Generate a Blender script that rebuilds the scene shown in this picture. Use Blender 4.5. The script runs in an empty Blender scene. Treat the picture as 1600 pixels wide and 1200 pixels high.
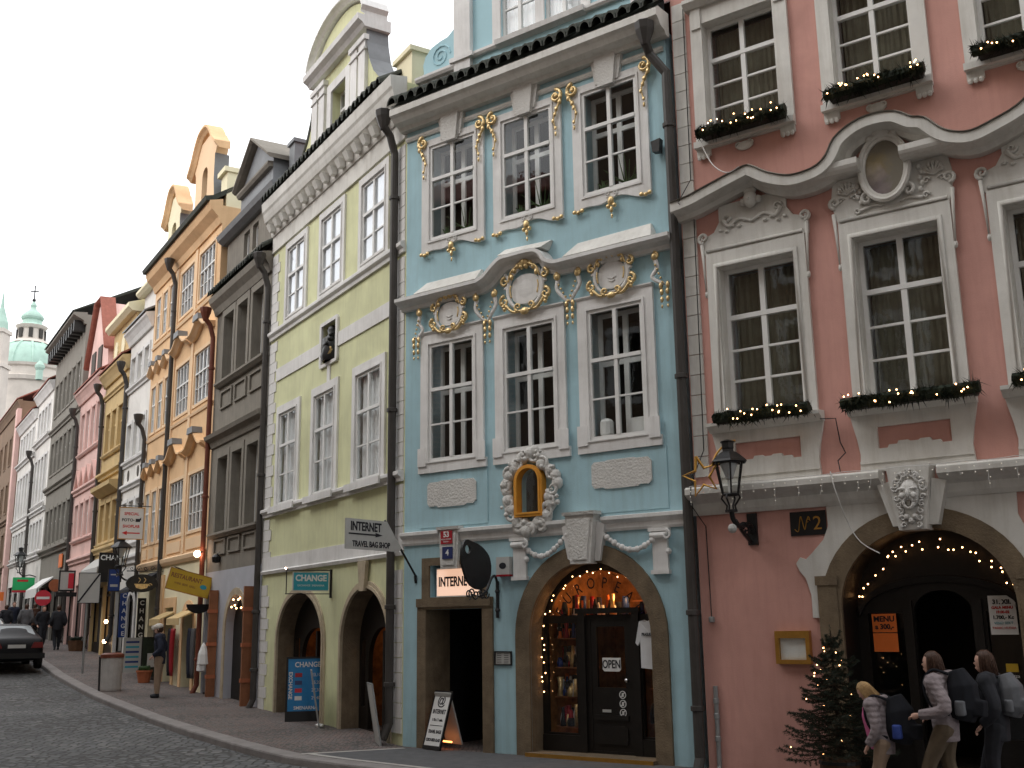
import bpy, math, random
from math import sin, cos, pi, radians, sqrt
from mathutils import Vector, Matrix
from mathutils.geometry import tessellate_polygon
random.seed(7)
S = bpy.context.scene
COL = S.collection
# ------------------------------------------------------------ camera
EYE = 1.96
cd = bpy.data.cameras.new('camera'); cam = bpy.data.objects.new('camera', cd); COL.objects.link(cam)
cd.sensor_width = 36.0; cd.lens = 36.0*1684/1600; cd.clip_end = 3000; cd.clip_start = 0.05
_p, _r = radians(12.62), radians(-0.83)
_F = Vector((0, cos(_p), sin(_p))); _u = Vector((0, -sin(_p), cos(_p))); _x = Vector((1, 0, 0))
_X = _x*cos(_r)+_u*sin(_r); _U = _u*cos(_r)-_x*sin(_r)
cam.matrix_world = Matrix((( _X.x, _U.x, -_F.x, 0), (_X.y, _U.y, -_F.y, 0), (_X.z, _U.z, -_F.z, EYE), (0, 0, 0, 1)))
S.camera = cam
# ------------------------------------------------------------ sky: white winter overcast
W = bpy.data.worlds.new('World'); S.world = W; W.use_nodes = True
nt = W.node_tree; bg = nt.nodes['Background']
sky = nt.nodes.new('ShaderNodeTexSky'); sky.sky_type = 'NISHITA'; sky.sun_disc = False
sky.sun_elevation = radians(42); sky.sun_rotation = radians(258); sky.air_density = 1.5; sky.dust_density = 4
mx = nt.nodes.new('ShaderNodeMixRGB'); mx.inputs[0].default_value = 0.92
mx.inputs[2].default_value = (9.0, 9.1, 9.25, 1)
nt.links.new(sky.outputs[0], mx.inputs[1]); nt.links.new(mx.outputs[0], bg.inputs[0])
bg.inputs[1].default_value = 0.13
sd = bpy.data.lights.new('sun', 'SUN'); sd.energy = 0.6; sd.angle = radians(30); sd.color = (1, .97, .93)
sun = bpy.data.objects.new('sun', sd); COL.objects.link(sun)
sun.rotation_euler = (radians(48), 0, radians(-78)); sun.location = (0, -10, 30)
S.view_settings.view_transform = 'Standard'; S.view_settings.look = 'None'
S.view_settings.exposure = 0.74; S.view_settings.gamma = 1.0
S.view_settings.use_curve_mapping = False
S.render.engine = 'CYCLES'
S.render.resolution_x = 1024; S.render.resolution_y = 768
# ------------------------------------------------------------ materials
MAT = {}
def mat(name, col, rough=.8, var=.10, scale=2.0, bump=.0, bscale=40., dirt=0., dirtcol=(.06, .055, .045), metal=0., spec=.35, emit=None, estr=0.):
    m = bpy.data.materials.new(name); m.use_nodes = True; t = m.node_tree; N = t.nodes; L = t.links
    b = N['Principled BSDF']; b.inputs['Roughness'].default_value = rough
    b.inputs['Metallic'].default_value = metal; b.inputs['Specular IOR Level'].default_value = spec
    c4 = lambda k: (min(1, col[0]*k), min(1, col[1]*k), min(1, col[2]*k), 1)
    if var > 0:
        tc = N.new('ShaderNodeTexCoord')
        n = N.new('ShaderNodeTexNoise'); n.inputs['Scale'].default_value = scale; n.inputs['Detail'].default_value = 6; n.inputs['Roughness'].default_value = .65
        L.new(tc.outputs['Object'], n.inputs['Vector'])
        r = N.new('ShaderNodeValToRGB'); r.color_ramp.elements[0].position = .3; r.color_ramp.elements[1].position = .7
        r.color_ramp.elements[0].color = c4(1-var); r.color_ramp.elements[1].color = c4(1+var)
        L.new(n.outputs['Fac'], r.inputs['Fac']); out = r.outputs['Color']
        if dirt > 0:
            nb = N.new('ShaderNodeTexNoise'); nb.inputs['Scale'].default_value = .55; nb.inputs['Detail'].default_value = 5; nb.inputs['Roughness'].default_value = .6; nb.inputs['Distortion'].default_value = .6
            L.new(tc.outputs['Object'], nb.inputs['Vector'])
            rb = N.new('ShaderNodeValToRGB'); rb.color_ramp.elements[0].position = .36; rb.color_ramp.elements[1].position = .62; rb.color_ramp.elements[0].color = (.86, .855, .85, 1); rb.color_ramp.elements[1].color = (1.04, 1.04, 1.04, 1)
            L.new(nb.outputs['Fac'], rb.inputs['Fac'])
            mb_ = N.new('ShaderNodeMixRGB'); mb_.blend_type = 'MULTIPLY'; mb_.inputs[0].default_value = 1; L.new(out, mb_.inputs[1]); L.new(rb.outputs['Color'], mb_.inputs[2]); out = mb_.outputs[0]
            mp = N.new('ShaderNodeMapping'); mp.inputs['Scale'].default_value = (7, 7, .7); L.new(tc.outputs['Object'], mp.inputs['Vector'])
            n2 = N.new('ShaderNodeTexNoise'); n2.inputs['Scale'].default_value = 1.2; n2.inputs['Detail'].default_value = 8; n2.inputs['Roughness'].default_value = .7
            L.new(mp.outputs['Vector'], n2.inputs['Vector'])
            r2 = N.new('ShaderNodeValToRGB'); r2.color_ramp.elements[0].position = .47; r2.color_ramp.elements[1].position = .74
            r2.color_ramp.elements[0].color = (0, 0, 0, 1); r2.color_ramp.elements[1].color = (dirt, dirt, dirt, 1)
            L.new(n2.outputs['Fac'], r2.inputs['Fac'])
            mi = N.new('ShaderNodeMixRGB'); mi.inputs[2].default_value = (*dirtcol, 1)
            L.new(r2.outputs['Color'], mi.inputs[0]); L.new(out, mi.inputs[1]); out = mi.outputs[0]
        L.new(out, b.inputs['Base Color'])
        if bump > 0:
            n3 = N.new('ShaderNodeTexNoise'); n3.inputs['Scale'].default_value = bscale; n3.inputs['Detail'].default_value = 4
            L.new(tc.outputs['Object'], n3.inputs['Vector'])
            bp = N.new('ShaderNodeBump'); bp.inputs['Strength'].default_value = bump; bp.inputs['Distance'].default_value = .02
            L.new(n3.outputs['Fac'], bp.inputs['Height']); L.new(bp.outputs['Normal'], b.inputs['Normal'])
    else:
        b.inputs['Base Color'].default_value = (*col, 1)
    if emit:
        b.inputs['Emission Color'].default_value = (*emit, 1); b.inputs['Emission Strength'].default_value = estr
    MAT[name] = m
    return m
def glass_mat(name, tint=(.97, .98, .98), ior=1.52, wav=.03):
    m = bpy.data.materials.new(name); m.use_nodes = True; t = m.node_tree; N = t.nodes; L = t.links
    N.remove(N['Principled BSDF'])
    tr = N.new('ShaderNodeBsdfTransparent'); tr.inputs[0].default_value = (*tint, 1)
    gl = N.new('ShaderNodeBsdfGlossy'); gl.inputs['Roughness'].default_value = .015; gl.inputs['Color'].default_value = (.95, .97, 1, 1)
    fr = N.new('ShaderNodeFresnel'); fr.inputs['IOR'].default_value = ior
    tc = N.new('ShaderNodeTexCoord'); n = N.new('ShaderNodeTexNoise'); n.inputs['Scale'].default_value = 2.2
    L.new(tc.outputs['Object'], n.inputs['Vector'])
    bp = N.new('ShaderNodeBump'); bp.inputs['Strength'].default_value = wav; bp.inputs['Distance'].default_value = .05
    L.new(n.outputs['Fac'], bp.inputs['Height']); L.new(bp.outputs['Normal'], gl.inputs['Normal'])
    ge = N.new('ShaderNodeNewGeometry'); iv = N.new('ShaderNodeMath'); iv.operation = 'SUBTRACT'; iv.inputs[0].default_value = 1; L.new(ge.outputs['Backfacing'], iv.inputs[1])
    ml = N.new('ShaderNodeMath'); ml.operation = 'MULTIPLY'; L.new(fr.outputs[0], ml.inputs[0]); L.new(iv.outputs[0], ml.inputs[1])
    mxs = N.new('ShaderNodeMixShader'); L.new(ml.outputs[0], mxs.inputs[0]); L.new(tr.outputs[0], mxs.inputs[1]); L.new(gl.outputs[0], mxs.inputs[2])
    L.new(mxs.outputs[0], N['Material Output'].inputs[0]); MAT[name] = m
    return m
mat('blue', (.395, .595, .66), .85, .07, 1.0, .15, 60, .4, (.25, .36, .38))
mat('blue_dormer', (.40, .61, .67), .85, .05, 1.3, .1, 60)
mat('white', (.77, .765, .75), .8, .06, 2.5, .12, 50, .30, (.34, .32, .28))
mat('white_rough', (.62, .61, .58), .9, .08, 3, .9, 28)
mat('sash', (.74, .74, .72), .5, .04, 5)
mat('yellow', (.70, .715, .44), .85, .06, 1.0, .15, 60, .4, (.42, .42, .26))
mat('pink', (.62, .335, .285), .85, .07, .9, .15, 60, .4, (.45, .22, .19))
mat('cream_white', (.70, .69, .65), .8, .07, 2.2, .12, 50, .34, (.33, .30, .24))
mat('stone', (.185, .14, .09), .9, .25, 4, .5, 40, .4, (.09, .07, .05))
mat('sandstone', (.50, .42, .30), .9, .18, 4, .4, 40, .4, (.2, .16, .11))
mat('grey_plaster', (.235, .215, .182), .9, .14, 1.5, .25, 40, .4, (.10, .09, .075))
mat('grey_stucco', (.42, .43, .47), .9, .08, 2, .2, 40)
mat('peach', (.80, .535, .30), .85, .07, 1.2, .1, 50, .2, (.5, .25, .12))
mat('peach_light', (.80, .58, .37), .85, .06, 1.2, .1, 50)
mat('cream', (.80, .74, .52), .85, .06, 1.2, .1, 50)
mat('pale_white', (.80, .78, .74), .85, .05, 1.2, .1, 50, .2, (.45, .43, .38))
mat('ochre', (.62, .46, .23), .85, .07, 1.2, .1, 50, .2, (.4, .27, .1))
mat('pale_pink', (.78, .53, .48), .85, .06, 1.2, .1, 50, .2, (.5, .28, .22))
mat('dark_grey', (.24, .225, .195), .9, .12, 1.2, .1, 50)
mat('brown_wall', (.22, .15, .10), .9, .2, .8, .1, 50)
mat('gold', (.72, .54, .27), .30, .35, 16, .3, 40, metal=.6)
mat('ochre_frame', (.66, .30, .04), .6, .12, 6)
mat('roof_tile', (.035, .04, .03), .7, .35, 5, .3, 30)
mat('red_roof', (.30, .105, .075), .8, .2, 6, .4, 12)
mat('lead', (.19, .20, .21), .5, .15, 3)
mat('pipe', (.055, .050, .046), .45, .2, 3)
mat('rust_pipe', (.16, .045, .025), .5, .2, 3)
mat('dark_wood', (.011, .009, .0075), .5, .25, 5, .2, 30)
mat('brown_wood', (.25, .10, .045), .55, .2, 4, .2, 30)
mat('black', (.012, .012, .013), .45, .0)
mat('iron', (.015, .015, .016), .4, .2, 10, .2, 60)
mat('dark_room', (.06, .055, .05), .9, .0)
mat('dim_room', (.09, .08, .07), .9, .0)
mat('reveal', (.74, .74, .72), .8, .05, 3)
mat('curtain', (.42, .39, .30), .9, .08, 6)
mat('lace', (.88, .89, .9), .9, .06, 5)
mat('asphalt', (.10, .10, .103), .9, .2, 5, .3, 60)
mat('kerb', (.25, .23, .22), .85, .18, 3, .4, 40)
mat('pale_stone', (.42, .40, .37), .85, .15, 3, .3, 40)
mat('copper', (.40, .56, .48), .7, .15, .3)
mat('church', (.62, .56, .50), .9, .12, .25)
mat('paper', (.78, .78, .76), .8, .03, 5)
mat('ink', (.015, .015, .02), .7, 0)
mat('red_ink', (.55, .03, .03), .6, 0)
mat('signwhite', (.72, .72, .70), .5, .04, 4)
mat('signgrey', (.46, .46, .44), .5, .06, 4)
mat('teal', (.04, .33, .42), .4, .05, 4)
mat('rateblue', (.02, .20, .46), .4, .12, 6)
mat('navy', (.02, .05, .20), .4, .05, 4)
mat('plate_red', (.35, .02, .03), .35, .05, 4)
mat('plate_blue', (.03, .04, .13), .35, .05, 4)
mat('signyellow', (.60, .39, .04), .4, .06, 4)
mat('signgreen', (.03, .50, .16), .4, .05, 4)
mat('signorange', (.85, .20, .04), .6, .05, 4)
mat('brass', (.50, .27, .06), .35, .15, 6, metal=.7)
mat('fir', (.014, .022, .011), .7, .45, 8)
mat('bark', (.06, .04, .025), .9, .3, 8)
mat('plant', (.05, .10, .03), .6, .4, 8)
mat('pot_wood', (.10, .05, .025), .7, .3, 6)
mat('bulb', (1, .6, .3), .5, 0, emit=(1, .50, .20), estr=9)
mat('bulb_pale', (.9, .9, .85), .4, 0, emit=(1, .82, .6), estr=.12)
mat('lamp_on', (1, .8, .6), .5, 0, emit=(1, .62, .38), estr=14)
mat('lit_sign', (.9, .85, .8), .5, 0, emit=(1, .58, .38), estr=.42)
mat('shop_wall', (.24, .105, .035), .8, .6, 5)
mat('curtain_dark', (.15, .14, .10), .9, .15, 6)
mat('tube_orange', (1, .4, .1), .5, 0, emit=(1, .30, .08), estr=3)
mat('skin', (.55, .33, .25), .6, .06, 20)
mat('jacket_pink', (.25, .21, .215), .85, .15, 10, 1.0, 16)
mat('pink_cloth', (.52, .12, .26), .8, .08, 12)
mat('olive_cloth', (.115, .085, .055), .9, .15, 12)
mat('dark_cloth', (.020, .021, .026), .85, .2, 12)
mat('navy_cloth', (.022, .026, .045), .85, .2, 12)
mat('tan_cloth', (.30, .215, .15), .9, .10, 10)
mat('grey_cloth', (.10, .10, .105), .9, .15, 10)
mat('blond', (.42, .27, .12), .6, .25, 40)
mat('brown_hair', (.06, .028, .016), .5, .3, 40)
mat('cap', (.62, .58, .52), .85, .05, 20)
mat('pack_black', (.008, .009, .013), .9, .3, 10)
mat('pack_blue', (.03, .06, .26), .6, .2, 10)
mat('pack_grey', (.11, .115, .125), .5, .2, 10)
mat('car_dark', (.008, .008, .010), .45, .05, 2, spec=.2)
mat('car_white', (.72, .72, .70), .3, .03, 2, spec=.6)
mat('rubber', (.012, .012, .012), .8, 0)
mat('chrome', (.6, .6, .6), .25, 0, metal=1)
mat('tail_red', (.14, .012, .012), .3, 0)
mat('bin', (.47, .45, .43), .8, .10, 5, .3, 40, .3, (.2, .18, .16))
mat('galv', (.30, .31, .31), .5, .1, 5, metal=.4)
mat('noentry', (.55, .03, .05), .4, .04, 4)
mat('awning', (.48, .48, .46), .8, .06, 4)
mat('terracotta', (.40, .13, .06), .8, .15, 5)
mat('tee', (.66, .67, .68), .9, .05, 8)
mat('lamp_frost', (.62, .64, .66), .5, .03, 5)
_m = MAT['jacket_pink'].node_tree; _w = _m.nodes.new('ShaderNodeTexWave'); _w.bands_direction = 'Z'; _w.inputs['Scale'].default_value = 5.5; _w.inputs['Distortion'].default_value = 3; _w.inputs['Detail'].default_value = 2
_t = _m.nodes.new('ShaderNodeTexCoord'); _m.links.new(_t.outputs['Object'], _w.inputs['Vector']); _b = _m.nodes.new('ShaderNodeBump'); _b.inputs['Strength'].default_value = .35; _b.inputs['Distance'].default_value = .015
_m.links.new(_w.outputs['Fac'], _b.inputs['Height']); _p = _m.nodes['Principled BSDF']; _m.links.new(_p.inputs['Normal'].links[0].from_socket, _b.inputs['Normal']); _m.links.new(_b.outputs['Normal'], _p.inputs['Normal'])
glass_mat('glass'); glass_mat('glass_sky', (.95, .96, .97), 4.2, .02); glass_mat('lamp_glass', (.9, .92, .92), 1.4, .1)
def paving_mat(name, cols, sc, bump, mortar, squash=1.0):
    m = bpy.data.materials.new(name); m.use_nodes = True; t = m.node_tree; N = t.nodes; L = t.links; b = N['Principled BSDF']
    b.inputs['Roughness'].default_value = .8; b.inputs['Specular IOR Level'].default_value = .4
    tc = N.new('ShaderNodeTexCoord')
    nz = N.new('ShaderNodeTexNoise'); nz.inputs['Scale'].default_value = 1.5; L.new(tc.outputs['Object'], nz.inputs['Vector'])
    vm = N.new('ShaderNodeMixRGB'); vm.inputs[0].default_value = .06; L.new(tc.outputs['Object'], vm.inputs[1]); L.new(nz.outputs['Color'], vm.inputs[2])
    v = N.new('ShaderNodeTexVoronoi'); v.inputs['Scale'].default_value = sc; v.inputs['Randomness'].default_value = .55; L.new(vm.outputs[0], v.inputs['Vector'])
    ve = N.new('ShaderNodeTexVoronoi'); ve.feature = 'DISTANCE_TO_EDGE'; ve.inputs['Scale'].default_value = sc; ve.inputs['Randomness'].default_value = .55; L.new(vm.outputs[0], ve.inputs['Vector'])
    sx = N.new('ShaderNodeSeparateColor'); L.new(v.outputs['Color'], sx.inputs[0])
    r = N.new('ShaderNodeValToRGB'); e = r.color_ramp.elements
    e[0].color = (*cols[0], 1); e[1].color = (*cols[-1], 1)
    for i, c in enumerate(cols[1:-1]):
        q = e.new((i+1)/(len(cols)-1)); q.color = (*c, 1)
    L.new(sx.outputs[0], r.inputs['Fac'])
    big = N.new('ShaderNodeTexNoise'); big.inputs['Scale'].default_value = .5; big.inputs['Detail'].default_value = 5; L.new(tc.outputs['Object'], big.inputs['Vector'])
    br = N.new('ShaderNodeValToRGB'); br.color_ramp.elements[0].position = .3; br.color_ramp.elements[0].color = (.72, .72, .72, 1); br.color_ramp.elements[1].position = .7; br.color_ramp.elements[1].color = (1.2, 1.2, 1.2, 1)
    L.new(big.outputs['Fac'], br.inputs['Fac'])
    mu = N.new('ShaderNodeMixRGB'); mu.blend_type = 'MULTIPLY'; mu.inputs[0].default_value = 1; L.new(r.outputs['Color'], mu.inputs[1]); L.new(br.outputs['Color'], mu.inputs[2])
    er = N.new('ShaderNodeValToRGB'); er.color_ramp.elements[0].position = .02; er.color_ramp.elements[1].position = .14; L.new(ve.outputs['Distance'], er.inputs['Fac'])
    mi = N.new('ShaderNodeMixRGB'); mi.inputs[1].default_value = (*mortar, 1); L.new(er.outputs['Color'], mi.inputs[0]); L.new(mu.outputs[0], mi.inputs[2])
    L.new(mi.outputs[0], b.inputs['Base Color'])
    bp = N.new('ShaderNodeBump'); bp.inputs['Strength'].default_value = bump; bp.inputs['Distance'].default_value = .02
    L.new(er.outputs['Color'], bp.inputs['Height']); L.new(bp.outputs['Normal'], b.inputs['Normal'])
    MAT[name] = m
paving_mat('setts', [(.088, .09, .094), (.145, .145, .147), (.11, .112, .115), (.19, .187, .183)], 6.2, 1.0, (.045, .043, .04))
paving_mat('mosaic', [(.11, .10, .096), (.185, .163, .152), (.215, .145, .126), (.155, .14, .137)], 14., .6, (.07, .065, .06))

# ------------------------------------------------------------ mesh builder
class MB:
    def __init__(s): s.v = []; s.f = []
    def add(s, vs, fs):
        o = len(s.v); s.v += [tuple(p) for p in vs]; s.f += [tuple(i+o for i in f) for f in fs]; return s
    def box(s, x0, x1, y0, y1, z0, z1):
        return s.add([(x0,y0,z0),(x1,y0,z0),(x1,y1,z0),(x0,y1,z0),(x0,y0,z1),(x1,y0,z1),(x1,y1,z1),(x0,y1,z1)],
                     [(0,1,5,4),(1,2,6,5),(2,3,7,6),(3,0,4,7),(4,5,6,7),(3,2,1,0)])
    def obox(s, c, ax, ay, az):
        c = Vector(c); ax = Vector(ax); ay = Vector(ay); az = Vector(az); vs = []
        for k in (-1, 1):
            for a, b in ((-1,-1),(1,-1),(1,1),(-1,1)): vs.append(c+ax*a+ay*b+az*k)
        return s.add(vs, [(0,1,5,4),(1,2,6,5),(2,3,7,6),(3,0,4,7),(4,5,6,7),(3,2,1,0)])
    def prism(s, poly, y0, y1, holes=(), back=True, reveal=None):
        """polygon in (u,z) extruded from y0 (front) to y1; holes get their own reveal depth"""
        loops = [list(poly)]+[list(h) for h in holes]
        V = [[Vector((a, b, 0)) for a, b in l] for l in loops]
        tri = tessellate_polygon(V); flat = [p for l in loops for p in l]; n = len(flat)
        def orient(t):
            a, b, c = (flat[i] for i in t)
            return t if (b[0]-a[0])*(c[1]-a[1])-(b[1]-a[1])*(c[0]-a[0]) > 0 else (t[0], t[2], t[1])
        tri = [orient(t) for t in tri]
        fs = list(tri); vs = [(p[0], y0, p[1]) for p in flat]
        vs += [(p[0], y1, p[1]) for p in flat]
        if back: fs += [(c+n, b+n, a+n) for a, b, c in tri]
        k = 0
        for li, l in enumerate(loops):
            m = len(l); ar = sum(l[i][0]*l[(i+1) % m][1]-l[(i+1) % m][0]*l[i][1] for i in range(m))
            cw = (ar > 0) if li == 0 else (ar < 0)
            for i in range(m):
                a = k+i; b = k+(i+1) % m
                fs.append((a, a+n, b+n, b) if cw else (b, b+n, a+n, a))
            k += m
        return s.add(vs, fs)
    def mould(s, prof, x0, x1):
        """profile [(y,z)] closed, extruded along x"""
        n = len(prof)
        vs = [(x0, y, z) for y, z in prof]+[(x1, y, z) for y, z in prof]
        fs = [(i, (i+1) % n, (i+1) % n+n, i+n) for i in range(n)]
        V = [[Vector((y, z, 0)) for y, z in prof]]
        for t in tessellate_polygon(V): fs.append(t); fs.append((t[2]+n, t[1]+n, t[0]+n))
        return s.add(vs, fs)
    def sweep(s, path, prof):
        """path [(u,z)], profile [(y, offset along the path normal)] closed"""
        n = len(prof); vs = []
        for i, p in enumerate(path):
            a = path[max(0, i-1)]; b = path[min(len(path)-1, i+1)]
            t = Vector((b[0]-a[0], b[1]-a[1])).normalized(); nx, nz = -t.y, t.x
            if i in (0, len(path)-1): nx, nz = 0, 1
            sc = 1/max(.6, abs(nz)) if abs(nz) > .6 else 1
            for y, o in prof: vs.append((p[0]+nx*o, y, p[1]+nz*o))
        fs = []
        for i in range(len(path)-1):
            for k in range(n):
                a = i*n+k; b = i*n+(k+1) % n
                fs.append((a, b, b+n, a+n))
        m = (len(path)-1)*n
        fs.append(tuple(range(n))); fs.append(tuple(range(m+n-1, m-1, -1)))
        return s.add(vs, fs)
    def tube(s, pts, r, n=6, flat=1.0, cap=True):
        P = [Vector(p) for p in pts]; m = len(P)
        R = r if isinstance(r, (list, tuple)) else [r]*m
        if len(R) == 2 and m != 2: R = [R[0]+(R[1]-R[0])*i/(m-1) for i in range(m)]
        vs = []; prev = None
        for i in range(m):
            t = (P[min(m-1, i+1)]-P[max(0, i-1)])
            t = t.normalized() if t.length > 1e-9 else Vector((0, 0, 1))
            if prev is None:
                a = Vector((0, 1, 0)) if abs(t.y) < .9 else Vector((1, 0, 0))
            else: a = prev
            a = (a-t*a.dot(t))
            if a.length < 1e-6: a = t.orthogonal()
            a.normalize(); b = t.cross(a); prev = a
            for k in range(n):
                q = 2*pi*k/n; vs.append(P[i]+a*(cos(q)*R[i]*flat)+b*(sin(q)*R[i]))
        fs = [(i*n+k, i*n+(k+1) % n, (i+1)*n+(k+1) % n, (i+1)*n+k) for i in range(m-1) for k in range(n)]
        if cap: fs += [tuple(range(n-1, -1, -1)), tuple((m-1)*n+k for k in range(n))]
        return s.add(vs, fs)
    def lathe(s, prof, c=(0,0,0), n=16, a0=0, a1=2*pi):
        full = abs(a1-a0-2*pi) < 1e-6; m = n if full else n+1; vs = []
        for r, z in prof:
            for k in range(m):
                q = a0+(a1-a0)*k/n; vs.append((c[0]+r*cos(q), c[1]+r*sin(q), c[2]+z))
        fs = []
        for i in range(len(prof)-1):
            for k in range(n):
                a = i*m+k; b = i*m+(k+1) % m
                fs.append((a, b, b+m, a+m))
        return s.add(vs, fs)
    def ball(s, c, r, n=8, k=5, sc=(1,1,1)):
        prof = [(max(1e-4, r*sin(pi*i/k)), -r*cos(pi*i/k)) for i in range(k+1)]
        o = len(s.v); s.lathe(prof, (0,0,0), n)
        for i in range(o, len(s.v)):
            p = s.v[i]; s.v[i] = (c[0]+p[0]*sc[0], c[1]+p[1]*sc[1], c[2]+p[2]*sc[2])
        return s
    def xform(s, M, start=0):
        for i in range(start, len(s.v)): s.v[i] = tuple(M @ Vector(s.v[i]))
        return s
    def mesh(s, name, m, smooth=False):
        me = bpy.data.meshes.new(name); me.from_pydata(s.v, [], s.f)
        me.materials.append(MAT[m]); me.update()
        if smooth: me.polygons.foreach_set('use_smooth', [True]*len(me.polygons))
        return me
    def build(s, name, m, parent=None, smooth=False, loc=(0,0,0), rot=(0,0,0)):
        o = bpy.data.objects.new(name, s.mesh(name, m, smooth)); COL.objects.link(o)
        o.location = loc; o.rotation_euler = rot
        if parent: o.parent = parent
        return o
def tag(o, label=None, cat=None, group=None, kind=None):
    if label: o['label'] = label
    if cat: o['category'] = cat
    if group: o['group'] = group
    if kind: o['kind'] = kind
    return o
def thing(name, label, cat, loc=(0,0,0), rz=0., group=None):
    o = bpy.data.objects.new(name, None); COL.objects.link(o); o.location = loc; o.rotation_euler = (0, 0, rz)
    o.empty_display_size = .2
    return tag(o, label, cat, group)
UNIT = {}
def unit(m):
    if m not in UNIT: UNIT[m] = MB().box(-.5, .5, -.5, .5, -.5, .5).mesh('pane', m)
    return UNIT[m]
def inst(name, me, parent, loc, scale=(1,1,1), rot=(0,0,0)):
    o = bpy.data.objects.new(name, me); COL.objects.link(o); o.parent = parent
    o.location = loc; o.scale = scale; o.rotation_euler = rot
    return o
def smoothcurve(pts, n=6):
    P = [Vector(p) for p in pts]; out = []
    for i in range(len(P)-1):
        p0 = P[max(0, i-1)]; p1 = P[i]; p2 = P[i+1]; p3 = P[min(len(P)-1, i+2)]
        for k in range(n):
            t = k/n
            out.append(.5*((2*p1)+(p2-p0)*t+(2*p0-5*p1+4*p2-p3)*t*t+(3*p1-p0-3*p2+p3)*t**3))
    out.append(P[-1]); return out
def spiral(c, r, turns, a0, d=1, y=0., n=None, r1=.12):
    n = n or int(turns*12)
    return [(c[0]+(r*(1-(1-r1)*i/n))*cos(a0+d*2*pi*turns*i/n), y, c[1]+(r*(1-(1-r1)*i/n))*sin(a0+d*2*pi*turns*i/n)) for i in range(n+1)]
def arch(c, hw, z0, zs, rise, n=20):
    """closed polygon: jambs from z0 up to spring zs, elliptical head"""
    p = [(c-hw, z0)]
    p += [(c-hw*cos(pi*i/n), zs+rise*sin(pi*i/n)) for i in range(n+1)]
    p.append((c+hw, z0))
    return p[::-1]
def rect(u0, u1, z0, z1): return [(u0, z0), (u1, z0), (u1, z1), (u0, z1)]
TXT = {}
def text(s, size, m, parent, loc, rot=(pi/2, 0, 0), sx=1., bold=0., align='CENTER', name='lettering', depth=.002):
    key = (s, size, m, bold, align)
    if key not in TXT:
        c = bpy.data.curves.new('t', 'FONT'); c.body = s; c.size = size; c.align_x = align; c.align_y = 'CENTER'
        c.extrude = depth; c.offset = bold; c.resolution_u = 3
        t = bpy.data.objects.new('t', c); COL.objects.link(t)
        dg = bpy.context.evaluated_depsgraph_get()
        me = bpy.data.meshes.new_from_object(t.evaluated_get(dg)); me.materials.clear(); me.materials.append(MAT[m])
        bpy.data.objects.remove(t); TXT[key] = me
    return inst(name, TXT[key], parent, loc, (sx, 1, 1), rot)
# ------------------------------------------------------------ frames
class Frame:
    def __init__(s, o, deg):
        s.o = Vector((o[0], o[1], 0)); s.a = radians(deg)
        s.d = Vector((cos(s.a), -sin(s.a), 0)); s.n = Vector((-sin(s.a), -cos(s.a), 0))
    def pt(s, u, off, z=0): return s.o+s.d*u+s.n*off+Vector((0, 0, z))
ST = Frame((-1.924, 18.989), 58.5)     # the long row of the street
BL = Frame((-1.924, 18.989), 36.3)     # blue front
PK = Frame((2.5415, 15.709), 35.6)     # pink front
HX = [-160, -80, -50, -31, -25.4, -22, -20, -16, -13, -10.6, -7, -3.4, 0, 90]
HZ = [5.2, 3.0, 2.0, 1.35, 1.1, .85, .68, .47, .36, .3, .2, .12, 0, 0]
def hgt(u):
    for i in range(len(HX)-1):
        if u <= HX[i+1]:
            t = max(0., (u-HX[i])/(HX[i+1]-HX[i])); return HZ[i]+(HZ[i+1]-HZ[i])*t
    return 0.
def street(u, off, dz=0.): return ST.pt(u, off, hgt(u)+dz)
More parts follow.
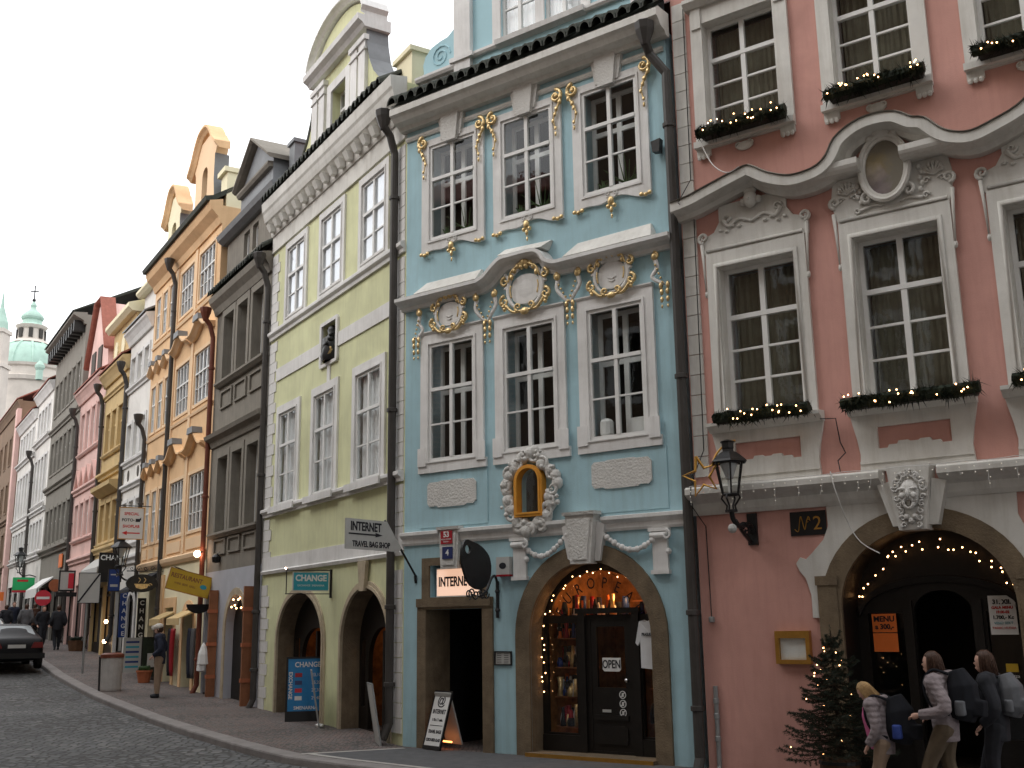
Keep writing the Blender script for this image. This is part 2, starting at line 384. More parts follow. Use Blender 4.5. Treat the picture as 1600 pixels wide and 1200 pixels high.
class House:
    def __init__(s, name, fr, u0, label, cat='house', group=None):
        s.fr = fr; s.u0 = u0
        s.root = thing(name, label, cat, fr.pt(u0, 0, 0), -fr.a, group)
    def add(s, name, mb, m, parent=None, smooth=False, label=None):
        mb.v = [(x-s.u0, y, z) for x, y, z in mb.v]
        o = mb.build(name, m, parent or s.root, smooth)
        if label: o['label'] = label
        return o
    def put(s, name, me, loc, scale=(1,1,1), rot=(0,0,0), parent=None):
        return inst(name, me, parent or s.root, (loc[0]-s.u0, loc[1], loc[2]), scale, rot)
    def text(s, body, size, m, u, y, z, parent, **k):
        return text(body, size, m, parent, (u-s.u0, y, z), **k)
    def window(s, u0, u1, z0, z1, y=.05, transom=.62, rows=(1, 2), fw=.055, m='sash', glass='glass', recess=.42, inner=True, back='dark_room', curtain=None, cols=2, drapes=None, label=None, lining=None):
        W = MB(); d = .055; mw = fw*.75
        W.box(u0, u0+fw, y, y+d, z0, z1).box(u1-fw, u1, y, y+d, z0, z1)
        W.box(u0+fw, u1-fw, y, y+d, z0, z0+fw*1.1).box(u0+fw, u1-fw, y, y+d, z1-fw, z1)
        zt = z0+(z1-z0)*transom if transom else None
        a0, a1 = u0+fw, u1-fw; b0, b1 = z0+fw*1.1, z1-fw
        step = (a1-a0)/cols
        cells = []
        if zt:
            W.box(a0, a1, y-.02, y+d-.003, zt-fw*.55, zt+fw*.55)
            bands = [(b0, zt-fw*.55, rows[1]), (zt+fw*.55, b1, rows[0])]
        else: bands = [(b0, b1, rows[1])]
        for lo, hi, nr in bands:
            for c in range(1, cols): W.box(a0+step*c-mw*.8, a0+step*c+mw*.8, y-.012, y+d-.005, lo, hi)
            for c in range(cols):
                ca = a0+step*c+(mw*.8 if c else 0); cb = a0+step*(c+1)-(mw*.8 if c < cols-1 else 0)
                hstep = (hi-lo)/nr
                for r in range(nr):
                    za = lo+hstep*r+(mw*.35 if r else 0); zb = lo+hstep*(r+1)-(mw*.35 if r < nr-1 else 0)
                    if r: W.box(ca, cb, y+.004, y+d-.008, lo+hstep*r-mw*.35, lo+hstep*r+mw*.35)
                    cells.append((ca, cb, za, zb))
        w = s.add('window', W, m, label=label)
        for ca, cb, za, zb in cells:
            s.put('pane', unit(glass), ((ca+cb)/2, y+.03, (za+zb)/2), (cb-ca, .005, zb-za), parent=w)
        y1 = y+d; y2 = y+recess
        if lining:
            e = .006
            s.add('reveal_lining', MB().box(u0, u0+e, -.001, y-.001, z0, z1).box(u1-e, u1, -.001, y-.001, z0, z1).box(u0+e, u1-e, -.001, y-.001, z1-e, z1).box(u0+e, u1-e, -.001, y-.001, z0, z0+e), lining, w)
        R = MB()
        for q in ((u0-.01, u0, z0, z1), (u1, u1+.01, z0, z1), (u0-.01, u1+.01, z1, z1+.01), (u0-.01, u1+.01, z0-.01, z0)): R.box(q[0], q[1], y1-.02, y2, q[2], q[3])
        s.add('window_reveal', R, 'reveal', w)
        if inner:
            I = MB(); e = .07; yi = y2-.10
            I.box(u0, u0+e, yi, yi+.04, z0, z1).box(u1-e, u1, yi, yi+.04, z0, z1).box(u0+e, u1-e, yi, yi+.04, z0, z0+e).box(u0+e, u1-e, yi, yi+.04, z1-e, z1)
            I.box(u0+e, u1-e, yi, yi+.04, zt-.04, zt+.04).box((u0+u1)/2-.045, (u0+u1)/2+.045, yi, yi+.04, z0+e, zt-.04).box((u0+u1)/2-.045, (u0+u1)/2+.045, yi, yi+.04, zt+.04, z1-e)
            s.add('inner_sash', I, 'sash', w)
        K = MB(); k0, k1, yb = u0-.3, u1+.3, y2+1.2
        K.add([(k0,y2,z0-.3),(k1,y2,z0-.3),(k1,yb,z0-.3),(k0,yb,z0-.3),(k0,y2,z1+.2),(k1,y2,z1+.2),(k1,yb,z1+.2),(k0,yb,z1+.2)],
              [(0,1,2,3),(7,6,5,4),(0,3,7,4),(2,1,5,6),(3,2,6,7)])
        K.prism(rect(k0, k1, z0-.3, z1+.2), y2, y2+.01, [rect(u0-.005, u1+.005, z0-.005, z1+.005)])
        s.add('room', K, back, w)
        if curtain:
            cm, cz0, cz1, ca, cb, cy = curtain
            V = []; Fc = []; nn = max(6, int((cb-ca)/.03))
            for i in range(nn+1):
                uu = ca+(cb-ca)*i/nn; yy = y+cy+.018*sin(i*1.9)+.008*sin(i*.7+u0*5)
                V += [(uu, yy, cz0), (uu, yy, cz1)]
            Fc = [(2*i, 2*i+2, 2*i+3, 2*i+1) for i in range(nn)]
            s.add('curtain', MB().add(V, Fc), cm, w)
        return w
    def casing(s, u0, u1, z0, z1, o, m='white', out=.045, top=None, bot=None, name='window_casing'):
        t = o if top is None else top; b = o if bot is None else bot
        C_ = MB().prism(rect(u0-o, u1+o, z0-b, z1+t), -out, .0, [rect(u0, u1, z0, z1)])
        C_.prism(rect(u0-.035, u1+.035, z0-.035, z1+.035), -out-.018, -out+.001, [rect(u0, u1, z0, z1)])
        return s.add(name, C_, m)
    def pipe(s, u, z0, z1, r=.065, out=.13, m='pipe', hopper=True, bend=0., name='drainpipe', kick=.0):
        P = MB()
        pts = [(u+kick, -out-.12, z0), (u, -out, z0+.25), (u, -out, z1-.9)]
        if hopper:
            pts += [(u, -out, z1-.7), (u+bend, -out-.1, z1-.35), (u+bend, -out-.22, z1-.2)]
            P.lathe([(.06, -.25), (.08, -.2), (.15, 0), (.17, .12), (.15, .14), (.05, .15)], (u+bend, -out-.24, z1), 8)
        P.tube(pts, r, 10)
        for z in (z0+.9, z0+2.2, (z0+z1)/2, z1-1.6): P.lathe([(r*1.0, -.04), (r*1.3, -.03), (r*1.3, .03), (r*1.0, .04)], (u, -out, z), 10)
        return s.add(name, P, m, smooth=False)
    def tiles(s, u0, u1, z, out, n, m='roof_tile', length=.55, pitch=.75):
        r = (u1-u0)/n/2
        key = ('tile', round(r, 3), m)
        if key not in UNIT:
            T = MB(); V = []; nn = 6
            for k in range(nn+1):
                q = pi*k/nn; V += [(-r*cos(q), 0, r*1.5*sin(q)), (-r*.85*cos(q), length, r*.9*sin(q)+length*pitch)]
            for k in range(nn+1):
                q = pi*k/nn; V += [(-r*.78*cos(q), 0, r*1.2*sin(q)), (-r*.7*cos(q), length, r*.7*sin(q)+length*pitch)]
            o = 2*(nn+1); F_ = []
            for k in range(nn):
                a = 2*k; F_ += [(a, a+2, a+3, a+1), (o+a, o+a+1, o+a+3, o+a+2), (a, o+a, o+a+2, a+2)]
            UNIT[key] = T.add(V, F_).mesh('roof_tile', m)
        for i in range(n):
            s.put('roof_tile', UNIT[key], (u0+(2*i+1)*r, -out+random.uniform(-.012, .012), z+random.uniform(-.008, .008)), rot=(0, random.uniform(-.06, .06), 0))
        B_ = MB().add([(u0, -out+.05, z-.01), (u1, -out+.05, z-.01), (u1, .9, z+.05+(.9+out)*pitch), (u0, .9, z+.05+(.9+out)*pitch)], [(0, 1, 2, 3)])
        B_.add([(u0, -out+.05, z-.035), (u1, -out+.05, z-.035), (u1, .9, z+.02+(.9+out)*pitch), (u0, .9, z+.02+(.9+out)*pitch)], [(3, 2, 1, 0)])
        s.add('roof_slope', B_, m)
    def body(s, u0, u1, z0, z1, holes, m, depth=8., thick=.32, label=None, y=0., right=True):
        Wm = MB().prism(rect(u0, u1, z0, z1), y, y+thick, holes)
        Wm.box(u0+.002, u0+.2, y+thick+.001, depth, z0, z1)
        if right: Wm.box(u1-.2, u1-.002, y+thick+.001, depth, z0, z1)
        Wm.box(u0+.002, u1-(.002 if right else 3.5), depth, depth+.2, z0, z1)
        Wm.box(u0+.2, u1-(.2 if right else 3.5), y+thick+.5, depth, z1-.15, z1-.05)
        return s.add('wall', Wm, m, label=label)
# ------------------------------------------------------------ ground, road, pavement, kerb
KL = [(-150, 2.4), (-80, 2.4), (-50, 2.4), (-31, 2.4), (-25.4, 2.4), (-21, 2.40), (-16, 2.45), (-12, 2.54), (-8.7, 2.57), (-6, 2.56), (-3.6, 2.5), (-1.4, 2.30), (.17, 2.05), (1.2, 1.82), (3, 1.32), (6, .42), (9.5, -.8), (14, -2.6), (30, -9.)]
us = [k[0] for k in KL]
def koff(u):
    for i in range(len(KL)-1):
        if u <= KL[i+1][0]:
            t = (u-KL[i][0])/(KL[i+1][0]-KL[i][0]); return KL[i][1]+(KL[i+1][1]-KL[i][1])*t
    return KL[-1][1]
grid = []
a = -150.
while a < 29.9:
    grid.append(a); a += 8 if a < -70 else 2 if a < -26 else .6
grid.append(30.)
def ribbon(fo0, fo1, dz0, dz1, n=1):
    V = []; F_ = []
    for u in grid:
        for k in range(n+1):
            o = fo0(u)+(fo1(u)-fo0(u))*k/n; V.append(ST.pt(u, o, hgt(u)+dz0+(dz1-dz0)*k/n))
    for i in range(len(grid)-1):
        for k in range(n):
            a_ = i*(n+1)+k; F_.append((a_, a_+1, a_+n+2, a_+n+1))
    return MB().add(V, F_)
KW = .30
tag(ribbon(lambda u: koff(u), lambda u: 40., -.12, -.14, 4).build('road', 'setts'), kind='structure')
tag(ribbon(lambda u: -9. if u < 3 else -9.-.5*(u-3), lambda u: koff(u)-KW, 0, 0, 4).build('pavement', 'mosaic'), kind='structure')
kgrid = grid
def kstone(a, b):
    V = []; F_ = []
    for u in (a+.004, b-.004):
        k_ = koff(u); h_ = hgt(u)
        for o, z in ((-KW, -.1), (-KW, .006), (-.04, .002), (-.012, -.006), (0, -.03), (.014, -.2)): V.append(ST.pt(u, k_+o, h_+z))
    F_ = [(i, i+1, i+7, i+6) for i in range(5)]+[(0, 1, 2, 3, 4, 5), (11, 10, 9, 8, 7, 6)]
    return MB().add(V, F_)
grid = [g_ for g_ in grid if g_ <= -26]
kb = ribbon(lambda u: koff(u)-KW, lambda u: koff(u)-.03, .004, .0)
kb2 = ribbon(lambda u: koff(u)-.03, lambda u: koff(u), .0, -.03); kb.add(kb2.v, kb2.f)
kb2 = ribbon(lambda u: koff(u), lambda u: koff(u)+.015, -.03, -.16); kb.add(kb2.v, kb2.f)
KB = tag(kb.build('kerb', 'kerb'), kind='structure')
grid = kgrid; a = kgrid[[i for i, g_ in enumerate(kgrid) if g_ <= -26][-1]]; rk = random.Random(2)
while a < 29:
    b = a+rk.uniform(.7, 1.15); kstone(a, b).build('kerbstone', 'kerb', KB); a = b
def flat(poly, dz): return MB().add([ST.pt(u, o, hgt(u)+dz) for u, o in poly], [tuple(range(len(poly)))])
# smooth asphalt in front of the blue house, edged with pale stones
fa = flat([(.12, 1.70), (.34, -.05), (3, -1.15), (5.2, -2.05), (9.5, -3.9), (14, -5.8), (14, -2.92), (9.5, -1.12), (6, .10), (3, 1.0), (1.2, 1.50)], .006)
tag(fa.build('forecourt', 'asphalt'), kind='structure')
tag(flat([(-.02, 1.80), (.26, .12), (.37, .12), (.12, 1.80)], .011).build('edging', 'pale_stone'), kind='structure')
tag(flat([(-.02, 1.76), (.12, 1.62), (1.2, 1.40), (3.0, .90), (3, 1.01), (1.2, 1.51), (.1, 1.75)], .012).build('edging', 'pale_stone'), kind='structure')
gz = -.6
tag(MB().add([(-1500, -600, gz), (1500, -600, gz), (1500, 2500, gz), (-1500, 2500, gz)], [(0, 1, 2, 3)]).build('ground', 'asphalt'), kind='structure')
# ============================================================ yellow house
YH = House('yellow_house', ST, -7.56, 'pale yellow house with white window casings, two arches and a tall curved gable')
yu = [(-6.40, -5.29), (-4.23, -3.10), (-2.02, -.90)]; yl = [(-6.64, -5.50), (-4.42, -3.30), (-2.17, -.99)]
hl = [rect(a, b, 9.1, 10.8) for a, b in yu]+[rect(a, b, 4.7, 6.83) for a, b in yl]
A1 = arch(-5.0, 1.33, -.2, 1.68, 1.02); A2 = arch(-1.62, 1.07, -.2, 1.66, 1.02)
hl += [A1, A2, rect(-4.08, -3.29, 7.45, 8.30)]
YH.body(-7.56, 0, -.3, 12.2, hl, 'yellow', thick=.28, right=False)
for i, (a, b) in enumerate(yu):
    YH.casing(a, b, 9.1, 10.8, .17); YH.window(a, b, 9.1, 10.8, y=-.02, transom=.6, glass='glass_sky', recess=.16, inner=False, back='dim_room', curtain=('lace', 9.12, 10.75, a+.03, b-.03, .06))  # white curtains put close behind these panes to pass for reflected sky
for i, (a, b) in enumerate(yl):
    YH.casing(a, b, 4.7, 6.83, .19); YH.window(a, b, 4.7, 6.83, y=-.02, transom=.64, recess=.34, inner=False, back='dim_room', curtain=('lace', 4.72, 6.8, a+.03, b-.03, .12))
def ledge(H, u0, u1, z0, z1, out, m='white', name='string_course'):
    h = z1-z0
    return H.add(name, MB().mould([(0, z0), (-out*.45, z0), (-out*.5, z0+h*.35), (-out*.8, z0+h*.5), (-out, z0+h*.62), (-out, z1-h*.08), (-out*.9, z1), (0, z1+.02)], u0, u1), m)
ledge(YH, -7.50, -.03, 8.77, 8.97, .11); ledge(YH, -7.50, -.03, 4.49, 4.67, .13)
for a, b in yl:   # sill blocks breaking forward
    YH.add('window_sill', MB().box(a-.22, b+.22, -.17, -.132, 4.53, 4.672), 'white')
YH.add('band', MB().box(-7.0, -4.16, -.03, 0, 7.68, 7.98).box(-3.20, -.47, -.03, 0, 7.68, 7.98), 'white')
YH.add('band', MB().box(-7.56, 0, -.025, 0, 3.27, 3.56).mould([(0, 3.18), (-.06, 3.18), (-.08, 3.24), (-.03, 3.27), (0, 3.27)], -7.5, -.02), 'white')
# niche with a dark carved madonna
N_ = MB().prism([(-4.15, 7.38), (-3.22, 7.38), (-3.18, 7.45), (-3.18, 8.32), (-3.22, 8.38), (-4.15, 8.38), (-4.19, 8.32), (-4.19, 7.45)], -.05, .0, [rect(-4.08, -3.29, 7.45, 8.30)])
N_.box(-3.76, -3.60, -.03, 0, 6.98, 7.38)
YH.add('niche_frame', N_, 'white')
YH.add('niche', MB().box(-4.1, -3.27, .2, .3, 7.43, 8.32), 'dim_room')
st = MB().lathe([(.22, 0), (.26, .1), (.2, .3), (.23, .48), (.13, .56), (.10, .60), (.12, .68), (.09, .76), (.02, .80)], (-3.68, .06, 7.46), 10).ball((-3.55, -.03, 7.92), .09).ball((-3.5, -.06, 8.0), .05).tube([(-3.85, .0, 7.95), (-3.75, -.1, 7.8), (-3.55, -.1, 7.83)], .05)
YH.add('statue', st, 'iron', smooth=True, label='dark carved madonna and child in the niche')
YH.add('gilding', MB().tube([(-3.9, -.06, 7.5), (-3.75, -.1, 7.62), (-3.55, -.1, 7.55), (-3.4, -.08, 7.66)], .025).ball((-3.45, -.08, 7.7), .03), 'gold')
# quoins
qb = MB().prism(rect(-.26, .26, -.118, .118), -.022, 0).mesh('quoin_block', 'white'); qs = MB().prism(rect(-.2, .2, -.118, .118), -.022, 0).mesh('quoin_block', 'white')
z = .32; k = 0
while z < 10.95:
    for zz in (3.18, 4.49, 8.77):
        if zz-.13 < z < zz+.3: break
    else:
        YH.put('quoin_block', qb if k % 2 else qs, (-7.28 if k % 2 else -7.34, 0, z)); YH.put('quoin_block', qs, (-.24, 0, z))
    z += .25; k += 1
# cornice with consoles
co = MB().box(-7.56, 0, -.035, 0, 11.08, 11.46).box(-7.56, 0, -.05, 0, 11.04, 11.08).mould([(0, 11.46), (-.07, 11.46), (-.09, 11.52), (-.09, 11.70), (-.26, 11.80), (-.29, 11.90), (-.31, 12.0), (-.34, 12.06), (-.36, 12.28), (0, 12.33)], -7.56, -.02)
YH.add('cornice', co, 'cream_white')
cs = MB().prism([(-.085, -.09), (.085, -.09), (.1, .09), (-.1, .09)], -.28, -.1)
cs.v = [(x, y if zz > 0 else (y*.55-.045), zz) for x, y, zz in cs.v]; cs = cs.mesh('console', 'cream_white')
for i in range(17): YH.put('console', cs, (-7.3+i*.44, -.002, 11.61))
YH.tiles(-7.5, -.45, 12.30, .40, 30)
# gable
def mirror(pts, c): return pts+[(2*c-a, b) for a, b in pts[::-1]]
gc = -3.50
half = [(-6.4, 12.15), (-6.1, 12.5), (-5.75, 12.85), (-5.4, 13.2), (-5.16, 13.6), (-5.03, 14.05), (-4.98, 14.5)]
YH.add('gable', MB().prism(mirror(half, gc)[::-1], .02, .45, [rect(gc-.42, gc+.42, 12.55, 13.78)]), 'yellow')
YH.window(gc-.42, gc+.42, 12.55, 13.78, y=.2, inner=False, recess=.2, back='dim_room', glass='glass_sky')
g2 = MB().prism(rect(gc-.66, gc+.66, 12.4, 14.0), -.03, .02, [rect(gc-.42, gc+.42, 12.55, 13.78)])
for sx in (-1, 1):
    for o in (1.36, .93): g2.box(gc+sx*o-.17, gc+sx*o+.17, -.06, .02, 11.9, 14.1).box(gc+sx*o-.21, gc+sx*o+.21, -.10, .02, 14.1, 14.22).box(gc+sx*o-.20, gc+sx*o+.20, -.09, .02, 13.88, 13.93)
YH.add('pilasters', g2, 'white')
ped = MB().mould([(.5, 14.36), (-.10, 14.36), (-.16, 14.44), (-.26, 14.5), (-.28, 14.62), (.5, 14.62)], gc-1.62, gc+1.62)
arcp = [(gc-1.6*cos(pi*i/18), 14.62+.92*sin(pi*i/18)) for i in range(19)]
YH.add('tympanum', MB().prism([(gc+1.5*cos(pi*i/18), 14.62+.84*sin(pi*i/18)) for i in range(19)], .02, .40), 'yellow')
ped.sweep(arcp, [(.42, -.02), (-.06, -.02), (-.12, .03), (-.2, .06), (-.2, .11), (.42, .11)])
YH.add('pediment', ped, 'white')
for sgn in (-1, 1):
    pa = half if sgn < 0 else [(2*gc-a, b) for a, b in half]
    V = []; F_ = []
    for a, b in pa: V += [(a+sgn*.03, -.03, b), (a+sgn*.03, .48, b)]
    for i in range(len(pa)-1): F_.append((2*i, 2*i+1, 2*i+3, 2*i+2))
    YH.add('gable_flashing', MB().add(V, F_), 'lead')
YH.add('roof', MB().add([(-7.5, .6, 12.95), (-.1, .6, 12.95), (-.1, 4.2, 15.6), (-7.5, 4.2, 15.6), (-7.5, 8, 12.0), (-.1, 8, 12.0)], [(0, 1, 2, 3), (3, 2, 5, 4), (0, 3, 4), (1, 5, 2)]), 'red_roof')
YH.add('parapet', MB().box(-.72, -.03, .1, 2.2, 11.9, 12.92).box(-.80, .02, .04, 2.25, 12.92, 13.02), 'cream')
# arches: mouldings, deep soffits, doors
for (c, hw, zs, rs, A_) in ((-5.0, 1.33, 1.68, 1.02, A1), (-1.62, 1.07, 1.66, 1.02, A2)):
    o1 = arch(c, hw+.13, -.2, zs, rs+.13); o2 = arch(c, hw+.06, -.2, zs, rs+.06)
    YH.add('arch_moulding', MB().prism(o1, -.035, .0, [A_]).prism(o2, -.055, -.034, [A_]), 'sandstone')
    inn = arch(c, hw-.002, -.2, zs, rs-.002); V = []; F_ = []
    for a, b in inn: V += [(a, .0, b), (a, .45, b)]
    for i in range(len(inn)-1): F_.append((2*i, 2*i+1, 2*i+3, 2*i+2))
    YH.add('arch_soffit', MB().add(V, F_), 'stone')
YH.add('keystone', MB().prism([(-1.72, 2.62), (-1.52, 2.62), (-1.42, 3.17), (-1.80, 3.17)], -.10, -.03), 'sandstone')
for c, hw in ((-5.0, 1.33), (-1.62, 1.07)):
    D_ = MB(); y0 = .36
    zs = 1.67; rs = 1.0
    full = arch(c, hw+.02, -.1, zs, rs+.02)
    k = hw*.62
    D_.prism(full, y0, y0+.09, [arch(c+.02, k, .1, 1.35, .62), [(c-hw+.10, .5), (c-k-.12, .5), (c-k-.12, 1.75), (c-hw+.10, 1.75)], [(c+k+.14, .5), (c+hw-.10, .5), (c+hw-.10, 1.75), (c+k+.14, 1.75)]])
    D_.box(c-.03, c+.05, y0+.01, y0+.08, .1, 1.9)
    d_ = YH.add('door_frame', D_, 'dark_wood')
    YH.put('pane', unit('glass'), (c-hw*.81, y0+.04, 1.1), (hw*.3, .006, 1.3), parent=d_)
    room = MB().prism(arch(c, hw+.2, -.1, 1.8, 1.1), 1.6, 1.7); kk = arch(c, hw+.15, -.1, 1.8, 1.05); V = []; F_ = []
    for a, b in kk: V += [(a, .46, b), (a, 1.65, b)]
    for i in range(len(kk)-1): F_.append((2*i, 2*i+1, 2*i+3, 2*i+2))
    room.add(V, F_)
    YH.add('passage', room, 'shop_wall')
    YH.add('door_leaf', MB().prism(arch(c+.02+k*.5, k*.5, .1, 1.5, .34), y0+.12, y0+.16), 'brown_wood')
    l = bpy.data.lights.new('passage_light', 'POINT'); l.energy = 4; l.color = (1, .55, .25); l.shadow_soft_size = .1
    lo = bpy.data.objects.new('passage_light', l); COL.objects.link(lo); lo.parent = YH.root; lo.location = (c+7.56, 1.1, 2.3)
YH.pipe(-.30, .1, 11.5, r=.075, out=.12, bend=.0)
# ============================================================ blue house
BH = House('blue_house', BL, 0, 'light blue rococo house with gilded ornaments and an arched shop front')
bu = [(.60, 1.67), (2.26, 3.33), (3.94, 5.00)]; bl = [(.59, 1.62), (2.25, 3.30), (3.93, 4.94)]
AB = arch(3.77, 1.09, -.2, 1.78, 1.12, 24)
NI = arch(2.765, .21, 3.72, 4.22, .21, 12)
holes = [rect(a, b, 8.81, 10.66) for a, b in bu]+[rect(a, b, 4.75, 6.86) for a, b in bl]+[AB, NI, rect(.53, 1.74, -.2, 2.24), rect(.60, 1.70, 2.44, 2.97)]
BH.body(0, 5.54, -.3, 11.3, holes, 'blue', thick=.3)
for a, b in bu:
    C_ = MB(); c = (a+b)/2; n = 16
    low = [(a-.19+(b-a+.38)*i/n, 8.56+.10*(1-abs(2*i/n-1))*1.1+.035*sin(4*pi*i/n)) for i in range(n+1)]
    C_.prism(low+[(b+.19, 10.80), (a-.19, 10.80)], -.05, 0, [rect(a, b, 8.81, 10.66)])
    C_.prism(rect(a-.04, b+.04, 8.77, 10.70), -.07, -.049, [rect(a, b, 8.81, 10.66)])
    BH.add('window_casing', C_, 'white')
    BH.add('keystone', MB().prism([(c-.15, 10.62), (c+.15, 10.62), (c+.21, 11.18), (c-.21, 11.18)], -.14, -.07).prism([(c-.22, 10.70), (c+.22, 10.70), (c+.30, 11.14), (c-.30, 11.14)], -.09, -.0), 'white_rough')
    w = BH.window(a, b, 8.81, 10.66, y=-.04, transom=.635)
    f = MB()
    for q in range(9):
        an = q*.8; r_ = .2+.1*(q % 3); f.tube([(b-.32, .12, 8.9), (b-.32+r_*.6*cos(an), .12+.06*sin(an), 9.02), (b-.32+r_*1.5*cos(an), .12+.12*sin(an), 9.06+.16*(q % 4))], [.02, .004], 4)
    for q in range(7):
        an = q*.9; f.tube([(a+.3, .12, 8.9), (a+.3+.12*cos(an), .12+.04*sin(an), 9.0+.04*(q % 3))], [.03, .008], 4)
    BH.add('houseplant', f, 'plant', w)
for a, b in bl:
    C_ = MB().prism(rect(a-.19, b+.19, 4.72, 7.05), -.05, 0, [rect(a, b, 4.75, 6.86)]).prism(rect(a-.04, b+.04, 4.73, 6.90), -.07, -.049, [rect(a, b, 4.75, 6.86)])
    C_.box(a-.24, b+.24, -.05, 0, 4.56, 4.72).box(a-.23, a-.04, -.075, -.051, 4.68, 5.0).box(b+.04, b+.23, -.075, -.051, 4.68, 5.0)
    C_.mould([(0, 7.05), (-.06, 7.05), (-.085, 7.08), (-.085, 7.10), (0, 7.11)], a-.20, b+.20)
    BH.add('window_casing', C_, 'white')
    BH.window(a, b, 4.75, 6.86, y=-.04, transom=.605)
BH.add('jar', MB().lathe([(.09, 0), (.11, .03), (.11, .22), (.08, .26), (.03, .28)], (4.15, .1, 4.82), 10), 'paper'); BH.add('box', MB().box(4.58, 4.88, .1, .2, 4.82, 5.06), 'paper')
# cornice
BH.add('cornice', MB().mould([(0, 11.12), (-.12, 11.12), (-.16, 11.18), (-.30, 11.22), (-.36, 11.30), (-.42, 11.34), (-.42, 11.46), (-.36, 11.52), (0, 11.54)], -.08, 5.62).mould([(0, 10.92), (-.03, 10.92), (-.05, 10.96), (-.05, 11.0), (0, 11.0)], 0, 5.5), 'cream_white')
BH.tiles(-.12, 5.62, 11.53, .46, 24)
# string course lifted over the middle window, sloping caps on top
pth = smoothcurve([(x, 0, z) for x, z in ((1.84, 7.66), (2.02, 7.72), (2.2, 7.86), (2.36, 7.96), (2.52, 7.97), (2.95, 7.97), (3.1, 7.92), (3.22, 7.76), (3.42, 7.67), (3.58, 7.66))], 4)
prof = [(0, -.09), (-.08, -.09), (-.11, -.03), (-.22, .01), (-.28, .05), (-.28, .11), (0, .13)]
BH.add('string_course', MB().sweep([(p.x, p.z) for p in pth], prof), 'white')
for a, b in ((-.04, 1.84), (3.58, 5.56)): BH.add('string_course', MB().mould([(y, 7.66+o) for y, o in prof], a, b), 'white')
for q in (((.40, 7.79), (1.82, 7.79), (1.80, 8.02), (.55, 8.02)), ((2.30, 8.10), (3.2, 8.06), (3.28, 8.22), (2.32, 8.26)), ((3.62, 7.79), (5.26, 7.79), (5.16, 8.06), (3.80, 8.04))):
    p = MB().prism(list(q), -.26, 0); p.v = [(x, y if z < 7.95 or (z < 8.12 and x > 2.2 and x < 3.4) else y*.2, z) for x, y, z in p.v]
    BH.add('cap_slab', p, 'cream_white')
# gilded scrollwork
def goldscroll(u, z, d, L_=.62):
    g = MB(); g.tube(spiral((u, z), .125, 1.6, pi/2, -d, -.085), [.036, .015], 6)
    tail = smoothcurve([(u, -.085, z+.125), (u+d*.10, -.085, z+.06), (u+d*.11, -.085, z-.06), (u+d*.02, -.085, z-.24), (u-d*.06, -.085, z-.40), (u-d*.02, -.085, z-L_)], 5)
    g.tube(tail, [.036, .008], 6)
    for k in range(6):
        t = tail[9+k*3]; g.ball((t.x+d*.02*(k % 2)-d*.01, -.09, t.z), .05-.004*k, 6, 4, (1, .6, 1.25))
    g.ball((u, -.09, z), .035, 8, 5, (1, .7, 1)); g.ball((u-d*.02, -.085, z-L_-.07), .03, 6, 4, (.8, .6, 1.6))
    BH.add('gilded_scroll', g, 'gold', smooth=True)
for u, d in ((.47, -1), (1.80, 1), (2.10, -1), (3.46, 1), (3.80, -1), (5.17, 1)): goldscroll(u, 10.76, d*.9)
for a, b in bu:
    c = (a+b)/2; g = MB()
    for e in (a-.10, b+.10):
        for k in (-1, 0, 1): g.ball((e+k*.075, -.07, 8.575-.02*(k == 0)), .042, 7, 4, (1, .6, .9))
    g.ball((c, -.08, 8.60), .07, 8, 5, (.9, .6, 1.2)).ball((c-.06, -.07, 8.52), .04, 6, 4).ball((c+.06, -.07, 8.52), .04, 6, 4).ball((c, -.07, 8.46), .045, 6, 4, (.8, .6, 1.4)).ball((c, -.06, 8.35), .022, 6, 4, (1, .6, 2))
    BH.add('gilded_drop', g, 'gold', smooth=True)
    BH.add('scroll', MB().tube(spiral((c-.07, 8.74), .05, 1.2, -pi/2, -1, -.06), .01, 5).tube(spiral((c+.07, 8.74), .05, 1.2, -pi/2, 1, -.06), .01, 5), 'white')
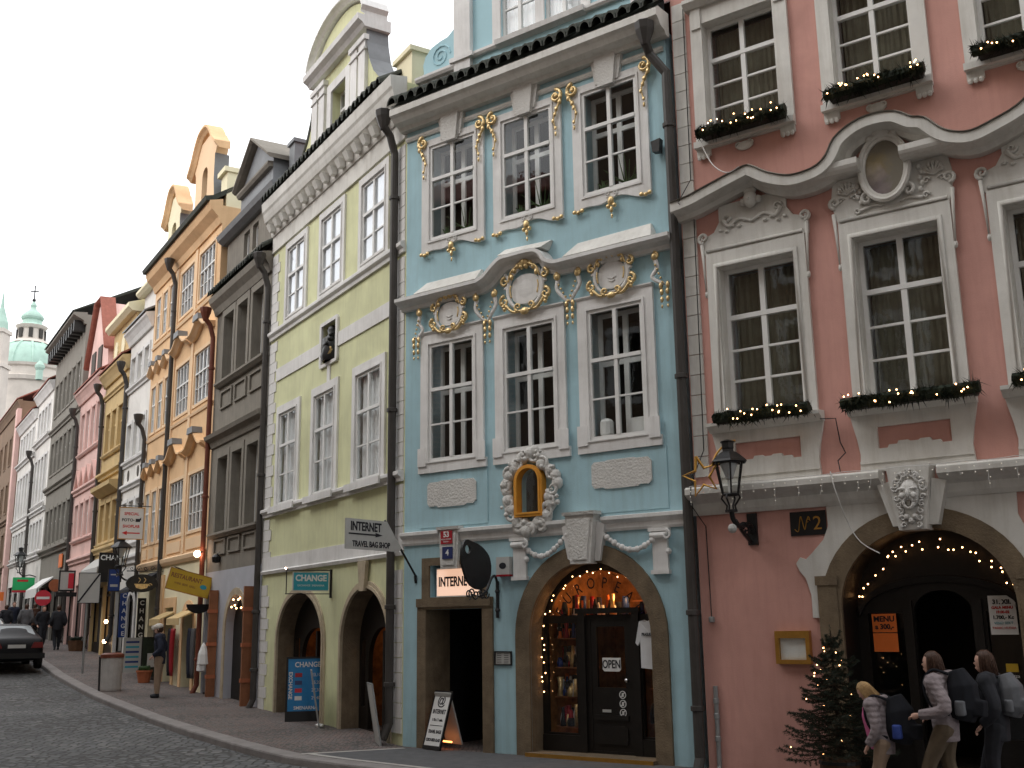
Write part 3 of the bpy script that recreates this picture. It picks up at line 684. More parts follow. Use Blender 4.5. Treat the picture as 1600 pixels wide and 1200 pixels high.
def cartouche(c, z, s, big=False):
    w = MB(); n = 20
    w.prism([(c+s*.72*cos(2*pi*i/n)*(1+.06*cos(6*pi*i/n)), z+s*.62*sin(2*pi*i/n)*(1+.05*cos(4*pi*i/n))) for i in range(n)], -.08, -.0)
    if not big: w.tube([(c-s*.2, -.085, z-.03), (c, -.09, z-.06), (c+s*.2, -.085, z-.03)], .012, 5).tube([(c-s*.15, -.085, z-.09), (c, -.09, z-.11), (c+s*.15, -.085, z-.09)], .010, 5)
    w.ball((c, -.06, z), s*.55, 14, 8, (1, .12, .92))
    BH.add('cartouche', w, 'white', smooth=False)
    for sg in (-1, 1):
        ws = MB().tube(smoothcurve([(c+sg*s*.30, -.10, z+s*.86), (c+sg*s*.62, -.10, z+s*.60), (c+sg*s*.80, -.10, z+s*.1), (c+sg*s*.70, -.10, z-s*.42), (c+sg*s*.40, -.10, z-s*.74)], 5), [.045*s/.4, .03*s/.4], 6, .7)
        ws.tube(smoothcurve([(c+sg*s*.98, -.09, z+s*.75), (c+sg*s*.80, -.09, z+s*.50), (c+sg*s*.92, -.09, z+s*.1)], 5), [.02, .045*s/.4], 6, .7)
        BH.add('cartouche_frame', ws, 'white', smooth=True)
        g = MB()
        g.tube(smoothcurve([(c+sg*s*.22, -.14, z+s*.95), (c+sg*s*.58, -.14, z+s*.74), (c+sg*s*.74, -.14, z+s*.35)], 5), [.026, .014], 6)
        g.tube(spiral((c+sg*s*.92, z+s*.40), s*.2, 1.2, pi/2, -sg, -.12), [.030, .012], 6)
        g.tube(spiral((c+sg*s*.95, z-s*.38), s*.24, 1.2, pi/2, -sg, -.12), [.034, .012], 6)
        g.tube(smoothcurve([(c+sg*s*.88, -.12, z-s*.55), (c+sg*s*.55, -.12, z-s*.86), (c+sg*s*.12, -.12, z-s*.86)], 5), [.030, .02], 6)
        g.tube(spiral((c+sg*s*.30, z-s*.70), s*.17, 1.2, -pi/2, sg, -.13), [.026, .010], 6)
        g.tube(smoothcurve([(c+sg*s*.62, -.13, z+s*.2), (c+sg*s*.66, -.13, z-.0), (c+sg*s*.60, -.13, z-s*.3)], 4), .013, 5)
        for k in range(4): g.ball((c+sg*s*(.16+.14*k), -.13, z+s*(.98-.05*k*k)), .042*s/.4, 6, 4, (1, .7, 1.2))
        for k in range(3): g.ball((c+sg*s*(1.05-.05*k), -.12, z-s*(.45+.12*k)), .035*s/.4, 6, 4)
        BH.add('gilded_scroll', g, 'gold', smooth=True)
    BH.add('gilded_crest', MB().ball((c, -.13, z+s*1.02), .075*s/.4, 8, 5, (1.1, .6, 1.1)).ball((c-.05, -.13, z+s*.85), .05, 6, 4).ball((c+.05, -.13, z+s*.85), .05, 6, 4), 'gold', smooth=True); BH.add('gilded_shell', MB().ball((c, -.12, z-s*.90), .06*s/.4, 8, 5, (1.5, .6, 1)), 'gold', smooth=True)
cartouche(1.10, 7.34, .36); cartouche(2.76, 7.47, .44, True); cartouche(4.44, 7.36, .38)
def vee(ul, ur, um, z):
    for u, sg in ((ul, 1), (ur, -1)):
        if u is None: continue
        w = MB().tube(smoothcurve([(u, -.08, z), (u-sg*.03, -.08, z-.16), (u+sg*.06, -.08, z-.30), (um, -.08, z-.44)], 5), [.045, .03], 6, .6)
        BH.add('scroll', w, 'white', smooth=True)
        g = MB().ball((u, -.10, z+.03), .06, 8, 5, (1, .6, 1.1)).tube(spiral((u, z+.03), .075, 1.1, pi/2, sg, -.10), [.022, .01], 5)
        for k in range(5): g.ball((u+(um-u)*(.15+.2*k), -.12, z-.12-.075*k), .022, 6, 4)
        BH.add('gilded_scroll', g, 'gold', smooth=True)
    g = MB()
    for k, (dx, dz, r_) in enumerate(((-.06, -.46, .05), (.06, -.46, .05), (-.05, -.56, .045), (.05, -.56, .045), (-.05, -.68, .04), (.05, -.68, .04), (-.05, -.79, .025), (.05, -.79, .025))): g.ball((um+dx, -.08, z+dz), r_, 6, 4, (.8, .6, 1.3))
    BH.add('gilded_drop', g, 'gold', smooth=True)
vee(1.72, 2.10, 1.94, 7.47); vee(3.42, 3.80, 3.63, 7.50); vee(.42, None, .32, 7.44); vee(None, 5.22, 5.36, 7.46)
# rough white plaques under the windows, flat panel edges
for a, b, z0, z1 in ((.56, 1.63, 3.97, 4.39), (3.92, 4.98, 4.0, 4.41)):
    pl = [(a+.05, z0), (a+.2, z0+.01), (a+.25, z0-.02), (b-.25, z0-.02), (b-.2, z0+.01), (b-.06, z0), (b, z0+.06), (b, z1-.06), (b-.06, z1), (b-.25, z1), (b-.3, z1+.015), (a+.3, z1+.015), (a+.25, z1), (a+.05, z1), (a, z1-.05), (a, z0+.06)]
    BH.add('stucco_plaque', MB().prism(pl, -.04, 0), 'white_rough')
for a, b in ((.36, 1.86), (3.53, 5.23)): BH.add('wall_panel', MB().prism(rect(a, b, 3.62, 4.55), -.014, 0), 'blue')
# niche in an ochre frame and a stucco wreath
fr = arch(2.765, .275, 3.65, 4.22, .27, 12)
BH.add('niche_frame', MB().prism(fr, -.14, -.0, [NI]).prism(arch(2.765, .24, 3.69, 4.22, .24, 12), -.155, -.139, [NI]), 'ochre_frame')
BH.add('niche', MB().box(2.5, 3.03, .12, .2, 3.65, 4.5), 'dark_room'); BH.put('niche_pane', unit('glass'), (2.765, -.02, 4.07), (.42, .004, .72))
rw = MB(); rnd = random.Random(3)
for i in range(44):
    t = i/44*2*pi; ru = .46+.05*sin(5*t); rz = .57+.04*cos(4*t)
    cu, cz = 2.765+ru*cos(t), 4.07+rz*sin(t)
    if i % 3 == 0: rw.tube(spiral((cu, cz), .10+.03*rnd.random(), 1.3, rnd.random()*6, rnd.choice((-1, 1)), -.10), [.036, .014], 6)
    else: rw.ball((cu+rnd.uniform(-.05, .05), -.06, cz+rnd.uniform(-.05, .05)), .085+.035*rnd.random(), 8, 5, (1, .8, 1))
for i in range(30):
    t = rnd.random()*2*pi; rw.ball((2.765+.50*cos(t)+rnd.uniform(-.1, .1), -.11, 4.07+.6*sin(t)+rnd.uniform(-.08, .08)), .03+.02*rnd.random(), 6, 4)
rw.tube(spiral((2.55, 3.5), .11, 1.4, pi/2, 1, -.08), [.05, .02], 6).tube(spiral((2.98, 3.5), .11, 1.4, pi/2, -1, -.08), [.05, .02], 6).ball((2.765, -.06, 3.50), .12, 8, 5, (1.2, .5, .7))
BH.add('stucco_wreath', rw, 'white_rough', smooth=True)
# base course
for a, b in ((-.02, .86), (1.30, 3.46), (4.10, 5.54)):
    BH.add('base_course', MB().mould([(0, 3.33), (-.03, 3.33), (-.05, 3.37), (-.05, 3.44), (-.08, 3.47), (-.12, 3.50), (-.12, 3.55), (0, 3.57)], a, b), 'white')
def keyblock(c, wt, wb, zt, zb, out):
    BH.add('keystone', MB().prism([(c-wb/2, zb), (c+wb/2, zb), (c+wt/2, zt), (c-wt/2, zt)], -out, -.0).prism([(c-wb/2+.05, zb+.06), (c+wb/2-.05, zb+.06), (c+wt/2-.05, zt-.05), (c-wt/2+.05, zt-.05)], -out-.02, -out+.001).mould([(0, zt), (-out-.04, zt), (-out-.05, zt+.05), (0, zt+.06)], c-wt/2-.03, c+wt/2+.03), 'white_rough')
keyblock(3.77, .52, .36, 3.60, 2.86, .20); keyblock(1.09, .42, .36, 3.55, 2.90, .10)
for q in ([(3.97, 2.90), (4.06, 2.90), (4.16, 3.44), (4.02, 3.5)], [(3.48, 2.95), (3.57, 2.9), (3.5, 3.5), (3.38, 3.44)]): BH.add('keystone_wing', MB().prism(q, -.1, 0), 'white')
BH.add('door_jamb', MB().box(.50, .532, -.03, .6, -.05, 2.25), 'stone'); BH.add('door_jamb', MB().box(1.738, 1.77, -.03, .6, -.05, 2.25), 'stone')
# portal pilasters with scroll capitals and garlands
for u in (2.52, 5.07):
    p = MB().box(u-.125, u+.125, -.05, 0, 2.72, 3.30).box(u-.15, u+.15, -.08, 0, 2.66, 2.72)
    p.tube([(u-.14, -.06, 3.22), (u+.14, -.06, 3.22)], .05, 10).tube(spiral((u+.15, 3.22), .07, 1.3, pi/2, -1, -.12), [.025, .01], 5).box(u-.17, u+.17, -.09, 0, 3.28, 3.33)
    p.ball((u+.15, -.06, 2.98), .05, 6, 4)
    BH.add('pilaster', p, 'white')
for a, b in ((2.66, 3.46), (4.12, 4.96)):
    g = MB(); n = 13
    for i in range(n+1):
        t = i/n; zz = (3.02+.24*t if a < 3 else 3.28-.26*t)-.16*sin(pi*t)
        if a < 3: zz = 3.16+.16*t-.26*sin(pi*t)*(1-.4*t)
        else: zz = 3.28-.12*t-.22*sin(pi*t)*(.6+.4*t)
        g.ball((a+(b-a)*t, -.07, zz), .040+.012*(i % 2), 7, 5, (1, .8, 1))
    BH.add('garland', g, 'white', smooth=True)
# stone portals
BH.add('arch_stone', MB().prism(arch(3.77, 1.36, -.25, 1.80, 1.37, 24), -.045, 0, [AB]), 'stone')
so = MB(); V = []; F_ = []
inn = arch(3.77, 1.088, -.2, 1.78, 1.118, 24)
for a, b in inn: V += [(a, .0, b), (a, .5, b)]
for i in range(len(inn)-1): F_.append((2*i, 2*i+1, 2*i+3, 2*i+2))
BH.add('arch_soffit', so.add(V, F_), 'stone')
ds = MB().prism([(.34, -.25), (1.95, -.25), (1.95, 2.42), (1.83, 2.42), (1.83, 3.10), (.44, 3.10), (.44, 2.42), (.34, 2.30)], -.04, 0, [rect(.53, 1.74, -.2, 2.24), rect(.60, 1.70, 2.44, 2.97)])
ds.box(.34, 1.93, -.07, -.041, 2.28, 2.42)
BH.add('door_surround', ds, 'stone')
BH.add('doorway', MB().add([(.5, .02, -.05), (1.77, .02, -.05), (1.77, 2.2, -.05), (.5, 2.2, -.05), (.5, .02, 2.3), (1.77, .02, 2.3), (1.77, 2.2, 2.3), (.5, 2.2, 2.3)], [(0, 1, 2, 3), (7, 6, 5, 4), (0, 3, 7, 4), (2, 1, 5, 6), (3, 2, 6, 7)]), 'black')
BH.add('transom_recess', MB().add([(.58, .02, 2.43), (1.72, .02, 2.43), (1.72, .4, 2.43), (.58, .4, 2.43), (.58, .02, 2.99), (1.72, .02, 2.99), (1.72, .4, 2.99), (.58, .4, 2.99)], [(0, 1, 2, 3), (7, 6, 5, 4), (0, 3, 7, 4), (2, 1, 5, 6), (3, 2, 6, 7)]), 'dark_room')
# arched shop front
y0 = .30
sf = MB().prism(arch(3.77, 1.10, -.1, 1.78, 1.13, 24), y0, y0+.07, [
    rect(2.78, 3.33, .33, 1.98), rect(3.60, 4.30, .1, 2.02), rect(4.50, 4.80, .33, 1.98),
    [(2.80, 2.10), (4.74, 2.10), (4.66, 2.32), (4.5, 2.52), (4.25, 2.68), (3.98, 2.76), (3.77, 2.78), (3.56, 2.76), (3.3, 2.68), (3.04, 2.52), (2.88, 2.32)]])
sf.box(3.36, 4.50, y0-.06, y0, 2.12, 2.20).box(3.40, 3.52, y0-.05, y0, -.1, 2.12).box(4.36, 4.48, y0-.05, y0, -.1, 2.12).box(2.7, 3.4, y0-.04, y0, -.1, .30).box(4.48, 4.84, y0-.04, y0, -.1, .30)
sh = BH.add('shop_front', sf, 'dark_wood')
for u, z, w_, h_ in ((3.055, 1.155, .55, 1.65), (4.65, 1.155, .30, 1.65), (3.77, 2.44, 1.9, .68)): BH.put('pane', unit('glass'), (u, y0+.045, z), (w_, .005, h_), parent=sh)
dr = MB().prism(rect(3.60, 4.30, -.05, 2.02), y0+.01, y0+.06, [rect(3.70, 4.20, 1.02, 1.92)]).box(3.66, 4.24, y0-.02, y0+.01, .55, .62).prism([(3.70, .20), (4.20, .20), (4.22, .24), (4.22, .42), (4.18, .47), (3.72, .47), (3.68, .42), (3.68, .24)], y0-.015, y0+.01)
do = BH.add('door', dr, 'dark_wood'); BH.put('pane', unit('glass'), (3.95, y0+.04, 1.47), (.5, .005, .9), parent=do)
BH.add('door_handle', MB().ball((4.245, y0-.05, 1.13), .035).tube([(4.245, y0-.05, 1.13), (4.245, y0+.02, 1.13)], .015), 'chrome', do)
st_ = MB()
for k in range(3): st_.lathe([(.045, -.003), (.055, -.003), (.055, .003), (.045, .003)], (0, 0, 0), 14)
for k in range(3):
    st_ = MB(); n = 16; zc = .92-.13*k
    st_.prism([(4.14+.058*cos(2*pi*i/n), zc+.058*sin(2*pi*i/n)) for i in range(n)], y0-.004, y0+.006, [[(4.14+.047*cos(2*pi*i/n), zc+.047*sin(2*pi*i/n)) for i in range(n)]])
    st_.obox((4.14, y0, zc), (.038, 0, .038), (0, .003, 0), (-.004, 0, .004)).box(4.125, 4.155, y0-.003, y0+.006, zc-.03, zc+.025)
    BH.add('sticker', st_, 'signwhite', do)
BH.add('sticker', MB().box(3.78, 3.93, y0-.003, y0+.006, .66, .70), 'signgrey', do)
BH.add('threshold', MB().box(2.66, 4.88, -.16, .42, -.08, .06), 'stone'); BH.add('threshold_edge', MB().box(2.66, 4.88, -.175, -.161, .0, .062), 'brass')
rm = MB().add([(2.6, .42, -.05), (4.95, .42, -.05), (4.95, 2.7, -.05), (2.6, 2.7, -.05), (2.6, .42, 3.1), (4.95, .42, 3.1), (4.95, 2.7, 3.1), (2.6, 2.7, 3.1)], [(0, 1, 2, 3), (7, 6, 5, 4), (0, 3, 7, 4), (2, 1, 5, 6), (3, 2, 6, 7)])
BH.add('shop_interior', rm, 'shop_wall')
shv = MB()
for z in (.4, .85, 1.3, 1.75): shv.box(2.72, 3.36, .6, .95, z-.02, z)
for z in (.5, 1.0): shv.box(4.45, 4.85, .55, .9, z-.02, z)
shv.box(3.3, 4.8, 2.1, 2.5, 2.32, 2.35).box(3.3, 4.8, 2.1, 2.5, 1.7, 1.73).box(2.7, 3.62, .56, 2.6, 2.07, 2.10).box(4.30, 4.9, .56, 2.6, 2.07, 2.10).box(3.62, 4.30, 1.5, 2.6, 2.07, 2.10)  # broad upper boards added to stop the lamp lighting the lower shop
BH.add('shelves_and_light_stop', shv, 'brown_wood')
rnd = random.Random(11)
for m_, n_ in (('plate_red', 40), ('gold', 50), ('navy', 24), ('paper', 44), ('signgreen', 12), ('dark_cloth', 110), ('signorange', 30)):
    g = MB()
    for i in range(n_):
        s_ = rnd.random()
        if s_ < .55: z = rnd.choice((.4, .85, 1.3, 1.75)); u = rnd.uniform(2.76, 3.32); y = rnd.uniform(.62, .9)
        elif s_ < .7: z = rnd.choice((.5, 1.0)); u = rnd.uniform(4.5, 4.8); y = rnd.uniform(.58, .85)
        elif s_ < .9: z = 2.10; u = rnd.choice((rnd.uniform(2.8, 3.6), rnd.uniform(4.3, 4.75))); y = rnd.uniform(.6, 1.6)
        else: z = rnd.choice((2.35, 1.73, 2.1)); u = rnd.uniform(3.3, 4.7); y = rnd.uniform(2.12, 2.4)
        h = rnd.uniform(.1, .34); r_ = rnd.uniform(.03, .06)
        g.lathe([(.01, 0), (r_, 0), (r_*rnd.uniform(.5, 1.2), h*.5), (r_*rnd.uniform(.3, 1), h), (.005, h)], (u, y, z), 7)
    o = BH.add('souvenirs', g, m_, smooth=True); o['kind'] = 'stuff'
l = bpy.data.lights.new('shop_light', 'POINT'); l.energy = 30; l.color = (1, .50, .18); l.shadow_soft_size = .15
lo = bpy.data.objects.new('shop_light', l); COL.objects.link(lo); lo.parent = BH.root; lo.location = (4.0, 1.3, 2.75)
# attic storey above the eaves
at = MB().prism(rect(1.20, 5.3, 11.3, 15.2), .06, .5, [rect(2.22, 3.0, 12.32, 14.2), rect(3.18, 3.96, 12.32, 14.2)])
BH.add('attic_wall', at, 'blue_dormer')
aw = MB().box(1.18, 1.56, -.04, .06, 11.3, 15.2).box(1.10, 1.64, -.08, .06, 12.18, 12.27).mould([(.06, 12.18), (.0, 12.18), (-.03, 12.22), (-.03, 12.27), (.06, 12.28)], 1.64, 5.3).box(4.96, 5.3, -.04, .06, 11.3, 15.2)
aw.prism(rect(2.04, 4.14, 12.28, 14.4), .02, .06, [rect(2.22, 3.0, 12.32, 14.2), rect(3.18, 3.96, 12.32, 14.2)]).mould([(.06, 12.16), (-.06, 12.2), (-.08, 12.29), (.06, 12.31)], 2.15, 4.05)
BH.add('attic_trim', aw, 'white')
for a in (2.22, 3.18): BH.window(a, a+.78, 12.32, 14.2, y=.1, inner=False, recess=.2, back='dim_room', curtain=('lace', 12.34, 14.15, a+.03, a+.75, .12))
vo = [(.30, 12.18), (1.18, 12.18), (1.18, 13.02), (1.10, 12.96), (.95, 12.85), (.75, 12.82), (.55, 12.76), (.40, 12.62), (.34, 12.45), (.36, 12.28)]
BH.add('volute', MB().prism(vo, .06, .4).tube(spiral((.78, 12.50), .24, 2, 0, 1, .055), .018, 5), 'blue_dormer')
BH.add('volute_base', MB().mould([(.5, 12.08), (-.02, 12.08), (-.05, 12.13), (-.05, 12.18), (.5, 12.18)], .22, 1.18).box(.3, 1.18, .06, .5, 11.3, 12.08), 'white')
BH.add('roof', MB().add([(-.1, .8, 12.3), (5.6, .8, 12.3), (5.6, 4.5, 15.4), (-.1, 4.5, 15.4), (5.6, 8, 12), (-.1, 8, 12)], [(0, 1, 2, 3), (3, 2, 4, 5), (0, 3, 5), (1, 4, 2)]), 'red_roof')
BH.pipe(5.60, -.1, 11.15, r=.075, out=.14, bend=-.22)
# ============================================================ pink house
PH = House('pink_house', PK, .12, 'salmon pink baroque house with grey white stucco hoods and a wide arched doorway')
pu = [(.66, 1.82), (2.66, 3.76), (4.60, 5.72)]; pm = [(.70, 1.87), (2.72, 3.85), (4.66, 5.82)]
AP = arch(3.23, 1.07, -.3, 2.12, .98, 26)
holes = [rect(a, b, 9.28, 11.13) for a, b in pu]+[rect(a, b, 4.86, 7.10) for a, b in pm]+[AP]
PH.body(.12, 8.2, -.4, 13.0, holes, 'pink', thick=.45)
for i, (a, b) in enumerate(pu):
    C_ = MB().prism(rect(a-.19, b+.22, 9.02, 11.40), -.06, 0, [rect(a, b, 9.28, 11.13)])
    C_.box(a-.20, b+.23, -.14, -.061, 9.04, 9.14)
    for e in (a-.16, b+.03): C_.box(e, e+.16, -.09, -.061, 11.05, 11.42)
    C_.mould([(0, 11.40), (-.12, 11.40), (-.2, 11.48), (-.2, 11.54), (0, 11.56)], a-.25, b+.28)
    PH.add('window_casing', C_, 'cream_white')
    for e in (a-.08, b+.10):
        g = MB().box(e-.11, e+.11, -.05, 0, 8.92, 9.02)
        for k in (-1, 0, 1): g.ball((e+k*.07, -.05, 8.90), .036, 6, 4, (1, .7, 1.2))
        PH.add('corbel', g, 'cream_white')
    PH.add('rosette', MB().ball(((a+b)/2, -.03, 8.92), .11, 8, 5, (1.3, .4, .7)).tube(spiral(((a+b)/2-.1, 8.93), .06, 1, 0, 1, -.05), .015, 5).tube(spiral(((a+b)/2+.1, 8.93), .06, 1, pi, -1, -.05), .015, 5), 'cream_white', smooth=True)
    PH.window(a, b, 9.28, 11.13, y=.14, transom=.68, rows=(1, 3), fw=.06, recess=.36, inner=False, lining='cream_white', curtain=('curtain_dark', 9.3, 11.1, a+.05, b-.05, .26))
for i, (a, b) in enumerate(pm):
    c = (a+b)/2
    C_ = MB().prism(rect(a-.18, b+.18, 4.74, 7.34), -.06, 0, [rect(a, b, 4.86, 7.10)])
    PH.add('window_casing', C_, 'cream_white')
    hood = [(a-.24, 7.34), (b+.24, 7.34), (b+.25, 7.52), (b+.20, 7.60), (b+.03, 7.66), (b-.06, 7.80), (b-.06, 8.06), (a+.06, 8.06), (a+.06, 7.80), (a-.03, 7.66), (a-.20, 7.60), (a-.25, 7.52)]
    if i == 1: hood = [(a-.18, 7.34), (b+.18, 7.34), (b+.26, 7.66), (b+.22, 7.92), (b+.18, 8.04), (a-.18, 8.04), (a-.22, 7.92), (a-.26, 7.66)]
    PH.add('window_hood', MB().prism(hood, -.045, 0), 'cream_white')
    sc = MB()
    for sg, e in ((-1, a-.20), (1, b+.20)): sc.tube(spiral((e, 7.60 if i != 1 else 7.66), .085, 1.5, -pi/2, sg, -.06), [.03, .014], 6).tube([(e+sg*.03, -.055, 7.5), (e+sg*.015, -.055, 7.2), (e, -.055, 6.75)], [.03, .012], 6).ball((e, -.05, 6.72), .035, 6, 4, (.8, .7, 1.6))
    sc.mould([(-.04, 7.36), (-.075, 7.36), (-.075, 7.40), (-.04, 7.42)], a-.16, b+.16)
    sc.prism(rect(a-.06, b+.06, 4.86, 7.16), -.08, -.059, [rect(a, b, 4.862, 7.10)])
    if i != 1:
        sc.ball((c+.02, -.12, 8.02), .12, 10, 6, (.85, .8, 1.15)).ball((c-.1, -.1, 8.0), .06, 6, 4).ball((c+.13, -.1, 8.0), .06, 6, 4).ball((c+.02, -.12, 8.14), .09, 8, 5, (1.2, .7, .6)).ball((c+.02, -.21, 8.0), .022, 6, 4)
        for sg in (-1, 1):
            sc.tube(smoothcurve([(c, -.06, 7.70), (c+sg*.2, -.06, 7.78), (c+sg*.36, -.06, 7.70), (c+sg*.46, -.06, 7.82)], 5), [.02, .035], 6).tube(spiral((c+sg*.40, 7.84), .07, 1.2, 0, sg, -.06), [.025, .01], 5)
            for k in range(5): sc.ball((c+sg*(.1+.1*k), -.06, 7.74-.05*(k % 2)-.02*k), .03, 6, 4, (1.3, .7, .8))
    if i == 1:
        for sg, cu in ((-1, a-.02), (1, b+.02)):
            for k in range(7):
                q = pi*k/6; sc.ball((cu+.11*cos(q), -.07, 7.80+.10*sin(q)), .03, 6, 4, (1, .8, 1.2)); sc.tube([(cu, -.06, 7.74), (cu+.10*cos(q), -.075, 7.79+.09*sin(q))], [.012, .02], 5)
            sc.tube(spiral((cu-.1, 7.68), .05, 1.2, 0, 1, -.06), [.02, .008], 5).tube(spiral((cu+.1, 7.68), .05, 1.2, pi, -1, -.06), [.02, .008], 5)
            sc.tube(smoothcurve([(c+sg*.42, -.06, 7.46), (c+sg*.25, -.06, 7.50), (c+sg*.12, -.06, 7.47)], 4), [.025, .012], 6).tube(spiral((c+sg*.46, 7.48), .05, 1.2, 0, sg, -.06), [.02, .008], 5)
            for k in range(5): sc.ball((c+sg*(.40+.03*(k % 2)), -.07, 7.58+.08*k), .032, 6, 4, (1, .7, 1.3))
    PH.add('stucco_ornament', sc, 'cream_white', smooth=True)
    PH.window(a, b, 4.86, 7.10, y=.16, transom=.665, rows=(1, 3), fw=.065, recess=.40, inner=False, lining='cream_white', curtain=('curtain_dark', 4.88, 7.06, a+.05, b-.05, .26))
    # sill and apron
    PH.add('window_sill', MB().mould([(0, 4.62), (-.10, 4.62), (-.16, 4.67), (-.22, 4.70), (-.22, 4.75), (0, 4.77)], a-.25, b+.25), 'cream_white')
    ap = [(a-.16, 3.86), (b+.16, 3.86), (b+.14, 4.1), (b+.17, 4.3), (b+.22, 4.52), (b+.24, 4.62), (a-.24, 4.62), (a-.22, 4.52), (a-.17, 4.3), (a-.14, 4.1)]
    ins = [(a+.10, 4.16), (a+.22, 4.16), (a+.24, 4.20), (c-.22, 4.20), (c-.2, 4.24), (c-.08, 4.24), (c-.05, 4.22), (c+.05, 4.22), (c+.08, 4.24), (c+.2, 4.24), (c+.22, 4.20), (b-.24, 4.20), (b-.22, 4.16), (b-.10, 4.16), (b-.10, 4.45), (a+.10, 4.45)]
    PH.add('apron', MB().prism(ap, -.05, 0, [ins]).mould([(0, 3.97), (-.07, 3.97), (-.07, 4.0), (0, 4.01)], a-.15, b+.15), 'cream_white')
# wavy cornice
wv = [(.14, 8.08), (.45, 8.12), (.75, 8.20), (1.30, 8.34), (1.42, 8.34), (1.65, 8.18), (1.95, 8.05), (2.2, 8.03), (2.45, 8.08), (2.62, 8.22), (2.74, 8.42), (2.98, 8.56), (3.24, 8.60), (3.5, 8.56), (3.70, 8.42), (3.86, 8.36), (4.02, 8.18), (4.2, 8.06), (4.45, 8.0), (4.75, 8.07), (5.05, 8.18), (5.28, 8.34), (5.42, 8.34), (5.7, 8.18), (6.0, 8.05), (6.5, 8.03), (8.2, 8.03)]
wp = [(p.x, p.z) for p in smoothcurve([(u, 0, z) for u, z in wv], 3)]
PH.add('cornice', MB().sweep(wp, [(0, -.16), (-.14, -.16), (-.18, -.10), (-.30, -.06), (-.35, -.085), (-.40, -.075), (-.40, .06), (-.36, .075), (0, .09)]), 'cream_white')
PH.add('cornice_flashing', MB().sweep(wp, [(0, .105), (0, .092), (-.38, .078), (-.42, .062), (-.43, .075), (-.38, .094)]), 'dark_grey')
PH.add('cornice_hood', MB().mould([(0, 7.98), (-.30, 7.98), (-.34, 8.02), (-.36, 8.06), (-.36, 8.14), (0, 8.15)], 2.28, 2.96).mould([(0, 7.98), (-.30, 7.98), (-.34, 8.02), (-.36, 8.06), (-.36, 8.14), (0, 8.15)], 3.52, 4.20), 'cream_white')
ch = []
# oval painting
ov = [(3.26+.26*cos(2*pi*i/28), 7.98+.39*sin(2*pi*i/28)) for i in range(28)]; ov2 = [(3.26+.33*cos(2*pi*i/28), 7.98+.47*sin(2*pi*i/28)) for i in range(28)]
PH.add('medallion_frame', MB().prism(ov2, -.15, 0, [ov]).tube([(a_, -.15, b_) for a_, b_ in ov2+ov2[:1]], .035, 6).tube(spiral((2.98, 7.60), .10, 1.3, 0, 1, -.1), [.035, .015], 6).tube(spiral((3.54, 7.60), .10, 1.3, pi, -1, -.1), [.035, .015], 6).ball((3.26, -.15, 8.48), .09, 8, 5, (1.6, .6, .8)).ball((3.1, -.14, 8.42), .06).ball((3.42, -.14, 8.42), .06), 'cream_white', smooth=False)
mp = bpy.data.materials.new('old_painting'); mp.use_nodes = True; t_ = mp.node_tree; b_ = t_.nodes['Principled BSDF']; b_.inputs['Roughness'].default_value = .7
tc = t_.nodes.new('ShaderNodeTexCoord'); cur = None
def _blob(c, sc, col, r0, r1, prev):
    mp_ = t_.nodes.new('ShaderNodeMapping'); mp_.inputs['Location'].default_value = (-c[0]*sc[0], 0, -c[1]*sc[1]); mp_.inputs['Scale'].default_value = (sc[0], 0, sc[1])
    nz = t_.nodes.new('ShaderNodeTexNoise'); nz.inputs['Scale'].default_value = 9; nz.inputs['Detail'].default_value = 4
    ad = t_.nodes.new('ShaderNodeMixRGB'); ad.blend_type = 'ADD'; ad.inputs[0].default_value = .22
    ln = t_.nodes.new('ShaderNodeVectorMath'); ln.operation = 'LENGTH'; rr = t_.nodes.new('ShaderNodeMapRange'); rr.inputs[1].default_value = r0; rr.inputs[2].default_value = r1; rr.inputs[3].default_value = 1; rr.inputs[4].default_value = 0
    t_.links.new(tc.outputs['Object'], mp_.inputs['Vector']); t_.links.new(tc.outputs['Object'], nz.inputs['Vector']); t_.links.new(mp_.outputs['Vector'], ad.inputs[1]); t_.links.new(nz.outputs['Color'], ad.inputs[2]); t_.links.new(ad.outputs[0], ln.inputs[0]); t_.links.new(ln.outputs['Value'], rr.inputs[0])
    m_ = t_.nodes.new('ShaderNodeMixRGB'); t_.links.new(rr.outputs[0], m_.inputs[0]); m_.inputs[2].default_value = (*col, 1)
    if prev is None: m_.inputs[1].default_value = (.17, .15, .115, 1)
    else: t_.links.new(prev, m_.inputs[1])
    return m_.outputs[0]
cur = _blob((3.14, 8.14), (1, 1), (.27, .20, .075), .06, .26, None)
cur = _blob((3.12, 7.84), (1, .62), (.16, .12, .13), .12, .26, cur)
cur = _blob((3.10, 8.06), (1, .9), (.36, .31, .26), .04, .20, cur)
cur = _blob((3.22, 7.92), (1, .7), (.27, .23, .21), .03, .17, cur)
t_.links.new(cur, b_.inputs['Base Color']); MAT['old_painting'] = mp
PH.add('painting', MB().prism(ov, -.12, -.06), 'old_painting', label='faded oval painting in a stucco medallion')
# ground floor cornice
PH.add('base_cornice', MB().mould([(0, 3.46), (-.05, 3.46), (-.08, 3.52), (-.10, 3.62), (-.16, 3.66), (-.24, 3.70), (-.30, 3.74), (-.30, 3.82), (-.26, 3.85), (0, 3.87)], .10, 2.86).mould([(0, 3.46), (-.05, 3.46), (-.08, 3.52), (-.10, 3.62), (-.16, 3.66), (-.24, 3.70), (-.30, 3.74), (-.30, 3.82), (-.26, 3.85), (0, 3.87)], 3.58, 8.2), 'cream_white')
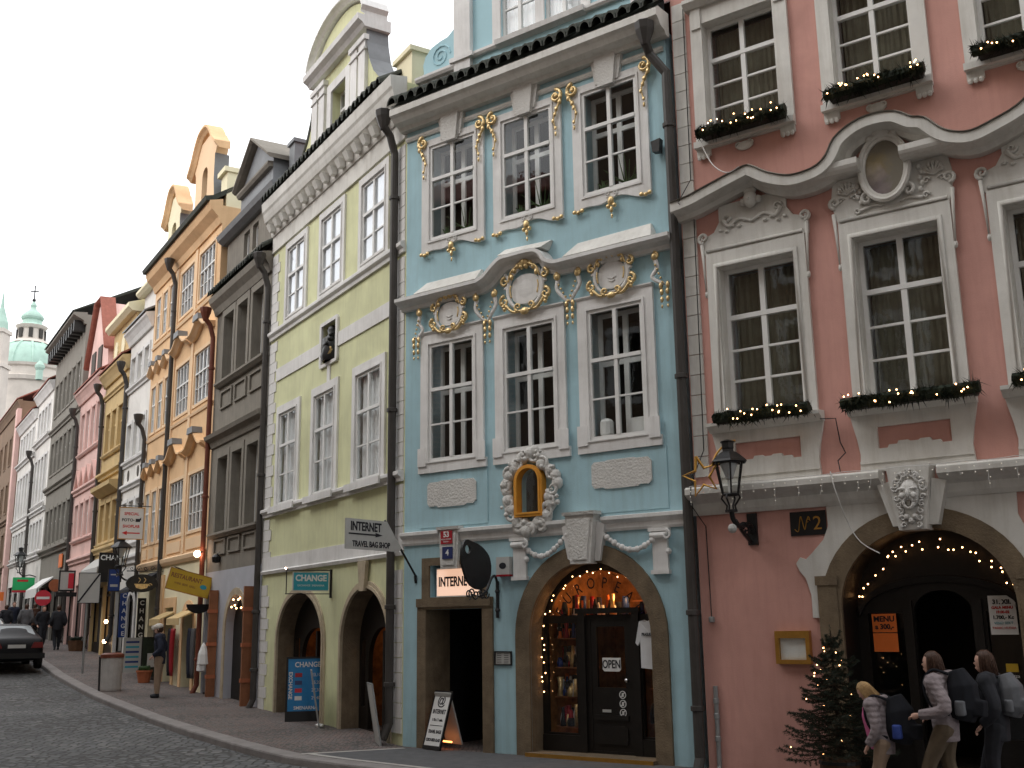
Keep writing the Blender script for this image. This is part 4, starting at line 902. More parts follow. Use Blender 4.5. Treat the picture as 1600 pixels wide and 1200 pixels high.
# arch surround
PH.add('arch_stone', MB().prism(arch(3.23, 1.33, -.35, 2.12, 1.24, 26), -.06, 0, [AP]).box(1.84, 2.14, -.09, -.061, 2.42, 2.54).box(4.32, 4.62, -.09, -.061, 2.42, 2.54).box(1.86, 2.12, -.075, -.0605, -.35, 2.42).box(4.34, 4.6, -.075, -.0605, -.35, 2.42), 'stone')
col_ = [(1.90, 2.44), (1.90, 2.0), (1.76, 2.0), (1.76, 2.3), (1.70, 2.52), (1.62, 2.62), (1.58, 2.72), (1.64, 2.80), (1.72, 2.77), (1.80, 2.84), (1.98, 3.02), (2.06, 3.2), (2.05, 3.46), (4.42, 3.46), (4.41, 3.2), (4.48, 3.02), (4.66, 2.84), (4.74, 2.77), (4.82, 2.80), (4.88, 2.72), (4.84, 2.62), (4.76, 2.52), (4.70, 2.3), (4.70, 2.0), (4.56, 2.0), (4.56, 2.44)]
head = [(3.23-1.33*cos(pi*i/26), 2.12+1.24*sin(pi*i/26)) for i in range(2, 25)]
PH.add('arch_collar', MB().prism(col_[::-1]+head[::1] if False else (col_+head[::-1]), -.035, 0), 'cream_white')
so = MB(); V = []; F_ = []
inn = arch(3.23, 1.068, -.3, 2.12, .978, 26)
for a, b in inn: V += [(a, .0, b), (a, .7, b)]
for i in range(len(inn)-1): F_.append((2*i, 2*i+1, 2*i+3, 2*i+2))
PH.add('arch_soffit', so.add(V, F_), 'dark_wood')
# keystone with a shouting mask
PH.add('keystone', MB().prism([(3.06, 3.06), (3.40, 3.06), (3.50, 3.88), (2.96, 3.88)], -.30, 0).prism([(2.96, 3.12), (3.06, 3.12), (2.97, 3.70), (2.80, 3.66)], -.2, 0).prism([(3.40, 3.12), (3.52, 3.12), (3.66, 3.66), (3.49, 3.70)], -.2, 0), 'cream_white')
mk = MB(); mc = 3.23; mz = 3.50; yf = -.33
mk.ball((mc, -.30, mz), .15, 14, 10, (.85, .6, 1.25)).ball((mc, yf-.09, mz+.0), .035, 8, 5, (.8, 1, 1.6)).ball((mc-.075, yf-.045, mz+.07), .045, 8, 5, (1.2, .8, .5)).ball((mc+.075, yf-.045, mz+.07), .045, 8, 5, (1.2, .8, .5)).ball((mc-.07, yf-.05, mz-.02), .045, 8, 5).ball((mc+.07, yf-.05, mz-.02), .045, 8, 5)
mk.tube([(mc+.06*cos(2*pi*i/12), yf-.055, mz-.11+.07*sin(2*pi*i/12)) for i in range(13)], .02, 6)
for i in range(16):
    t = pi*i/15; mk.tube(spiral((mc+.17*cos(t), mz+.08+.19*sin(t)), .045, 1.2, i, 1 if i % 2 else -1, yf+.01), [.02, .008], 5)
for sg in (-1, 1):
    for k in range(5): mk.tube(spiral((mc+sg*(.16-.018*k), mz-.04-.085*k), .04, 1.2, k, sg, yf+.01), [.02, .008], 5)
mk.ball((mc, yf, mz-.33), .04, 6, 4).ball((mc-.05, yf, mz-.28), .04, 6, 4).ball((mc+.05, yf, mz-.28), .04, 6, 4)
PH.add('carved_mask', mk, 'white_rough', smooth=True, label='carved shouting face on the keystone')
PH.add('mask_mouth', MB().ball((mc, yf-.03, mz-.11), .05, 10, 6, (.9, .5, 1.2)), 'dark_grey')
# recessed wooden doorway
y0 = .55
df = MB().prism(arch(3.23, 1.09, -.3, 2.12, 1.0, 26), y0, y0+.10, [
    arch(3.27, .36, -.3, 2.05, .28, 12), rect(2.30, 2.78, .5, 2.05), rect(3.80, 4.22, .5, 2.05)])
df.sweep([(3.23-1.02*cos(pi*i/16)*1.0, 2.05+.42*sin(pi*i/16)) for i in range(17)], [(y0, -.04), (y0-.06, -.04), (y0-.07, .04), (y0, .05)])
df.box(2.78, 2.90, y0-.05, y0, -.3, 2.2).box(3.64, 3.76, y0-.05, y0, -.3, 2.2)
dfo = PH.add('door_frame', df, 'dark_wood')
PH.put('pane', unit('glass'), (2.54, y0+.05, 1.275), (.48, .005, 1.55), parent=dfo); PH.put('pane', unit('glass'), (4.01, y0+.05, 1.275), (.42, .005, 1.55), parent=dfo)
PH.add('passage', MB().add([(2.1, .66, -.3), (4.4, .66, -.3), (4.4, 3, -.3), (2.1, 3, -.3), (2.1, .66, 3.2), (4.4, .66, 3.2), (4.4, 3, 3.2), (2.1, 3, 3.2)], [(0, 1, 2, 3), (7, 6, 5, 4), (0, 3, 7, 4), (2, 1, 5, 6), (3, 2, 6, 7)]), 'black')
# quoins
qb = MB().prism(rect(-.11, .11, -.146, .146), -.03, 0).mesh('quoin_block', 'cream_white')
z = .2
while z < 11.6:
    if not (7.85 < z < 8.3) and z > 3.98: PH.put('quoin_block', qb, (.26, 0, z))
    z += .305
PH.pipe(.30, -.2, 2.0, r=.032, out=.05, m='galv', hopper=False, name='conduit')
PH.add('cable', MB().tube([(.30, -.05, 2.0), (.28, -.04, 3.3), (.20, -.33, 3.6), (.22, -.33, 3.9), (.32, -.06, 4.4), (.36, -.05, 8.0), (.30, -.45, 8.1), (.34, -.05, 8.6), (.36, -.05, 11.5)], .008, 4), 'black')
PH.add('cable', MB().tube(smoothcurve([(.66, -.3, 9.0), (.85, -.35, 8.6), (1.1, -.42, 8.38), (1.3, -.44, 8.42)], 5), .008, 4), 'signwhite')
PH.add('cable', MB().tube([(2.12, -.2, 4.62), (2.30, -.1, 4.62), (2.32, -.05, 4.3), (2.38, -.05, 4.15), (2.28, -.08, 4.05), (2.36, -.26, 3.88)], .008, 4), 'ink')
PH.add('cable', MB().tube(smoothcurve([(2.25, -.33, 3.88), (2.3, -.32, 3.6), (2.36, -.1, 3.2), (2.5, -.08, 2.95), (2.72, -.06, 2.8)], 5), .008, 4), 'signwhite')
# ============================================================ grey house
GH = House('grey_house', ST, -12.25, 'weathered grey brown house with dark narrow windows and an attic storey')
gw = [(-11.45, -10.58), (-10.20, -9.38), (-8.96, -8.10)]
DA = arch(-9.45, .80, -.1, 1.95, .85, 14)
GH.body(-12.25, -7.57, 3.45, 11.0, [rect(a, b, 8.58, 10.42) for a, b in gw]+[rect(a, b, 4.46, 6.45) for a, b in gw], 'grey_plaster', thick=.28)
GH.add('plinth_wall', MB().prism(rect(-12.25, -7.57, -.2, 3.45), .0, .3, [DA, rect(-12.1, -11.2, .1, 2.85)]), 'grey_stucco')
for z0, z1 in ((8.58, 10.42), (4.46, 6.45)):
    for a, b in gw:
        GH.add('window_casing', MB().prism(rect(a-.16, b+.16, z0-.02, z1+.18), -.05, 0, [rect(a, b, z0, z1)]), 'grey_plaster')
        GH.window(a, b, z0, z1, y=.2, transom=.66, rows=(1, 1), recess=.3, inner=False, fw=.06)
    GH.add('window_sill', MB().mould([(0, z0-.16), (-.08, z0-.16), (-.16, z0-.08), (-.16, z0-.02), (0, z0-.0)], -11.8, -7.75), 'grey_plaster')
for z0, z1 in ((7.84, 8.24), (3.92, 4.22)):
    for a, b in gw:
        GH.add('wall_panel', MB().prism(rect(a-.08, b+.08, z0-.05, z1+.05), -.05, 0, [rect(a, b, z0, z1)]), 'grey_plaster')
GH.add('string_course', MB().mould([(0, 6.80), (-.05, 6.80), (-.10, 6.95), (-.22, 7.02), (-.26, 7.12), (0, 7.2)], -12.2, -7.6), 'grey_plaster')
GH.add('cornice', MB().mould([(0, 10.62), (-.06, 10.62), (-.12, 10.8), (-.24, 10.95), (-.28, 11.1), (0, 11.15)], -12.3, -7.57), 'grey_plaster')
GH.tiles(-12.35, -7.6, 11.2, .30, 24)
GH.add('attic_wall', MB().prism(rect(-12.0, -7.57, 11.2, 12.75), .12, 2., [rect(-10.48, -9.98, 11.85, 12.55), rect(-9.72, -9.25, 11.85, 12.55)]), 'grey_plaster')
for a, b in ((-10.48, -9.98), (-9.72, -9.25)): GH.window(a, b, 11.85, 12.55, y=.22, transom=None, rows=(1, 1), cols=1, inner=False, recess=.3)
GH.add('attic_eave', MB().mould([(2.2, 12.72), (.02, 12.72), (-.12, 12.82), (-.18, 12.95), (.0, 13.1), (2.2, 13.9)], -12.2, -7.45), 'lead')
dg = MB().prism([(-11.0, 13.0), (-8.3, 13.0), (-8.3, 13.95), (-9.65, 14.85), (-11.0, 13.95)], .15, 1.6)
GH.add('dormer', dg, 'lead')
GH.add('dormer_cornice', MB().sweep([(-11.15, 13.9), (-9.65, 14.92), (-8.15, 13.9)], [(1.6, 0), (.0, 0), (-.08, .06), (-.08, .12), (1.6, .14)]).mould([(.16, 13.72), (.05, 13.72), (.0, 13.8), (.0, 13.86), (.16, 13.88)], -10.98, -8.32), 'grey_plaster')
GH.add('chimney', MB().box(-8.1, -7.7, .5, 1.5, 13.0, 14.25).box(-8.15, -7.65, .45, 1.55, 14.25, 14.35), 'lead')
GH.add('arch_moulding', MB().prism(arch(-9.45, .98, -.1, 1.95, 1.02, 14), -.03, 0, [DA]), 'sandstone')
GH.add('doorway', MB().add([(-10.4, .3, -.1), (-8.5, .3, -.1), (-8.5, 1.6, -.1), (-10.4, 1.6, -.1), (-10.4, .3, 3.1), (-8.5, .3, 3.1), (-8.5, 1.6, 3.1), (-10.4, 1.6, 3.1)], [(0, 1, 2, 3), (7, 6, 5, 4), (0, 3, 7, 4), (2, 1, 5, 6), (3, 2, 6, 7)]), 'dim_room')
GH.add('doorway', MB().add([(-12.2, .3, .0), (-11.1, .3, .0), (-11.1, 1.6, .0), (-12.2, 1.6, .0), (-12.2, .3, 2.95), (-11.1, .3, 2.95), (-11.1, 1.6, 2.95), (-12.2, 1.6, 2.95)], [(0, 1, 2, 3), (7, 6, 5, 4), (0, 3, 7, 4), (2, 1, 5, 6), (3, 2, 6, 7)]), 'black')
GH.add('door', MB().prism(arch(-9.45, .82, -.1, 1.95, .87, 14), .2, .26).box(-9.5, -9.4, .17, .2, .1, 2.6), 'dark_wood')
for u in (-10.95, -8.12):
    s_ = MB().box(u-.04, u+.04, -.24, -.02, .22, 2.95)
    so_ = GH.add('shutter', s_, 'brown_wood')
    for zh in (.8, 1.6, 2.42): GH.add('hinge', MB().box(u-.06, u+.06, -.26, -.02, zh-.045, zh+.045), 'terracotta', so_)
GH.add('roof', MB().add([(-12.2, 1.2, 13.3), (-7.6, 1.2, 13.3), (-7.6, 4.5, 15.2), (-12.2, 4.5, 15.2), (-7.6, 8, 12), (-12.2, 8, 12)], [(0, 1, 2, 3), (3, 2, 4, 5), (0, 3, 5), (1, 4, 2)]), 'lead')
GH.pipe(-7.62, .15, 10.9, r=.075, out=.10); GH.pipe(-12.22, .3, 10.7, r=.07, out=.12, m='rust_pipe')
# ============================================================ peach house with two gables
OH = House('peach_house', ST, -20.10, 'peach orange house with two curved gables, double windows and wavy window hoods')
dbl = [(-16.55, -15.0), (-14.40, -12.75)]; tri = [(-19.75, -19.15), (-18.85, -18.25), (-17.95, -17.32)]
rows_ = ((4.72, 6.36), (8.42, 9.98), (11.65, 13.12))
holes = [rect(a, b, z0, z1) for z0, z1 in rows_ for a, b in dbl+tri]
OH.body(-20.1, -12.26, 3.9, 14.0, holes, 'peach', thick=.25)
for ri, (z0, z1) in enumerate(rows_):
    for a, b in dbl+tri:
        OH.add('window_casing', MB().prism(rect(a-.1, b+.1, z0-.08, z1+.10), -.03, 0, [rect(a, b, z0, z1)]), 'peach_light')
        OH.window(a, b, z0, z1, y=.02, transom=.6, rows=(1, 2), cols=4 if b-a > 1 else 2, recess=.2, inner=False, glass='glass_sky' if ri else 'glass', fw=.045, back='dim_room')
for zc, lift in ((7.05, .42), (10.52, .32)):
    for a, b in dbl:
        c = (a+b)/2
        p = smoothcurve([(a-.25, 0, zc), (a+.15, 0, zc+.04), (c-.25, 0, zc+lift*.8), (c, 0, zc+lift), (c+.25, 0, zc+lift*.8), (b-.15, 0, zc+.04), (b+.25, 0, zc)], 4)
        OH.add('window_hood', MB().sweep([(q.x, q.z) for q in p], [(0, -.10), (-.10, -.10), (-.18, -.03), (-.26, .0), (-.26, .05), (0, .08)]), 'peach_light' if zc > 8 else 'peach')
        OH.add('hood_cap', MB().prism([(c-.3, zc+lift-.02), (c+.3, zc+lift-.02), (c+.25, zc+lift+.16), (c-.25, zc+lift+.16)], -.3, 0), 'lead')
    for a, b in tri:
        c = (a+b)/2
        OH.add('window_hood', MB().sweep([(a-.15, zc-.1), (c, zc+.25), (b+.15, zc-.1)], [(0, -.08), (-.10, -.08), (-.2, .0), (-.2, .05), (0, .07)]), 'peach_light' if zc > 8 else 'peach')
        OH.add('hood_cap', MB().prism([(c-.2, zc+.18), (c+.2, zc+.18), (c+.14, zc+.34), (c-.14, zc+.34)], -.22, 0), 'lead')
OH.add('string_course', MB().mould([(0, 3.86), (-.06, 3.86), (-.12, 3.95), (-.14, 4.05), (0, 4.12)], -20.05, -12.3), 'peach_light')
OH.add('string_course', MB().mould([(0, 8.12), (-.04, 8.12), (-.06, 8.2), (0, 8.24)], -20.05, -12.3), 'peach_light'); OH.add('string_course', MB().mould([(0, 11.36), (-.04, 11.36), (-.06, 11.44), (0, 11.48)], -20.05, -12.3), 'peach_light')
for a, b in dbl+tri: OH.add('wall_panel', MB().prism(rect(a, b, 4.2, 4.52), -.03, 0), 'peach_light')
OH.add('pilaster', MB().box(-17.12, -16.78, -.05, 0, 4.12, 13.4), 'peach_light'); OH.add('pilaster', MB().box(-14.85, -14.6, -.04, 0, 4.12, 13.4), 'peach_light')
OH.add('eave', MB().mould([(0, 13.45), (-.05, 13.45), (-.12, 13.65), (-.32, 13.85), (-.38, 14.0), (-.38, 14.1), (0, 14.2)], -20.1, -12.26), 'peach')
OH.add('gutter', MB().mould([(-.30, 14.1), (-.48, 14.1), (-.52, 14.22), (-.30, 14.28), (.8, 15.0), (.8, 14.9)], -20.12, -12.3), 'roof_tile')
for c, hw, zt in ((-14.35, 1.05, 16.95), (-17.95, .78, 16.35)):
    hf = [(c-hw*1.35, 14.1), (c-hw*1.12, 14.6), (c-hw*1.0, 15.2), (c-hw*1.02, zt-.9), (c-hw*1.25, zt-.55), (c-hw*.9, zt-.2), (c-hw*.5, zt-.02)]
    OH.add('gable', MB().prism((hf+[(2*c-a, b) for a, b in hf[::-1]])[::-1], -.02, .34, [arch(c, .3, 14.7, zt-1.25, .28, 10)]), 'cream' if c < -16 else 'peach_light')
    OH.add('gable_window', MB().prism(arch(c, .3, 14.7, zt-1.25, .28, 10), .2, .25), 'dim_room')
    pp = smoothcurve([(c-hw*1.5, 0, zt-.75), (c-hw*1.1, 0, zt-.45), (c-hw*.75, 0, zt-.05), (c-hw*.4, 0, zt+.22), (c, 0, zt+.28), (c+hw*.4, 0, zt+.22), (c+hw*.75, 0, zt-.05), (c+hw*1.1, 0, zt-.45), (c+hw*1.5, 0, zt-.75)], 4)
    OH.add('gable_cornice', MB().sweep([(q.x, q.z) for q in pp], [(.28, -.16), (-.05, -.16), (-.12, -.08), (-.2, -.02), (-.2, .05), (.28, .07)]), 'peach')
    sd = MB(); V = []
    for a, b in hf[:4]: V += [(2*c-a+.03, -.04, b), (2*c-a+.03, .40, b)]
    OH.add('gable_flashing', sd.add(V, [(2*i, 2*i+1, 2*i+3, 2*i+2) for i in range(3)]), 'lead')
OH.add('roof', MB().add([(-20, .6, 14.7), (-12.3, .6, 14.7), (-12.3, 4.2, 17.2), (-20, 4.2, 17.2), (-12.3, 8, 14), (-20, 8, 14)], [(0, 1, 2, 3), (3, 2, 4, 5), (0, 3, 5), (1, 4, 2)]), 'red_roof')
OH.add('parapet', MB().box(-12.9, -12.3, .1, 2.2, 14.0, 15.1).box(-13.0, -12.25, .0, 2.3, 15.1, 15.25), 'cream')
# ground floor
gd = [rect(-16.30, -15.35, .2, 2.62), arch(-13.75, .52, .2, 2.1, .45, 10), rect(-19.7, -18.9, .3, 2.9), rect(-18.5, -17.4, .3, 3.3)]
OH.add('ground_floor_wall', MB().prism(rect(-20.1, -12.26, -.1, 3.9), 0, .3, gd), 'cream')
OH.add('door_surround', MB().prism(rect(-16.52, -15.12, .2, 2.9), -.03, 0, [gd[0]]).prism(arch(-13.75, .75, .2, 2.1, .68, 10), -.03, 0, [gd[1]]), 'peach')
OH.add('pilaster', MB().box(-17.3, -16.6, -.06, 0, .1, 3.6), 'peach')
for a, b in ((-16.32, -15.33), (-14.3, -13.2), (-19.72, -18.88), (-18.52, -17.38)): OH.add('doorway', MB().box(a, b, .3, .9, .1, 3.4), 'dark_room')
aw_ = MB().mould([(0, 2.5), (-.45, 2.28), (-.45, 2.1), (-.43, 2.1), (-.43, 2.26), (0, 2.44)], -16.4, -15.2); OH.add('awning', aw_, 'ochre')
OH.add('awning', MB().mould([(0, 2.5), (-.45, 2.28), (-.45, 2.1), (-.43, 2.1), (-.43, 2.26), (0, 2.44)], -14.4, -13.1), 'ochre')
OH.add('awning', MB().mould([(0, 3.75), (-.9, 3.2), (-.9, 3.1), (0, 3.6)], -18.6, -17.25), 'dark_cloth')
OH.pipe(-16.95, .4, 13.6, r=.075, out=.10); OH.pipe(-20.06, 3.2, 9.0, r=.07, out=.1, m='pipe')
# ============================================================ plainer houses further up
def far_house(name, label, u0, u1, m, ztop, rows, trim, ledges, out=.3, shop=True, roof='red_roof', dark=False, sashm='sash', wood=False, glass='glass_sky'):
    H = House(name, ST, u0, label)
    holes = [rect(a, b, z0, z1) for z0, z1, ws in rows for a, b in ws]
    zb = hgt((u0+u1)/2)
    sw = []
    if shop:
        n = max(2, int((u1-u0)/1.8)); st_ = (u1-u0)/n
        sw = [rect(u0+st_*i+.13, u0+st_*(i+1)-.13, zb-.2, zb+2.5) for i in range(n)]
    H.body(u0, u1-.01, 0, ztop, holes+sw, m, thick=.25)
    for z0, z1, ws in rows:
        for a, b in ws:
            H.add('window_casing', MB().prism(rect(a-.12, b+.12, z0-.1, z1+.12), -.04, 0, [rect(a, b, z0, z1)]), trim)
            H.window(a, b, z0, z1, y=.08, transom=.62, rows=(1, 1), recess=.25, inner=False, glass=glass, m=sashm, fw=.07, back='dark_room' if dark else 'dim_room')
            if not dark: H.add('window_sill', MB().mould([(0, z0-.22), (-.08, z0-.22), (-.14, z0-.14), (-.14, z0-.1), (0, z0-.08)], a-.2, b+.2), trim)
    for z0, z1, o in ledges: ledge(H, u0+.02, u1-.03, z0, z1, o, trim)
    H.add('cornice', MB().mould([(0, ztop-.45), (-.08, ztop-.45), (-.14, ztop-.3), (-out*.8, ztop-.12), (-out, ztop-.05), (-out, ztop+.05), (0, ztop+.1)], u0, u1-.01), trim)
    H.add('roof', MB().mould([(-out-.06, ztop+.06), (-out-.06, ztop+.12), (3.6, ztop+2.4), (8, ztop), (3.6, ztop+2.2)], u0, u1-.01), roof)
    for q in sw:
        a, b = q[0][0], q[1][0]
        H.add('shop_window', MB().box(a, b, .12, .16, zb+.0, zb+.45).box(a, a+.07, .1, .16, zb, zb+2.5).box(b-.07, b, .1, .16, zb, zb+2.5).box(a, b, .1, .16, zb+2.1, zb+2.2), 'dark_wood')
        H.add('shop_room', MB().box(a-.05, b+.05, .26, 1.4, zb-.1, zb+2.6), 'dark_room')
    return H
def spread(u0, u1, n, w, m=.5):
    st_ = (u1-u0-2*m)/n
    return [(u0+m+st_*(i+.5)-w/2, u0+m+st_*(i+.5)+w/2) for i in range(n)]
WH = far_house('white_house', 'narrow cream white house between the peach and the ochre house', -23.6, -20.1, 'pale_white', 12.75, [(10.75, 11.75, spread(-23.6, -20.1, 3, .7, .2)), (8.0, 9.25, spread(-23.6, -20.1, 3, .7, .2)), (5.0, 6.4, spread(-23.6, -20.1, 3, .7, .2))], 'white', [(10.45, 10.65, .14), (7.7, 7.9, .14), (6.85, 7.05, .14), (4.2, 4.5, .16)], roof='lead')
WH.add('attic_wall', MB().prism(rect(-23.2, -20.3, 12.8, 14.2), .3, 2), 'pale_white'); WH.add('attic_eave', MB().mould([(.3, 14.2), (.1, 14.2), (.0, 14.3), (.0, 14.4), (2.0, 14.9), (2, 14.2)], -23.4, -20.15), 'cream')
for u in (-23.0, -22.2): WH.add('chimney', MB().box(u-.2, u+.2, .8, 1.2, 14.4, 15.5).box(u-.27, u+.27, .73, 1.27, 15.3, 15.42), 'lead')
WH.add('oval_window', MB().prism([(-22.7+.14*cos(i*.5), 7.37+.2*sin(i*.5)) for i in range(12)], -.02, 0), 'dim_room'); WH.add('oval_window', MB().prism([(-21.2+.14*cos(i*.5), 7.37+.2*sin(i*.5)) for i in range(12)], -.02, 0), 'dim_room')
WH.add('arch_moulding', MB().prism(arch(-20.95, .62, .6, 2.7, .6, 12), -.05, 0, [arch(-20.95, .48, .6, 2.7, .46, 12)]), 'white')
OC = far_house('ochre_house', 'ochre yellow house with heavy mouldings and a raised attic', -27.95, -23.6, 'ochre', 12.0, [(8.8, 10.35, spread(-27.95, -23.6, 3, .8)), (5.3, 6.75, spread(-27.95, -23.6, 3, .8))], 'ochre', [(7.75, 8.0, .2), (4.85, 5.1, .16), (11.0, 11.2, .12)], dark=False, sashm='ochre')
OC.add('attic_wall', MB().prism(rect(-27.7, -23.7, 12.0, 13.9), .15, 2.2), 'ochre'); OC.add('attic_eave', MB().mould([(.2, 13.8), (-.05, 13.8), (-.2, 13.95), (-.2, 14.1), (2.2, 14.9), (2.2, 13.8)], -27.9, -23.62), 'cream')
for u in (-27.0, -25.7, -24.4): OC.add('attic_panel', MB().prism([(u+.3*cos(i*.6), 12.9+.45*sin(i*.6)) for i in range(10)], .1, .15), 'cream')
OC.add('window_hood', MB().mould([(0, 7.05), (-.1, 7.05), (-.4, 7.25), (-.42, 7.4), (0, 7.45)], -27.5, -24.0), 'ochre')
PF = far_house('pale_pink_house', 'pale pink house with a steep red gable further up the street', -33.6, -27.95, 'pale_pink', 12.3, [(9.6, 11.3, spread(-33.6, -27.95, 4, .8)), (5.85, 7.3, spread(-33.6, -27.95, 4, .8))], 'pale_pink', [(7.75, 8.0, .16), (4.75, 5.0, .16)])
gp = [(-33.0, 12.4), (-28.4, 12.4), (-28.7, 13.6), (-30.2, 15.9), (-31.2, 15.9), (-32.7, 13.6)]
PF.add('gable', MB().prism(gp, .1, 2.0), 'pale_pink'); PF.add('gable_roof', MB().sweep([(-32.95, 13.4), (-31.3, 16.0), (-30.1, 16.0), (-28.45, 13.4)], [(.5, 0), (-.05, 0), (-.12, .06), (-.12, .12), (.5, .14)]), 'red_roof')
for a in (-32.0, -30.6): PF.add('attic_window', MB().box(a, a+.8, .05, .12, 12.8, 13.9), 'dim_room')
for a, b in spread(-33.6, -27.95, 4, .8): PF.add('window_hood', MB().sweep([(a-.15, 8.0), ((a+b)/2, 8.75), (b+.15, 8.0)], [(0, -.06), (-.12, -.06), (-.16, .06), (0, .08)]), 'pale_pink')
GF = far_house('dark_stone_house', 'tall dark grey house with a heavily bracketed eave far up the street', -41.75, -33.6, 'dark_grey', 16.2, [(12.6, 14.2, spread(-41.75, -33.6, 6, .8)), (9.6, 11.2, spread(-41.75, -33.6, 6, .8)), (6.1, 7.8, spread(-41.75, -33.6, 6, .8))], 'dark_grey', [(11.7, 11.95, .16), (8.7, 9.0, .2), (5.6, 5.9, .25)], out=.6, dark=True, roof='roof_tile', glass='glass')
for i in range(12): GF.add('eave_bracket', MB().prism(rect(-41.4+i*.66, -41.15+i*.66, 15.45, 15.95), -.5, 0), 'dark_wood')
W1 = far_house('tall_white_house', 'tall white house just beyond the dark grey house', -47.1, -41.75, 'pale_white', 14.7, [(12.3, 13.7, spread(-47.1, -41.75, 4, .75)), (8.6, 11.0, spread(-47.1, -41.75, 4, .75)), (6.1, 7.6, spread(-47.1, -41.75, 4, .75))], 'white', [(11.8, 12.05, .2), (8.0, 8.25, .16), (5.6, 5.8, .16)])
W2 = far_house('distant_white_house', 'distant white house at the bend of the street', -54.0, -47.1, 'pale_white', 14.1, [(11.9, 13.3, spread(-54, -47.1, 5, .75)), (8.4, 10.8, spread(-54, -47.1, 5, .75)), (6.2, 7.5, spread(-54, -47.1, 5, .75))], 'white', [(11.5, 11.75, .2), (7.8, 8.1, .16), (5.7, 5.9, .16)])
BR = far_house('brown_house', 'dark brown house closing the view at the street bend', -75, -54.4, 'brown_wall', 16.0, [(12.5, 14.2, spread(-75, -54.4, 8, .9)), (9.4, 11.2, spread(-75, -54.4, 8, .9)), (6.4, 8.0, spread(-75, -54.4, 8, .9))], 'brown_wall', [(8.6, 8.9, .2), (5.6, 5.9, .3)], dark=True, glass='glass')
BR.add('pilaster', MB().box(-55.2, -54.42, -.25, 0, 1.5, 15.5), 'pale_pink')
for H_, u in ((WH, -23.55), (OC, -27.9), (PF, -33.5), (W1, -46.9)): H_.pipe(u, 1.6, 11.6, r=.08, out=.1)
# ============================================================ unseen buildings added behind the viewer to shade the street and fill window reflections
k = 0
for u0, u1, zt, m, lab in ((-75, -52, 13, 'brown_wall', 'long unseen brown house added to shade the street near the bend'), (-52, -38, 12.5, 'brown_wall', 'unseen brown house added for shade opposite the dark grey house'), (-38, -26, 13, 'brown_wall', 'unseen brown plastered house added for shade opposite the ochre house'), (-26, -13, 12.5, 'brown_wall', 'unseen dark brown house added for shade opposite the peach house'), (-13, 1, 14, 'brown_wall', 'unseen plain brown house added for shade opposite the yellow house'), (1, 14, 20, 'brown_wall', 'unseen tall brown house added for shade opposite the blue house'), (14, 30, 24, 'brown_wall', 'unseen tallest brown house added for shade opposite the pink house')):
    fr = Frame(ST.pt(u1, 10.7), 58.5+180)
    H_ = House('added_opposite_house', fr, 0, lab); L_ = u1-u0; n = int(L_/2.4)
    hs = [rect(a, b, z0, z0+1.9) for z0 in (4.6, 7.9, 11.0) for a, b in spread(0, L_, n, 1.1)]
    H_.add('wall', MB().prism(rect(0, L_-.02, -.5, zt), 0, .25, hs), m); H_.add('rooms', MB().box(.1, L_-.1, .6, .7, .1, zt-.1), 'dim_room')
    for z0 in (4.6, 7.9, 11.0):
        for a, b in spread(0, L_, n, 1.1): H_.add('window', MB().prism(rect(a-.12, b+.12, z0-.12, z0+2.02), -.03, .05, [rect(a+.08, (a+b)/2-.03, z0+.08, z0+1.82), rect((a+b)/2+.03, b-.08, z0+.08, z0+1.82)]), 'sash')
    H_.add('roof', MB().mould([(-.5, zt), (-.5, zt+.1), (4, zt+2.6), (8, zt), (4, zt+2.4)], 0, L_-.02), 'red_roof')
BT = thing('added_shade_tower', 'unseen dark stone gate tower with a pointed arch added to shade the pink house', 'tower', (17, -7.5, -.2), radians(-35.6+90))  # unseen tower added to cut daylight at the right end of the street
MB().prism(rect(-7, 7, 0, 26), 0, 6, [[(-2.4, -.01), (2.4, -.01), (2.4, 4.2), (1.6, 6.0), (0, 7.2), (-1.6, 6.0), (-2.4, 4.2)]]).build('wall', 'stone', BT); MB().lathe([(9.5, 26), (8, 28), (2, 36), (.1, 37)], (0, 3, 0), 4, pi/4, 2*pi+pi/4).build('roof', 'roof_tile', BT); MB().box(-7.3, 7.3, -.3, -.001, 12, 12.4).build('string_course', 'stone', BT)
# ============================================================ domed church behind the roofs
def far_pt(x, y, depth):
    d = _F+_X*((x-800)/1684)-_U*((y-600)/1684)
    return Vector((0, 0, EYE))+d*depth
CD = 300.; pxm = CD/1684
base = far_pt(43, 590, CD); zb = 0
CHU = thing('church', 'baroque church with a green copper dome and lantern above the roofs', 'church', (base.x, base.y, 0))
def zpx(y): return far_pt(43, y, CD).z
def rz_(lst): return [(r*pxm*(1.16 if y > 534 else 1.), zpx(y)) for r, y in lst]
sh = MB().lathe(rz_([(47, 700), (47, 606), (50, 604), (51, 598), (47, 596), (46, 583), (49, 581), (50, 577)]), (0, 0, 0), 32); CHU_d = sh.build('drum', 'church', CHU)
MB().lathe(rz_([(48, 578), (47, 570), (44, 560), (39, 550), (32, 542), (24, 537), (20, 535)]), (0, 0, 0), 32).build('dome', 'copper', CHU, smooth=True)
rb = MB()
for i in range(12):
    q = 2*pi*i/12; rb.tube([(r*1.16*pxm*cos(q), r*1.16*pxm*sin(q), zpx(y)) for r, y in ((48, 577), (47, 570), (44, 560), (39, 550), (32, 542), (24, 537))], .35, 5)
rb.build('dome_rib', 'copper', CHU)
MB().lathe(rz_([(25, 536), (25, 531), (20, 530), (19, 512), (21, 511), (23, 508), (24, 506), (17, 505)]), (0, 0, 0), 16).build('lantern', 'church', CHU)
